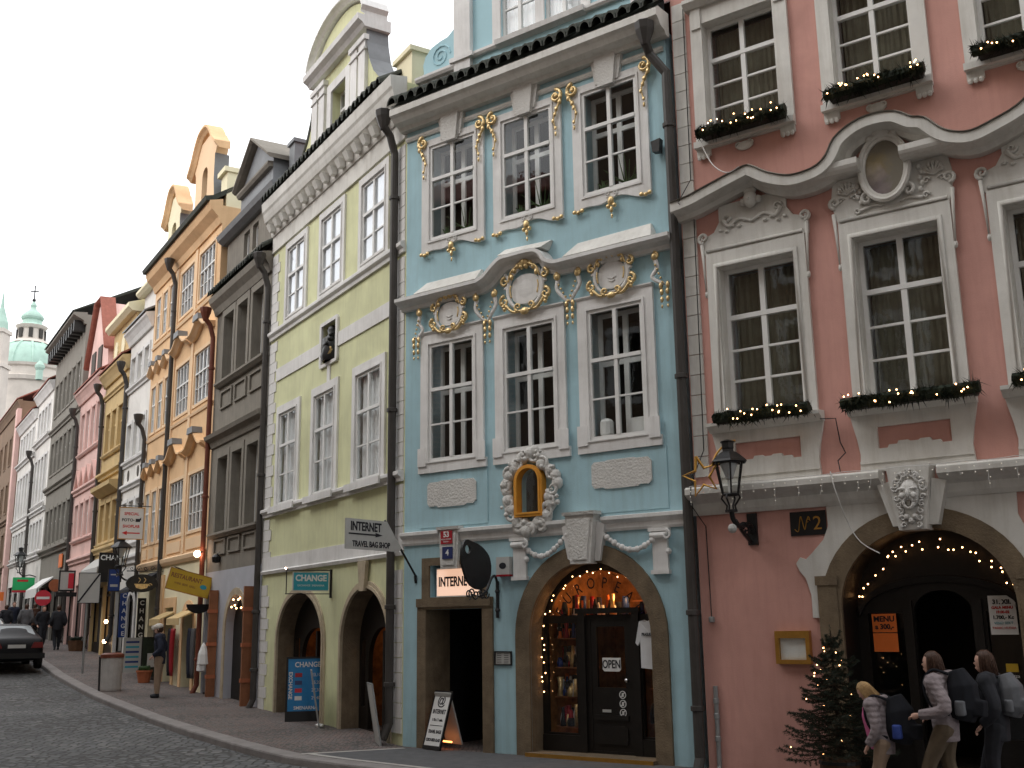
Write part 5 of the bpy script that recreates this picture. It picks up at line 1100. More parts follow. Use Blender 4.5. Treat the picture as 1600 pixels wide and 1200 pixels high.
for i in range(8):
    q = 2*pi*(i+.5)/8; MB().obox((19.6*pxm*cos(q), 19.6*pxm*sin(q), (zpx(528)+zpx(512))/2), (.4*cos(q), .4*sin(q), 0), (-.55*sin(q), .55*cos(q), 0), (0, 0, (zpx(513)-zpx(528))/2)).build('lantern_window', 'dark_room', CHU)
MB().lathe(rz_([(23, 507), (20, 504), (15, 501), (14, 496), (16, 494), (17, 491), (16, 488), (12, 483), (6, 478), (4, 474), (5, 470), (3, 466), (2, 464), (.3, 462)]), (0, 0, 0), 16).build('lantern_roof', 'copper', CHU)
MB().ball((0, 0, zpx(461)), 3*pxm, 8, 6).tube([(0, 0, zpx(461)), (0, 0, zpx(436))], .18, 5).box(-1.1, 1.1, -.1, .1, zpx(446)-.15, zpx(446)+.15).build('finial', 'iron', CHU)
tp = far_pt(62, 577, CD-12)
MB().lathe([(5*pxm, -16*pxm), (5*pxm, -2*pxm), (7*pxm, 2*pxm), (7*pxm, 6*pxm), (4*pxm, 10*pxm), (1.5*pxm, 13*pxm), (.05, 17*pxm)], tp-base+Vector((0, 0, base.z)), 12).build('dome_dormer', 'copper', CHU)
MB().box(-60*pxm, 52*pxm, -30*pxm, 30*pxm, 20, zpx(640)).build('nave', 'church', CHU)
bt = far_pt(-4, 600, CD-30)
TW = thing('bell_tower', 'mauve stone bell tower rising beside the domed church', 'tower', (bt.x, bt.y, 0))
MB().box(-2.2, 1.6, -2, 2, 0, bt.z+4).box(-2.6, 2.0, -2.4, 2.4, bt.z+4, bt.z+5).box(-2.1, 1.2, -2, 2, bt.z+5, bt.z+13).box(-2.5, 1.5, -2.4, 2.4, bt.z+13, bt.z+14).build('tower_wall', 'church', TW)
MB().lathe([(1.9, bt.z+14), (1.7, bt.z+16), (1.1, bt.z+18), (.5, bt.z+20), (.1, bt.z+24)], (-.5, 0, 0), 10).build('tower_roof', 'copper', TW)
# ============================================================ signs and street furniture
def facing(p): return -math.atan2(p[0], p[1])
RW = radians(90)-ST.a; RB = radians(90)-BL.a      # signs standing square to the street row / the blue front
def board(name, label, cat, p, rz, w, h, m, frame='iron', t=.03, poly=None, group=None, fw=.025):
    """sign standing on edge: local x right, -y front, centred on p"""
    o = thing(name, label, cat, p, rz, group)
    MB().prism(poly or rect(-w/2, w/2, -h/2, h/2), -t/2, t/2).build('panel', m, o)
    if frame and not poly: MB().prism(rect(-w/2-fw, w/2+fw, -h/2-fw, h/2+fw), -t/2-.006, t/2+.006, [rect(-w/2, w/2, -h/2, h/2)]).build('frame', frame, o)
    return o
# arrow sign on the blue front
p = BL.pt(.30, 1.08, 3.44)
o = board('arrow_sign', 'grey arrow shaped sign reading internet travel bag shop on a slanted arm', 'sign', p, RB, 1.3, .5, 'signgrey', None, poly=[(-.66, -.24), (.60, -.24), (.66, -.18), (.30, .25), (-.66, .25)])
text('INTERNET', .20, 'ink', o, (-.20, -.018, .125), sx=.78, bold=.006); text('TRAVEL BAG SHOP', .13, 'ink', o, (-.07, -.018, -.155), sx=.80, bold=.004)
MB().box(-.60, .02, -.018, -.0155, -.005, .02).add([(.02, -.018, -.03), (.20, -.018, .008), (.02, -.018, .045)], [(0, 1, 2)]).build('arrow', 'ink', o)
MB().tube([(.28, .02, .27), (1.06, .02, -.62)], .018, 8).tube([(1.06, .02, -.62), (1.08, .02, -.75)], .026, 8).build('arm', 'iron', o)
# change sign on the yellow front
p = ST.pt(-3.3, .44, 2.86)
o = board('exchange_sign', 'teal hanging sign reading change above the left yellow arch', 'sign', p, RW, .72, .34, 'teal', 'signgrey', fw=.012)
text('CHANGE', .165, 'signwhite', o, (0, -.018, .06), sx=.95, bold=.006)
text('EXCHANGE  SMENARNA', .05, 'signwhite', o, (0, -.018, -.08))
MB().box(.40, .44, -.02, .02, -.32, .24).tube([(.4, 0, -.24), (-.52, 0, -.24)], .01, 6).tube([(-.50, 0, -.24), (-.50, 0, .24)], .01, 6).tube([(.4, 0, .215), (-.5, 0, .215)], .01, 6).build('bracket', 'iron', o)
MB().ball((-.52, 0, .25), .02).build('bulb', 'lamp_on', o)
# illuminated internet box above the blue doorway
o = thing('light_box', 'lit white box sign reading internet above the dark doorway', 'sign', BL.pt(1.17, -.05, 2.44), -BL.a)
MB().box(-.45, .48, -.03, .12, 0, .48).build('box', 'signwhite', o); MB().box(-.43, .46, -.036, -.031, .02, .46).build('lit_panel', 'lit_sign', o)
text('INTERNET', .22, 'ink', o, (-.04, -.039, .245), sx=.70, bold=.007)
# house numbers
o = thing('house_number', 'red enamel plate with the number 53 over the dark doorway', 'plate', BL.pt(1.07, .125, 3.42), -BL.a)
MB().box(-.125, .125, -.012, 0, -.11, .11).build('plate', 'plate_red', o); text('53', .13, 'signwhite', o, (0, -.014, .045), bold=.004); text('MALA STRANA', .033, 'signwhite', o, (0, -.014, -.035)); text('PRAHA 1', .033, 'signwhite', o, (0, -.014, -.075))
o = thing('house_number', 'dark blue enamel plate with the number 4 over the dark doorway', 'plate', BL.pt(1.09, .125, 3.16), -BL.a)
MB().box(-.11, .11, -.012, 0, -.10, .10).build('plate', 'plate_blue', o); text('4', .14, 'signwhite', o, (0, -.014, 0), bold=.003)
o = thing('house_number', 'black painted panel with N 2 in gold script on the pink wall', 'plate', PK.pt(1.79, .005, 3.25), -PK.a)
MB().prism(rect(-.26, .24, -.16, .165), -.014, 0).build('plate', 'black', o)
text('2', .26, 'brass', o, (.12, -.016, -.01), bold=.0); MB().tube(smoothcurve([(-.20, -.018, -.07), (-.15, -.018, -.1), (-.12, -.018, .05), (-.10, -.018, .09), (-.06, -.018, -.08), (-.03, -.018, .02), (.0, -.018, .09), (.02, -.018, .05)], 5), .007, 5).tube(spiral((-.01, .03), .035, 1, 0, 1, -.018), .005, 5).build('script', 'brass', o)
# black wrought iron sign
o = thing('wrought_iron_sign', 'black palette shaped shop sign with scrolls on an iron bracket', 'sign', BL.pt(2.05, .0, 0), RB)
pal = smoothcurve([(-.20, 0, 2.9), (-.26, 0, 3.06), (-.45, 0, 3.2), (-.70, 0, 3.27), (-.86, 0, 3.28), (-.95, 0, 3.1), (-.92, 0, 2.85), (-.78, 0, 2.62), (-.55, 0, 2.52), (-.34, 0, 2.58), (-.22, 0, 2.74), (-.20, 0, 2.9)], 4)
pp = [(q.x, q.z) for q in pal[:-1]]
hole = [(-.80+.07*cos(2*pi*i/12), 3.14+.07*sin(2*pi*i/12)) for i in range(12)]
MB().prism(pp, -.02, .02, [hole]).build('panel', 'iron', o)
bk = MB().tube([(0-.02, 0, 2.08), (0-.02, 0, 2.66)], .028, 8).tube(smoothcurve([(-.02, 0, 2.62), (-.08, 0, 2.74), (-.18, 0, 2.70), (-.30, 0, 2.52), (-.45, 0, 2.42)], 5), .022, 7)
for i in range(6): bk.tube(spiral((-.32-.09*i, 2.46-.02*(i % 2)), .085, 1.4, i, 1 if i % 2 else -1, 0), .012, 6)
for z in (2.2, 2.5): bk.lathe([(.03, -.03), (.045, 0), (.03, .03)], (-.02, 0, z), 8)
bk.build('bracket', 'iron', o)
# meter box, notice, open sign, t-shirt
o = thing('meter_box', 'small grey box with a red lower edge beside the left pilaster', 'box', BL.pt(2.22, 0, 2.90), -BL.a)
MB().box(-.13, .13, -.10, 0, -.14, .14).build('housing', 'signgrey', o); MB().box(-.13, .13, -.105, -.0, -.17, -.141).build('edge', 'plate_red', o); MB().prism([(-.0+.07*cos(i*.5), .0+.05*sin(i*.5)) for i in range(13)], -.105, -.1).build('dial', 'ink', o)
o = thing('notice_frame', 'small framed notice on the blue wall between the doors', 'notice', BL.pt(2.145, 0, 1.45), -BL.a)
MB().prism(rect(-.17, .17, -.11, .11), -.03, 0, [rect(-.15, .15, -.09, .09)]).build('frame', 'iron', o); MB().box(-.15, .15, -.012, -.002, -.09, .09).build('sheet', 'signgrey', o)
q_ = MB()
for r_ in range(6):
    for c_ in (-.07, .07): q_.box(c_-.055, c_+.035, -.0145, -.0125, .065-.028*r_, .073-.028*r_)
q_.build('lettering', 'ink', o)
o = thing('open_sign', 'white rounded sign reading open on the shop door', 'sign', BL.pt(4.0, -.25, 1.36), -BL.a)
MB().prism([(-.16, -.07), (-.13, -.10), (.13, -.10), (.16, -.07), (.16, .10), (-.16, .10)], -.01, 0).build('panel', 'signwhite', o); text('OPEN', .17, 'ink', o, (0, -.013, .0), sx=.72, bold=.003)
o = thing('t_shirt', 'pale grey t-shirt hanging in the shop window', 't-shirt', BL.pt(4.68, -.20, 1.66), -BL.a)
ts = MB().prism([(-.13, -.34), (.12, -.36), (.13, .02), (.19, -.06), (.22, .0), (.13, .33), (.05, .35), (-.0, .33), (-.05, .35), (-.14, .33), (-.2, .02), (-.17, -.02), (-.13, .05)], -.035, 0)
ts.v = [(x, y+.012*sin(x*40), z) for x, y, z in ts.v]; ts.build('cloth', 'tee', o); text('PRAGUE', .06, 'ink', o, (-.01, -.05, .14), sx=.7, bold=.002)
# shop lettering painted on the fanlight
o = thing('fanlight_lettering', 'dark curved lettering painted on the glass fanlight of the shop', 'lettering', BL.pt(3.77, -.29, 1.72), -BL.a)
for i, ch_ in enumerate('EUROPEAN'):
    t = radians(150-i*17); text(ch_, .24, 'ink', o, (.82*cos(t), 0, .86*sin(t)), rot=(pi/2, 0, 0), sx=.8, name='letter').rotation_euler = (pi/2, -(t-pi/2), 0)
# notices on the pink doorway
o = thing('menu_poster', 'orange poster reading menu 300 on the pink house door', 'poster', PK.pt(2.52, -.53, 1.80), -PK.a)
MB().box(-.16, .16, -.008, 0, .0, .24).build('sheet', 'signorange', o); MB().box(-.16, .16, -.008, 0, -.25, -.012).build('sheet', 'signorange', o)
text('MENU', .10, 'ink', o, (0, -.011, .17), bold=.003); text('a 300,-', .09, 'ink', o, (0, -.011, .07), bold=.003)
o = thing('event_poster', 'white poster headed 31. XII. on the pink house door', 'poster', PK.pt(4.0, -.53, 2.0), -PK.a)
MB().box(-.16, .16, -.008, 0, -.24, .24).build('sheet', 'paper', o)
text('31. XII.', .075, 'ink', o, (0, -.011, .16), bold=.003); text('GALA MENU', .045, 'red_ink', o, (0, -.011, .09), bold=.002); text('19.00-02', .045, 'red_ink', o, (0, -.011, .035), bold=.002); text('1.700,- Kc', .06, 'ink', o, (0, -.011, -.03), bold=.002); text('VINO SEKT', .045, 'teal', o, (0, -.011, -.10)); text('TANEC HUDBA', .04, 'red_ink', o, (0, -.011, -.16))
o = thing('price_sign', 'ochre yellow sign with prices low on the pink house door', 'sign', PK.pt(4.10, -.53, .96), -PK.a)
MB().box(-.17, .15, -.01, 0, -.12, .12).build('panel', 'signyellow', o); text('PIZZA', .07, 'ink', o, (.04, -.012, .06)); text('80,-', .09, 'ink', o, (.04, -.012, -.04))
o = thing('orange_label', 'small orange label above the yellow price sign', 'sign', PK.pt(4.04, -.53, 1.36), -PK.a)
MB().box(-.07, .07, -.01, 0, -.05, .05).build('panel', 'signyellow', o); text('Pizza', .06, 'paper', o, (.02, -.012, -.10))
# brass menu case
o = thing('menu_case', 'brass framed glass menu case on the pink wall', 'display case', PK.pt(1.47, 0, 1.62), -PK.a)
MB().prism(rect(-.245, .235, -.215, .215), -.09, 0, [rect(-.19, .18, -.16, .12)]).build('frame', 'brass', o); MB().box(-.19, .18, -.03, -.001, -.16, .12).build('backing', 'paper', o)
for x in (-.125, 0, .12): MB().box(x-.052, x+.052, -.036, -.031, -.14, .09).build('menu_page', 'paper', o)
MB().tube([(-.12, -.07, .135), (.12, -.07, .135)], .012, 6).build('lamp_tube', 'bulb_pale', o)
inst('pane', unit('glass'), o, (-.005, -.075, -.02), (.37, .004, .28))
# flower boxes with fir garlands and bulbs
def fir_garland(L_, seed, h=.09):
    r = random.Random(seed); g = MB()
    for i in range(int(L_*1100)):
        x = r.uniform(-L_/2, L_/2); a = r.uniform(0, 2*pi); q = r.uniform(.05, .11) if i % 14 else .17; b = r.uniform(-1, 1)
        d = Vector((b*.8, -cos(a)*.9, sin(a))).normalized()*q; s_ = Vector((-d.z, .3, d.x)).normalized()*.016
        an_ = r.uniform(0, 6.28); p0 = Vector((x, .075*cos(an_), .065*sin(an_)+.02*sin(x*9)))
        g.add([p0-s_, p0+s_, p0+d], [(0, 1, 2)])
    g.tube([(-L_/2, 0, .0), (L_/2, 0, .0)], .075, 7); return g
def bulbs(pts, r=.0105, m='bulb'):
    g = MB()
    for p_ in pts: g.ball(p_, r, 6, 4)
    return g
for i, (u0, u1, z, lab) in enumerate(((.60, 2.0, 9.12, 'flower box with lit fir garland on the upper pink window nearest the blue house'), (2.58, 3.95, 9.12, 'flower box with lit fir garland on the upper pink window above the oval painting'), (4.56, 5.85, 9.12, 'flower box with lit fir garland on the upper pink window beyond the oval painting'), (.62, 2.02, 4.73, 'flower box with lit fir garland on the pink sill behind the wall lantern'), (2.46, 4.20, 4.70, 'long flower box with lit fir garland above the carved mask'), (4.58, 6.0, 4.73, 'flower box with lit fir garland on the pink window past the carved mask'))):
    L_ = u1-u0; o = thing('flower_box', lab, 'flower box', PK.pt((u0+u1)/2, .24, z), -PK.a, 'flower boxes on the pink house')
    MB().prism([(-L_/2+.06, -.02), (L_/2-.06, -.02), (L_/2-.04, .06), (-L_/2+.04, .06)], -.06, .12).build('box', 'dark_wood', o)
    g = fir_garland(L_, i).build('garland', 'fir', o, loc=(0, -.06, .06))
    r = random.Random(50+i); bl_ = bulbs([(r.uniform(-L_/2+.05, L_/2-.05), -.19, r.uniform(-.02, .15)) for _ in range(17)]).build('bulbs', 'bulb', o); bl_['kind'] = 'stuff'
# icicle lights along the pink ground floor cornice
o = thing('icicle_lights', 'unlit icicle string lights hanging along the pink ground floor cornice', 'string lights', PK.pt(.2, .33, 3.84), -PK.a)
r = random.Random(5); w = MB(); pts = []
x = 0
main = []
while x < 5.0:
    main.append((x, -.01, .01+.008*sin(x*9))); L_ = r.choice((.08, .15, .26, .35))
    w.tube([(x, -.01, .01), (x+r.uniform(-.02, .02), -.01, -L_/2), (x+r.uniform(-.03, .03), -.01, -L_)], .0022, 3)
    for k in range(int(L_/.075)): pts.append((x+r.uniform(-.02, .02), -.015, -.06-k*.075))
    x += .16
w.tube(main, .004, 4).build('wire', 'signwhite', o); b_ = bulbs(pts, .008).build('bulbs', 'bulb_pale', o); b_['kind'] = 'stuff'
def bulb_string(name, label, fr, pts, off):
    o = thing(name, label, 'string lights', fr.pt(pts[0][0], off, 0), -fr.a, 'lit bulb strings in the archways')
    u0 = pts[0][0]; MB().tube([(u-u0, 0, z) for u, z in pts], .004, 4).build('wire', 'black', o)
    b_ = bulbs([(u-u0, -.012, z) for u, z in pts], .0105).build('bulbs', 'bulb', o); b_['kind'] = 'stuff'
r = random.Random(9)
bulb_string('bulb_string', 'string of lit bulbs round the left side of the blue shop arch', BL, [(2.75+r.uniform(-.03, .05), .95+.105*i+r.uniform(-.05, .05)) for i in range(9)]+[(3.77-.99*cos(t)+r.uniform(-.04, .04), 1.80+.98*sin(t)+r.uniform(-.05, .02)) for t in [radians(8+8.2*i+r.uniform(-3, 3)) for i in range(14)]], -.24)
bulb_string('bulb_string', 'string of lit bulbs across the top of the pink arch', PK, [(3.23-.95*cos(t)+r.uniform(-.05, .05), 2.14+.80*sin(t)+r.uniform(-.09, .04)) for t in [radians(8+5.6*i+r.uniform(-3, 3)+(9 if 3 < i < 9 else 0)) for i in range(29)]], -.46)
o = thing('bulb_string', 'string of lit bulbs inside the small grey house arch', 'string lights', ST.pt(-9.2, .02, 2.2), -ST.a, 'lit bulb strings in the archways')
bulbs([(-.5+.13*i, -.02, .3+.14*sin(i*1.7)+.1*sin(i*.4)) for i in range(9)], .022).build('bulbs', 'bulb', o)['kind'] = 'stuff'
# wall lantern with a star
def lantern(o, s=1.):
    n = 6; rt, rb_, h = .20*s, .115*s, .44*s
    fr_ = MB()
    for i in range(n):
        q = 2*pi*i/n; fr_.tube([(rb_*cos(q), rb_*sin(q), 0), (rt*cos(q), rt*sin(q), h)], .013*s, 5)
    for rr, zz in ((rb_, 0), (rt, h)): fr_.tube([(rr*cos(2*pi*i/n), rr*sin(2*pi*i/n), zz) for i in range(n+1)], .016*s, 5)
    fr_.build('frame', 'iron', o)
    MB().lathe([(.27*s, h), (.25*s, h+.03*s), (.13*s, h+.13*s), (.085*s, h+.15*s), (.08*s, h+.18*s), (.09*s, h+.2*s), (.09*s, h+.27*s), (.11*s, h+.29*s), (.02*s, h+.32*s)], (0, 0, 0), 6).build('roof', 'iron', o)
    for i in range(n):
        q0, q1 = 2*pi*i/n, 2*pi*(i+1)/n; MB().add([(rb_*cos(q0), rb_*sin(q0), 0), (rb_*cos(q1), rb_*sin(q1), 0), (rt*cos(q1), rt*sin(q1), h), (rt*cos(q0), rt*sin(q0), h)], [(0, 1, 2, 3)]).build('pane', 'lamp_glass', o)
    MB().lathe([(.01, h-.24*s), (.05*s, h-.22*s), (.12*s, h-.02*s), (.02, h)], (0, 0, 0), 10).build('reflector', 'lamp_frost', o); MB().lathe([(.02*s, .0), (.03*s, .05), (.018*s, .2*s), (.01, .22*s)], (0, 0, 0), 8).build('bulb', 'paper', o)
    lg = MB()
    for i in range(4):
        q = pi/2*i; lg.tube([(rb_*1.0*cos(q), rb_*sin(q), 0), (.135*s*cos(q), .135*s*sin(q), -.05*s), (.06*s*cos(q), .06*s*sin(q), -.15*s), (.07*s*cos(q), .07*s*sin(q), -.22*s)], .014*s, 5)
    lg.lathe([(.02, -.24*s), (.09*s, -.24*s), (.09*s, -.21*s), (.02, -.2*s)], (0, 0, 0), 8).build('cage', 'iron', o)
o = thing('wall_lantern', 'black wall lantern with a golden star at the corner of the pink house', 'lantern', PK.pt(.93, .58, 3.66), -PK.a)
lantern(o)
bk = MB().tube(smoothcurve([(0, 0, -.22), (0, .05, -.34), (.02, .2, -.42), (.05, .45, -.38), (.06, .56, -.5)], 5), .035, 7).box(0-.02, .12, .54, .58, -.66, -.22).tube(smoothcurve([(.03, .52, -.62), (.02, .3, -.5), (.0, .12, -.34)], 5), .025, 6)
for i in range(3): bk.tube([(spx, .30+.05*i, spz) for spx, _, spz in spiral((.02, -.42-.05*i), .07, 1.2, 0, 1)], .012, 5)
bk.build('bracket', 'iron', o)
MB().ball((0, 0, -.46), .065, 8, 6).build('knob', 'signgrey', o)
sp = []
for i in range(11):
    q = pi/2+2*pi*i/10+.25; rr = .25 if i % 2 == 0 else .105; sp.append((-.36+rr*.95*cos(q), -.12+rr*.35*cos(q), .27+rr*1.15*sin(q)))
stt = MB().tube(sp, .022, 6).tube(smoothcurve([(-.22, -.08, .40), (-.14, -.05, .58), (.0, .02, .72), (.1, .05, .74)], 5), .014, 6).tube(smoothcurve([(-.2, -.08, .36), (-.1, -.05, .46), (.02, 0, .5)], 5), .014, 6)
stt.build('star', 'brass', o)
# second lantern further up
o = thing('street_lantern', 'black lantern on a wall bracket beside the photo shop sign', 'lantern', ST.pt(-19.2, .8, 4.0), RW); lantern(o, 1.3)
MB().tube(smoothcurve([(0, 0, -.3), (.2, 0, -.45), (.5, 0, -.4), (.82, 0, -.5)], 5), .03, 6).build('bracket', 'iron', o)
o = thing('street_lantern', 'distant black lantern above the green shop sign', 'lantern', ST.pt(-43, .8, 5.2), RW); lantern(o, 1.3)
MB().tube(smoothcurve([(0, 0, -.3), (.2, 0, -.45), (.5, 0, -.4), (.82, 0, -.5)], 5), .03, 6).build('bracket', 'iron', o)
# folding board in front of the doorway
o = thing('folding_board', 'white folding board with an at sign and internet in the doorway', 'sandwich board', BL.pt(.82, .20, 0), -BL.a-radians(13))
th = radians(17)
fb = MB().box(-.21, .21, -.012, .012, 0, .86).build('front_panel', 'signwhite', o, loc=(0, 0, .07), rot=(-th, 0, 0))
MB().prism(rect(-.235, .235, -.06, .885), -.018, .018, [rect(-.21, .21, 0, .86)]).build('frame', 'iron', fb)
for s_, z, sz, sx in (('@', .72, .21, 1), ('INTERNET', .54, .10, .75), ('1 Kc / 1 min.', .41, .062, .9), ('TRAVEL BAGS', .22, .075, .75), ('CZECH BEER GLASS', .09, .062, .68)): text(s_, sz, 'ink', fb, (0, -.014, z), sx=sx, bold=.002)
MB().box(-.17, .17, -.0145, -.0125, .315, .325).build('line', 'ink', fb)
bkp = MB().box(-.21, .21, -.012, .012, 0, .86).build('back_panel', 'signgrey', o, loc=(0, .46, .07), rot=(th, 0, 0))
MB().tube([(.17, .27, .12), (-.17, .27, .12)], .015, 6).build('tube_lamp', 'tube_orange', o)
# rate board under the yellow arch
o = thing('rate_board', 'blue currency rate board standing in the left yellow arch', 'sandwich board', street(-4.25, .12), RW+radians(-20))
rbp = MB().box(-.36, .36, -.015, .015, .2, 1.22).build('panel', 'rateblue', o, rot=(-.06, 0, 0)); MB().prism(rect(-.40, .40, .0, 1.26), -.022, .022, [rect(-.36, .36, .2, 1.22)]).build('frame', 'black', rbp)
text('CHANGE', .14, 'signwhite', rbp, (.03, -.018, 1.10), sx=.9, bold=.003); text('EXCHANGE', .10, 'signwhite', rbp, (-.31, -.018, .70), rot=(pi/2, pi/2, 0), bold=.003); text('SMENARNA', .09, 'signwhite', rbp, (0, -.018, .26), bold=.002)
for i, m_ in enumerate(('plate_red', 'plate_blue', 'noentry', 'signwhite')):
    MB().box(-.22, -.08, -.019, -.016, .86-.15*i, .94-.15*i).build('flag', m_, rbp); text('2%d,%d0' % (3+i*2, i+1), .09, 'signwhite', rbp, (.2, -.018, .90-.15*i), sx=.9)
o = thing('leaning_board', 'thin pale board leaning against the pier between the yellow arches', 'board', street(-3.25, .22), RW+radians(70))
MB().box(-.3, .3, -.01, .01, 0, 1.05).build('panel', 'signgrey', o, rot=(-.16, 0, 0)); MB().prism(rect(-.32, .32, -.02, 1.07), -.013, .013, [rect(-.3, .3, 0, 1.05)]).build('frame', 'galv', o, rot=(-.16, 0, 0))
o = thing('leaning_board', 'thin pale board leaning beside the drainpipe of the yellow house', 'board', street(-.50, .22), RW+radians(75))
MB().box(-.25, .25, -.01, .01, 0, 1.0).build('panel', 'signgrey', o, rot=(-.16, 0, 0)); MB().prism(rect(-.27, .27, -.02, 1.02), -.013, .013, [rect(-.25, .25, 0, 1.0)]).build('frame', 'galv', o, rot=(-.16, 0, 0))
# restaurant sign
o = thing('restaurant_sign', 'tilted yellow sign with brown restaurant lettering above the shop door', 'sign', ST.pt(-11.7, .58, 3.16), RW)
rs = MB().box(-.56, .56, -.04, .04, -.26, .26).build('panel', 'signyellow', o, rot=(0, radians(14), 0)); MB().prism(rect(-.58, .58, -.28, .28), -.045, .045, [rect(-.56, .56, -.26, .26)]).build('frame', 'brass', rs)
text('RESTAURANT', .16, 'brown_wood', rs, (-.1, -.043, .10), sx=.85, bold=.003); text('WINE  BEER  GRILL', .08, 'brown_wood', rs, (-.1, -.043, -.08), sx=.85); MB().prism([(.38+.09*cos(i*.5), -.02+.06*sin(i*.5)) for i in range(13)], -.044, -.04).build('emblem', 'teal', rs)
MB().tube([(.6, 0, .05), (-.4, 0, .42)], .015, 6).tube([(.62, 0, -.2), (.62, 0, .3)], .02, 6).build('bracket', 'iron', o)
o = thing('bowl_lamp', 'dark hanging half bowl sign below the restaurant sign', 'sign', ST.pt(-11.9, .25, 2.62), RW); MB().prism([(.32*cos(pi+pi*i/12), .24*sin(pi+pi*i/12)) for i in range(13)], -.03, .03).build('panel', 'iron', o)
o = thing('lamp', 'small lit lamp on the rust red drainpipe', 'lamp', ST.pt(-12.1, .3, 3.95), 0); MB().ball((0, 0, 0), .09, 10, 7).build('globe', 'lamp_on', o); MB().tube([(0, 0, 0), (.15, .22, .1)], .02, 6).build('arm', 'iron', o)
o = thing('security_camera', 'dark lamp housing on the grey house above the stucco', 'lamp', ST.pt(-11.0, .1, 3.75), 0); MB().lathe([(.03, -.1), (.1, -.08), (.12, .05), (.04, .12)], (0, 0, 0), 10).tube([(0, 0, .1), (.08, .12, .2)], .02, 6).build('housing', 'iron', o)
# oval coffee sign
o = thing('coffee_sign', 'black oval hanging sign with a golden steaming cup', 'sign', ST.pt(-16.9, .62, 3.36), RW)
MB().prism([(.46*cos(2*pi*i/24), .27*sin(2*pi*i/24)) for i in range(24)], -.03, .03).build('panel', 'iron', o)
MB().prism([(-.22, -.02), (-.16, -.14), (.0, -.18), (.16, -.14), (.22, -.02)], -.036, -.03).tube(spiral((.24, -.06), .06, .9, 0, 1, -.036), .012, 5).tube(smoothcurve([(-.1, -.036, .02), (-.05, -.036, .1), (-.1, -.036, .16)], 4), .012, 5).tube(smoothcurve([(.06, -.036, .02), (.11, -.036, .1), (.06, -.036, .16)], 4), .012, 5).build('cup', 'gold', o)
sc = MB().tube([(.62, 0, .36), (-.45, 0, .36)], .014, 6)
for i in range(5): sc.tube(spiral((-.3+.2*i, .44), .07, 1.3, 0, 1 if i % 2 else -1), .01, 5)
sc.build('bracket', 'iron', o)
# photo shop sign
o = board('photo_sign', 'cream hanging sign with red lettering and a red arrow', 'sign', ST.pt(-18.85, .62, 5.33), RW, .74, .98, 'signwhite', 'brass')
text('SPECIAL', .13, 'red_ink', o, (0, -.018, .30), bold=.003); text('FOTO-', .13, 'ink', o, (-.10, -.018, .10), bold=.003); text('SHOPLAB', .13, 'red_ink', o, (0, -.018, -.10), bold=.003, sx=.95)
MB().box(-.12, .28, -.018, -.0155, -.33, -.29).add([(-.12, -.018, -.38), (-.12, -.018, -.24), (-.28, -.018, -.31)], [(0, 1, 2)]).build('arrow', 'red_ink', o)
MB().box(.13, .27, -.018, -.0155, .05, .15).add([(.2, -.018, .1), (.3, -.018, .2), (.3, -.018, .1)], [(0, 1, 2)]).build('camera_emblem', 'ink', o); MB().tube([(.6, 0, .56), (-.4, 0, .56)], .015, 6).build('bracket', 'iron', o)
o = board('exchange_sign', 'dark sign with white letters chan behind the lantern', 'sign', ST.pt(-22.0, .55, 4.1), RW, .72, .95, 'dark_wood', 'black'); text('CHAN', .24, 'signwhite', o, (0, -.018, .32), bold=.006)
o = board('blue_sign', 'dark blue hanging sign with pale arrow below the lantern', 'sign', ST.pt(-20.9, .62, 3.62), RW, .34, .70, 'navy', 'black'); MB().box(-.12, .06, -.018, -.0155, .16, .2).add([(.06, -.018, .1), (.06, -.018, .26), (.14, -.018, .18)], [(0, 1, 2)]).build('arrow', 'signgrey', o); MB().box(-.12, .12, -.018, -.0155, -.22, -.14).build('lettering', 'signgrey', o)
o = board('vertical_sign', 'upright black sign with white letters change beside the white arch', 'sign', ST.pt(-18.9, .12, 2.2), RW, .26, 1.55, 'black', None)
for i, ch_ in enumerate('CHANGE'): text(ch_, .2, 'signwhite', o, (0, -.018, .62-.25*i), name='letter', bold=.004)
o = board('vertical_sign', 'upright dark sign with white letters on the white pillar', 'sign', ST.pt(-21.5, .12, 2.5), RW, .28, 1.5, 'navy', None)
for i, ch_ in enumerate('CHANGE'): text(ch_, .2, 'signwhite', o, (0, -.018, .62-.25*i), name='letter', bold=.004)
o = board('price_board', 'pale blue price board standing on the pavement by the white arch', 'sandwich board', street(-18.6, .4, .62), RW, .5, 1.0, 'signgrey', 'signgrey')
for i in range(6): MB().box(-.2, .2, -.018, -.0155, .36-.15*i, .42-.15*i).build('line', 'teal' if i % 2 else 'navy', o)
o = board('green_board', 'dark green menu board on the pavement behind the standing man', 'sandwich board', street(-16.6, .3, .7), RW, .5, 1.1, 'fir', 'dark_wood')
MB().box(-.1, .2, -.02, -.0155, -.3, .1).build('sheet', 'signgrey', o)
o = thing('flower_pot', 'terracotta pot with a dry shrub beside the green board', 'pot', street(-16.2, .55), 0); MB().lathe([(.01, 0), (.16, 0), (.22, .3), (.24, .3), (.24, .35), (.2, .35)], (0, 0, 0), 12).build('pot', 'terracotta', o); fir_garland(.3, 77).build('shrub', 'plant', o, loc=(0, 0, .4))
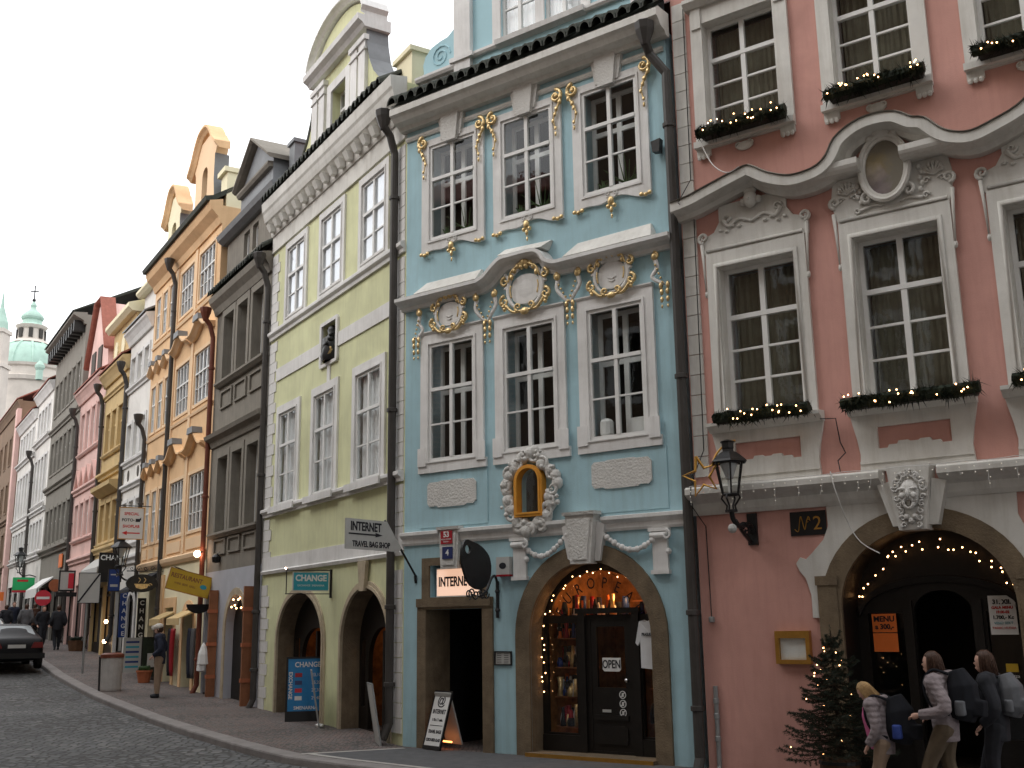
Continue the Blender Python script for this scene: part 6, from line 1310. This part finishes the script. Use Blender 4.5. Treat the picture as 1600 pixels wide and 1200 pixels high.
# grey awning box
o = thing('awning', 'pale grey sloping shop awning on the ochre house', 'awning', ST.pt(-24.6, 0, 0), -ST.a); MB().mould([(0, 4.7), (-.5, 4.25), (-.55, 3.45), (-.52, 3.45), (-.47, 4.2), (0, 4.62)], -3.2, 0).build('canvas', 'awning', o)
for u, z, lab in ((-24.6, 2.3, 'upper'), (-24.7, 1.6, 'lower')):
    o = thing('shop_lamp', '%s of two lit lamps in the dark shop window of the ochre house' % lab, 'lamp', ST.pt(u, .06, z), 0); MB().ball((0, 0, 0), .07, 8, 6).build('globe', 'lamp_on', o)
o = board('green_sign', 'green and red shop sign far up the street', 'sign', ST.pt(-41.5, .75, 4.3), RW, 1.0, .62, 'signgreen', None); MB().box(-.5, .5, -.03, .03, -.42, -.311).build('red_edge', 'noentry', o); MB().box(-.3, .2, -.02, -.016, .1, .2).build('emblem', 'red_ink', o)
o = board('round_sign', 'orange round sign beyond the no entry sign', 'sign', ST.pt(-35.5, .2, 4.0), RW, .5, .5, 'terracotta', None, poly=[(.28*cos(i*.4), .28*sin(i*.4)) for i in range(16)])
o = board('shop_sign', 'black framed sign with red and white panel by the pale pink house', 'sign', ST.pt(-29.5, .7, 3.95), RW, .5, .70, 'signgrey', 'iron', fw=.06); MB().box(.05, .3, -.02, -.016, -.3, .3).build('red_panel', 'noentry', o); MB().box(-.4, .4, -.04, .04, -.62, -.45).build('lower_panel', 'iron', o)
o = board('orange_sign', 'small orange shop sign at the far end of the street', 'sign', ST.pt(-52, .7, 4.0), RW, .6, .5, 'signorange', None)
o = board('orange_plaque', 'orange plaque high on the dark grey house', 'sign', ST.pt(-35.5, .06, 5.1), -ST.a, .9, .6, 'signorange', None)
o = thing('awning', 'white sloping awning on the dark grey house', 'awning', ST.pt(-37.5, 0, 0), -ST.a); MB().mould([(0, 4.5), (-.7, 3.95), (-.72, 3.55), (-.70, 3.55), (-.67, 3.9), (0, 4.42)], -3.4, 0).build('canvas', 'paper', o)
# traffic signs
p = street(-34.6, .8); o = thing('no_entry_sign', 'round red no entry sign on a grey pole', 'traffic sign', p, facing(p))
zc = 3.42-p.z
MB().tube([(0, 0, 0), (0, 0, zc+.3)], .045, 8).build('pole', 'galv', o)
MB().prism([(.34*cos(2*pi*i/28), zc+.34*sin(2*pi*i/28)) for i in range(28)], -.07, -.05).build('disc', 'noentry', o); MB().box(-.26, .26, -.076, -.071, zc-.055, zc+.055).build('bar', 'signwhite', o)
p = street(-19.9, 1.57); o = thing('zone_sign', 'square white sign with a black diagonal stripe on a thin pole', 'traffic sign', p, facing(p)); zc = 3.32-p.z
MB().tube([(-.03, 0, 0), (-.03, 0, zc+.2)], .035, 8).build('pole', 'galv', o); MB().box(-.32, .32, -.06, -.04, zc-.47, zc+.47).build('panel', 'signgrey', o)
MB().prism(rect(-.335, .335, zc-.485, zc+.485), -.064, -.038, [rect(-.315, .315, zc-.465, zc+.465)]).build('frame', 'iron', o); MB().obox((0, -.063, zc), (.30, 0, .45), (0, .002, 0), (-.022, 0, .015)).build('stripe', 'ink', o)
n = 20; MB().prism([(-.03+.09*cos(2*pi*i/n), zc+.17+.09*sin(2*pi*i/n)) for i in range(n)], -.0625, -.0605, [[(-.03+.07*cos(2*pi*i/n), zc+.17+.07*sin(2*pi*i/n)) for i in range(n)]]).build('emblem', 'signgrey', o)
# litter bin
p = street(-14.1, 1.9); o = thing('litter_bin', 'round pale concrete litter bin with a dark rim on the kerb', 'litter bin', p, 0)
MB().lathe([(.01, 0), (.26, 0), (.27, .05), (.29, .86), (.27, .88), (.25, .7), (.01, .7)], (0, 0, 0), 18).build('drum', 'bin', o); MB().lathe([(.285, .86), (.305, .86), (.305, .95), (.2, .99), (.19, .95), (.28, .9)], (0, 0, 0), 18).build('rim', 'rust_pipe', o); MB().tube([(-.27, -.1, 0), (-.30, -.1, .9)], .025, 6).build('post', 'iron', o)
p = street(-28.3, .35); o = thing('planter', 'low dark planter with a shrub at the pale pink house', 'planter', p, 0); MB().lathe([(.01, 0), (.3, 0), (.36, .4), (.3, .4)], (0, 0, 0), 10).build('tub', 'pot_wood', o); fir_garland(.5, 21).build('shrub', 'fir', o, loc=(0, 0, .45))
# ties and scarves hung by the shop door
for i, (u, m_, lab) in enumerate(((-15.05, 'dark_cloth', 'dark scarves hanging beside the square peach doorway'), (-14.75, 'plate_red', 'dark red scarves hanging between the peach doorways'), (-12.95, 'navy_cloth', 'blue clothes hanging beside the arched peach doorway'), (-12.6, 'grey_cloth', 'grey clothes hanging at the corner of the peach house'))):
    o = thing('hanging_scarf', lab, 'clothes', ST.pt(u, .12, 1.9), -ST.a, 'clothes hung outside the peach shop')
    s_ = MB()
    for k in range(4): s_.tube(smoothcurve([(-.1+.06*k, -.02, .1), (-.1+.07*k, -.05, -.4), (-.08+.05*k, -.03, -1.1-.1*(k % 2))], 4), [.05, .035], 6)
    s_.build('cloth', m_, o, smooth=True)
for i, (u, off, lab) in enumerate(((-11.0, .32, 'white bag hanging on the brown shutter of the grey house'), (-11.75, .12, 'white bag held inside the dark doorway of the grey house'))):
    o = thing('white_bag', lab, 'bag', street(u, off, .75 if i == 0 else .55), 0); MB().lathe([(.02, .0), (.15, .05), (.13, .3), (.06, .5), (.02, .58)], (0, 0, 0), 7).build('bag', 'paper', o)

o = thing('floodlight', 'small black floodlight on the blue wall high beside the drainpipe', 'lamp', BL.pt(5.36, 0, 9.28), -BL.a)
MB().prism([(-.06, -.10), (.06, -.12), (.08, .10), (-.08, .08)], -.16, -.05).build('housing', 'iron', o); MB().tube([(0, -.05, 0), (0, 0, .02)], .02, 6).build('arm', 'iron', o)

o = thing('litter', 'crumpled white paper on the pavement between the yellow arches', 'litter', street(-3.15, .25, .03), .4); lt = MB().ball((0, 0, 0), .07, 7, 5, (1.2, 1, .5)); lt.v = [(x+random.uniform(-.015, .015), y+random.uniform(-.015, .015), z+random.uniform(-.01, .01)) for x, y, z in lt.v]; lt.build('paper', 'paper', o)
# ============================================================ fir in a tub
o = thing('fir_tree', 'potted fir with small lights beside the pink archway', 'fir tree', PK.pt(2.25, .80, 0), -PK.a)
MB().lathe([(.01, 0), (.20, 0), (.24, .2), (.235, .36), (.2, .37), (.01, .34)], (0, 0, 0), 14).build('tub', 'pot_wood', o)
MB().lathe([(.235, .10), (.25, .10), (.25, .14), (.24, .14)], (0, 0, 0), 14).lathe([(.24, .27), (.255, .27), (.25, .31), (.24, .31)], (0, 0, 0), 14).build('hoop', 'iron', o)
r = random.Random(4); tr = MB().tube([(0, 0, .3), (.01, 0, 1.0), (0, .01, 1.84)], [.035, .008], 6); nd = MB(); tips = []
def needles(p0, p1, n, L_):
    ax = (p1-p0)
    if ax.length < 1e-4: return
    t = ax.normalized(); a = t.orthogonal().normalized(); b = t.cross(a)
    for i in range(n):
        q = r.uniform(0, 2*pi); d = (a*cos(q)+b*sin(q)+t*.7).normalized()*L_*r.uniform(.7, 1.2); s_ = t.cross(d).normalized()*.0035; p = p0+ax*r.random()
        nd.add([p-s_, p+s_, p+d], [(0, 1, 2)])
z = .40
while z < 1.78:
    R_ = .66*(1-(z-.40)/1.46)**.85+.05
    nb = 7 if z < 1.3 else 5; ph = r.uniform(0, 6)
    for i in range(nb):
        q = ph+2*pi*i/nb+r.uniform(-.25, .25); L_ = R_*r.uniform(.75, 1.12); dr_ = r.uniform(-.12, .05)
        P0 = Vector((0, 0, z)); P1 = Vector((L_*.6*cos(q), L_*.6*sin(q), z-.04+dr_*.5)); P2 = Vector((L_*cos(q), L_*sin(q), z+.03+dr_))
        br_ = smoothcurve([P0, P1, P2], 5); tr.tube(br_, [.009, .003], 4)
        tips.append(P2)
        for k in range(2, len(br_)):
            needles(br_[k-1], br_[k], 11, .036)
            if k % 1 == 0:
                for sg in (-1, 1):
                    tl = L_*.38*(1.1-k/len(br_)); d = Vector((-sin(q)*sg+.6*cos(q), cos(q)*sg+.6*sin(q), r.uniform(-.35, .15))).normalized()*tl
                    tr.tube([br_[k], br_[k]+d], [.003, .0015], 3, cap=False); needles(br_[k], br_[k]+d, int(8+tl*90), .036)
    z += .072
needles(Vector((0, 0, 1.7)), Vector((0, 0, 1.90)), 60, .04)
tr.build('trunk', 'bark', o); nd.build('crown', 'fir', o)
bulbs([tips[r.randrange(len(tips))]*.93+Vector((0, 0, .02)) for _ in range(26)], .008).build('bulbs', 'bulb', o)['kind'] = 'stuff'
# ============================================================ people
def organic(name, mb, m, parent, vox, it=4):
    ob = mb.build(name, m, parent, smooth=True)
    rm_ = ob.modifiers.new('r', 'REMESH'); rm_.mode = 'VOXEL'; rm_.voxel_size = vox; rm_.use_smooth_shade = True
    sm_ = ob.modifiers.new('s', 'SMOOTH'); sm_.iterations = it; sm_.factor = .5
    return ob
def person(label, pos, rz, h, P, mats, group=None, fine=True, hair='short', cap=False):
    o = thing('person', label, 'person', pos, rz, group); k = h/1.75; v = .009*k if fine else .022*k
    V = lambda q: Vector(q)*k
    lean = P.get('lean', 0.); hd = P.get('head', 0.)
    hipL, hipR = V((-.095, 0, .90)), V((.095, 0, .90))
    ch = V((0, lean*.6, 1.28)); nk = V((0, lean*.95, 1.46)); shL, shR = V((-.185, lean*.9, 1.40)), V((.185, lean*.9, 1.40))
    he = V((0, lean*1.1+.03+hd*.10, 1.61-abs(hd)*.05))
    legs = [(hipL, V(P['kL']), V(P['aL'])), (hipR, V(P['kR']), V(P['aR']))]
    arms = [(shL, V(P['eL']), V(P['wL'])), (shR, V(P['eR']), V(P['wR']))]
    def torso(mb, g):
        mb.tube([V((0, 0, .84)), V((0, .0, .95)), V((0, lean*.3, 1.10)), ch, V((0, lean*.85, 1.40)), nk], [.12*k+g, .155*k+g, .14*k+g, .165*k+g, .13*k+g, .06*k+g], 12, .78)
        mb.tube([shL*.55+shR*.45, shL], .085*k+g, 8); mb.tube([shR*.55+shL*.45, shR], .085*k+g, 8)
    def armt(mb, g, end=1.):
        for s_, e, w in arms: mb.tube(smoothcurve([s_, e, e+(w-e)*end], 4), [(.068*k+g), (.058*k+g), (.056*k+g), (.054*k+g), (.052*k+g), (.048*k+g), (.044*k+g), (.040*k+g), (.036*k+g)], 8); mb.ball(s_, .072*k+g, 8, 6); mb.ball(e, .052*k+g, 8, 6)
    def legt(mb, g):
        for a, b, c in legs: mb.tube(smoothcurve([a, b, c], 4), [.098*k+g, .09*k+g, .08*k+g, .07*k+g, .064*k+g, .062*k+g, .06*k+g, .05*k+g, .042*k+g], 8); mb.ball(b, .06*k+g, 8, 6); mb.ball(a, .098*k+g, 8, 6)
    B_ = MB(); torso(B_, -.012); armt(B_, -.012); legt(B_, -.014)
    tl = Matrix.Rotation(-hd*.9, 3, 'X')
    H_ = lambda q: he+tl @ V(q)
    B_.tube([nk-V((0, 0, .05)), H_((0, -.02, -.07))], .052*k, 8)
    s0 = len(B_.v); B_.ball((0, 0, 0), .1*k, 14, 10, (.80, .98, 1.18)); B_.ball((0, .03*k, -.065*k), .062*k, 10, 7, (.9, 1, .9))
    B_.tube([V((0, .085, .012)), V((0, .104, -.02))], [.009*k, .015*k], 6); B_.ball(V((0, .088, -.062)), .022*k, 8, 5, (1.3, .7, .5))
    for sg in (-1, 1): B_.ball(V((sg*.082, -.005, -.005)), .024*k, 6, 5, (.4, .8, 1.3))
    for i in range(s0, len(B_.v)): B_.v[i] = tuple(he+tl @ Vector(B_.v[i]))
    for s_, e, w in arms:
        d = (w-e).normalized(); sd_ = d.cross(Vector((0, 0, 1))); sd_ = sd_.normalized() if sd_.length > .1 else Vector((0, 1, 0)); up = sd_.cross(d)
        B_.tube([w, w+d*.045*k, w+d*.085*k], [.028*k, .036*k, .032*k], 8, .6)
        for j in range(4):
            b0 = w+d*.08*k+sd_*(.027-.018*j)*k; L_ = (.055, .065, .06, .045)[j]*k
            B_.tube([b0, b0+d*L_*.5, b0+d*L_*.85-up*L_*.45], [.0095*k, .009*k, .0075*k], 6)
        tb = w+d*.03*k+sd_*.03*k; B_.tube([tb, tb+d*.03*k+sd_*.02*k, tb+d*.065*k+sd_*.015*k], [.011*k, .010*k, .008*k], 6)
    organic('body', B_, mats['skin'], o, v*.8, 2)
    J = MB(); torso(J, .028); armt(J, .020, .96)
    J.tube([V((0, 0, P.get('hem', .80))), V((0, 0, .95))], [.165*k, .175*k], 12, .8)
    J.tube([nk-V((0, .01, .05)), nk+V((0, -.01, .03))], [.085*k, .07*k], 10)
    if P.get('hood'): J.tube([nk+V((-.10, -.06, .01)), nk+V((0, -.15, .03)), nk+V((.10, -.06, .01))], .055*k, 8)
    organic('jacket', J, mats['jacket'], o, v*1.3, 4)
    T = MB(); legt(T, .014); T.tube([V((0, 0, .80)), V((0, 0, 1.0))], [.14*k, .15*k], 12, .8)
    organic('trousers', T, mats['trousers'], o, v*1.3, 3)
    for a, b, c in legs:
        S_ = MB().tube([c+V((0, -.05, -.045)), c+V((0, .05, -.05)), c+V((0, .15, -.062))], [.045*k, .05*k, .036*k], 8, .9).tube([c+V((0, 0, .02)), c-V((0, 0, .04))], .05*k, 8)
        organic('shoe', S_, mats['shoe'], o, v*1.3, 2)
    Hh = MB(); Hh.ball((0, -.012*k, .012*k), .108*k, 14, 10, (.84, 1.0, 1.16))
    cut = [i for i in range(len(Hh.v)) if Hh.v[i][1] > .045*k and Hh.v[i][2] < .055*k]
    for i in cut: Hh.v[i] = (Hh.v[i][0]*.8, Hh.v[i][1]*.6, Hh.v[i][2])
    if hair == 'long':
        hs = MB(); rh = random.Random(int(h*100))
        for q in range(190):
            a_ = -pi*1.12+rh.random()*pi*1.24; rr_ = .098+rh.uniform(0, .012); w_ = rh.uniform(-.02, .02); L_ = rh.uniform(.10, .27)
            top = Vector((.03*cos(a_), .035*sin(a_)-.01, .128))*k; mid = Vector((rr_*.86*cos(a_), rr_*sin(a_)-.008, .03))*k
            hs.tube(smoothcurve([top, (top+mid)/2*1.13, mid, Vector(((rr_*.86+w_)*cos(a_), (rr_+w_)*sin(a_)-.01, -L_*.5))*k, Vector(((rr_*.8+w_*1.5)*cos(a_)+w_, (rr_+w_)*sin(a_)-.015, -L_))*k], 2), [.0075*k, .002*k], 4)
        for i in range(len(hs.v)): hs.v[i] = tuple(he+tl @ Vector(hs.v[i]))
        hs.build('hair_strands', mats['hair'], o, smooth=True)
    if False:
        for q in range(9): a_ = -pi*.95+q*pi*.9/8+ .1; Hh.tube([Vector((.085*cos(a_), .09*sin(a_)*.9, .02))*k, Vector((.092*cos(a_), .10*sin(a_), -.10))*k, Vector((.075*cos(a_), .10*sin(a_)-.01, -.24))*k], [.03*k, .032*k, .012*k], 6)
    for i in range(len(Hh.v)): Hh.v[i] = tuple(he+tl @ Vector(Hh.v[i]))
    if cap:
        organic('hair', Hh, mats['hair'], o, v*1.2, 2)
        C_ = MB().ball((0, -.005*k, .05*k), .115*k, 14, 8, (.88, 1.0, .75)).tube([Vector((0, .06, .05))*k, Vector((0, .17, .03))*k], [.07*k, .05*k], 8, .25)
        for i in range(len(C_.v)): C_.v[i] = tuple(he+tl @ Vector(C_.v[i]))
        organic('cap', C_, 'cap', o, v*1.2, 2)
    else: organic('hair', Hh, mats['hair'], o, v, 2)
    if fine:
        for sg in (-1, 1):
            e = MB().ball((0, 0, 0), .011*k, 8, 6); e.build('eye', 'ink', o, loc=he+tl @ V((sg*.033, .083, .012)))
    o['_he'] = 0; del o['_he']
    return o
WALK = dict(kL=(-.09, .20, .50), aL=(-.08, .26, .09), kR=(.09, .02, .47), aR=(.09, -.32, .13), eL=(-.27, -.08, 1.14), wL=(-.22, .22, 1.06), eR=(.27, -.05, 1.14), wR=(.23, .20, 1.02), lean=.05, head=.05, hood=True, hem=.78)
HEAD = radians(90)-PK.a
w1 = person('person in a pale pink padded jacket and olive trousers walking past the archway', PK.pt(3.86, 2.05, -.02), HEAD, 1.66, WALK, dict(skin='skin', jacket='jacket_pink', trousers='olive_cloth', shoe='dark_cloth', hair='brown_hair'), hair='long')
GIRL = dict(kL=(-.09, .08, .48), aL=(-.08, .02, .08), kR=(.09, .16, .50), aR=(.09, .20, .09), eL=(-.24, .02, 1.10), wL=(-.20, .16, .88), eR=(.24, .05, 1.12), wR=(.20, .18, .92), lean=.10, head=.75, hood=True, hem=.76)
w2 = person('fair haired person with bowed head in a pale pink jacket beside the fir', PK.pt(3.22, 2.1, -.03), HEAD, 1.37, GIRL, dict(skin='skin', jacket='jacket_pink', trousers='tan_cloth', shoe='dark_cloth', hair='blond'), hair='long')
DK = dict(kL=(-.09, .06, .48), aL=(-.08, -.10, .09), kR=(.09, .16, .48), aR=(.09, .20, .09), eL=(-.27, -.06, 1.12), wL=(-.24, .10, .94), eR=(.27, -.06, 1.12), wR=(.24, .10, .94), lean=.03, head=.05, hem=.76)
w3 = person('dark haired person in dark clothes walking behind the padded jacket', PK.pt(4.26, 1.6, -.02), HEAD, 1.66, DK, dict(skin='skin', jacket='dark_cloth', trousers='dark_cloth', shoe='dark_cloth', hair='brown_hair'), hair='long')
def backpack(label, pos, rz, s, m, straps=None):
    o = thing('backpack', label, 'backpack', pos, rz)
    organic('bag', MB().tube([(0, -.17*s, .0), (0, -.20*s, .12*s), (0, -.20*s, .34*s), (0, -.15*s, .50*s)], [.13*s, .17*s, .16*s, .09*s], 10).tube([(0, -.33*s, .04*s), (0, -.34*s, .2*s)], [.10*s, .10*s], 8), m, o, .012)
    organic('pocket', MB().tube([(-.15*s, -.2*s, .05*s), (-.16*s, -.2*s, .2*s)], [.06*s, .055*s], 8), straps or m, o, .012)
    for sg in (-1, 1): MB().tube(smoothcurve([(sg*.1*s, -.1*s, .46*s), (sg*.13*s, .06*s, .50*s), (sg*.14*s, .15*s, .36*s), (sg*.14*s, .10*s, .15*s), (sg*.12*s, -.08*s, .05*s)], 5), .016*s, 6, 1).build('strap', 'pack_black', o)
    return o
backpack('black backpack worn by the walker in the pale padded jacket', PK.pt(3.86, 2.05, .94), HEAD, 1.0, 'pack_black', 'pack_grey')
backpack('black and blue backpack on the fair haired person by the fir', PK.pt(3.22, 2.1, .69), HEAD, .95, 'pack_black', 'pack_blue')
backpack('grey backpack worn by the dark haired walker', PK.pt(4.26, 1.6, .96), HEAD, .85, 'pack_grey')
organic('pullover', MB().tube([(0, .09, .64), (0, .115, .80), (0, .155, .98), (0, .16, 1.08)], [.06, .075, .07, .045], 8), 'pink_cloth', w2, .012)
MAN = dict(kL=(-.09, .02, .48), aL=(-.10, .0, .09), kR=(.09, .03, .48), aR=(.11, .05, .09), eL=(-.27, -.06, 1.14), wL=(-.20, .12, .98), eR=(.27, -.06, 1.14), wR=(.20, .12, .98), lean=.02, head=.1, hem=.78)
pm_ = street(-11.4, 1.3)
person('man in a pale cap, dark navy jacket and tan trousers standing on the pavement', pm_, radians(97), 1.83, MAN, dict(skin='skin', jacket='navy_cloth', trousers='tan_cloth', shoe='dark_cloth', hair='brown_hair'), cap=True)
r = random.Random(12)
spec = [(-29.2, .95, 0, 'dark_cloth', 'tall person in dark clothes walking away near the pale pink house'), (-30.4, 1.35, .2, 'dark_cloth', 'person in black with a bag walking behind the no entry sign'), (-32.5, 1.7, -.2, 'grey_cloth', 'person in a grey coat beyond the no entry sign'), (-35.0, 1.0, .3, 'brown_hair', 'person in brown beyond the no entry sign'), (-36.5, 2.0, 0, 'dark_cloth', 'person in black near the white awning'), (-39.0, 1.4, .1, 'navy_cloth', 'person in navy in front of the tall white house'), (-41.0, 2.6, -.1, 'dark_cloth', 'person in dark clothes behind the white taxi'), (-44.0, 1.8, .2, 'grey_cloth', 'person in grey below the green sign'), (-47.0, 2.8, 0, 'dark_cloth', 'person in black at the distant white house'), (-49.5, 1.6, .3, 'dark_cloth', 'dark figure by the orange shop sign'), (-52.0, 3.2, 0, 'navy_cloth', 'navy figure at the street bend')]
for u, off, dz, m_, lab in spec:
    P_ = dict(DK); P_['kL'] = (-.09, .06+r.uniform(-.05, .1), .48)
    person(lab, street(u, off), radians(31.5)+dz+(pi if r.random() < .35 else 0), r.uniform(1.62, 1.8), P_, dict(skin='skin', jacket=m_, trousers='dark_cloth', shoe='dark_cloth', hair='brown_hair'), group='people up the street', fine=False)
person('dark clad person standing inside the doorway beside the brown shutter', street(-11.55, -.15), radians(80), 1.66, DK, dict(skin='skin', jacket='dark_cloth', trousers='dark_cloth', shoe='dark_cloth', hair='brown_hair'), fine=False)
# ============================================================ cars
def car(label, pos, rz, body, taxi=False):
    o = thing('parked_car', label, 'car', pos, rz)
    st_ = [(-2.15, .66, .38, .72, .74, .60), (-2.08, .78, .28, .86, .92, .70), (-1.95, .83, .25, .90, .98, .74), (-1.45, .85, .22, .92, 1.02, .74), (-1.05, .85, .2, .93, 1.25, .64), (-.65, .86, .2, .93, 1.39, .58), (0, .86, .2, .93, 1.43, .58), (.45, .86, .2, .92, 1.38, .58), (.95, .85, .2, .90, 1.12, .66), (1.25, .85, .2, .88, .96, .74), (1.75, .82, .22, .82, .86, .70), (2.1, .74, .28, .70, .74, .60), (2.18, .60, .4, .60, .62, .5)]
    V = []; n = 14
    for y, w, zb, zm, zt, wt in st_:
        half = [(w*.86, zb), (w, zb+.14), (w*1.01, (zb+zm)/2), (w*.97, zm), (wt+.04, zm+(zt-zm)*.75), (wt, zt), (wt*.5, zt+.02)]
        V += [(x, y, z) for x, z in half]+[(-x, y, z) for x, z in half[::-1]]
    F_ = [(i*n+j, i*n+(j+1) % n, (i+1)*n+(j+1) % n, (i+1)*n+j) for i in range(len(st_)-1) for j in range(n)]
    F_ += [tuple(range(n-1, -1, -1)), tuple((len(st_)-1)*n+j for j in range(n))]
    b = MB().add(V, F_).build('body', body, o, smooth=True); sb = b.modifiers.new('s', 'SUBSURF'); sb.levels = 1; sb.render_levels = 2
    MB().add([(-.64, -1.52, 1.02), (.64, -1.52, 1.02), (.54, -.82, 1.36), (-.54, -.82, 1.36)], [(0, 1, 2, 3)]).build('rear_window', 'car_glass', o)
    MB().add([(-.66, 1.22, .99), (.66, 1.22, .99), (.55, .5, 1.38), (-.55, .5, 1.38)], [(3, 2, 1, 0)]).build('windscreen', 'car_glass', o)
    for sg in (-1, 1):
        MB().add([(sg*.82, -1.3, .97), (sg*.83, -.1, .97), (sg*.64, -.1, 1.37), (sg*.66, -.75, 1.34)], [(0, 1, 2, 3)]).build('side_window', 'car_glass', o); MB().add([(sg*.83, .0, .97), (sg*.82, .95, .95), (sg*.64, .5, 1.34), (sg*.64, .0, 1.37)], [(0, 1, 2, 3)]).build('side_window', 'car_glass', o)
        MB().prism([(sg*.42, .66), (sg*.78, .66), (sg*.76, .84), (sg*.5, .84)], -2.16, -2.0).build('tail_lamp', 'tail_red', o); MB().prism([(sg*.45, .52), (sg*.74, .52), (sg*.72, .66), (sg*.48, .66)], 2.0, 2.17).build('headlight', 'chrome', o)
        MB().box(sg*.86-.02, sg*.86+.12*sg, .72, .84, .92, 1.04).build('mirror', body, o)
        for y in (-1.35, 1.35):
            t = MB(); t.lathe([(.18, -.09), (.30, -.1), (.32, -.07), (.32, .07), (.30, .1), (.18, .09)], (0, 0, 0), 20); t.xform(Matrix.Rotation(pi/2, 4, 'Y')); w = t.build('wheel', 'rubber', o, loc=(sg*.77, y, .31)); h_ = MB().lathe([(.01, -.05), (.19, -.05), (.19, .05), (.01, .05)], (0, 0, 0), 14); h_.xform(Matrix.Rotation(pi/2, 4, 'Y')); h_.build('rim', 'galv', w)
    MB().box(-.84, .84, -2.22, -1.98, .34, .50).build('bumper', 'rubber' if body == 'car_dark' else body, o); MB().box(-.26, .26, -2.185, -2.165, .66, .77).build('number_plate', 'signgrey', o); MB().box(-.28, .28, -2.178, -2.15, .64, .79).build('plate_frame', 'black', o)
    if taxi: MB().prism([(-.3, 1.42), (.3, 1.42), (.22, 1.58), (-.22, 1.58)], -.1, .1).build('taxi_sign', 'signyellow', o)
    return o
mat('car_glass', (.10, .115, .12), .08, 0, spec=.9)
def onroad(u, off): return ST.pt(u, off, hgt(u)-.125)
car('dark saloon car parked at the kerb with pale rear window', onroad(-23.2, 3.42), radians(31.5), 'car_dark')
car('pale taxi with a yellow roof sign parked ahead of the dark saloon', onroad(-29.0, 3.75), radians(31.5), 'car_white', True)
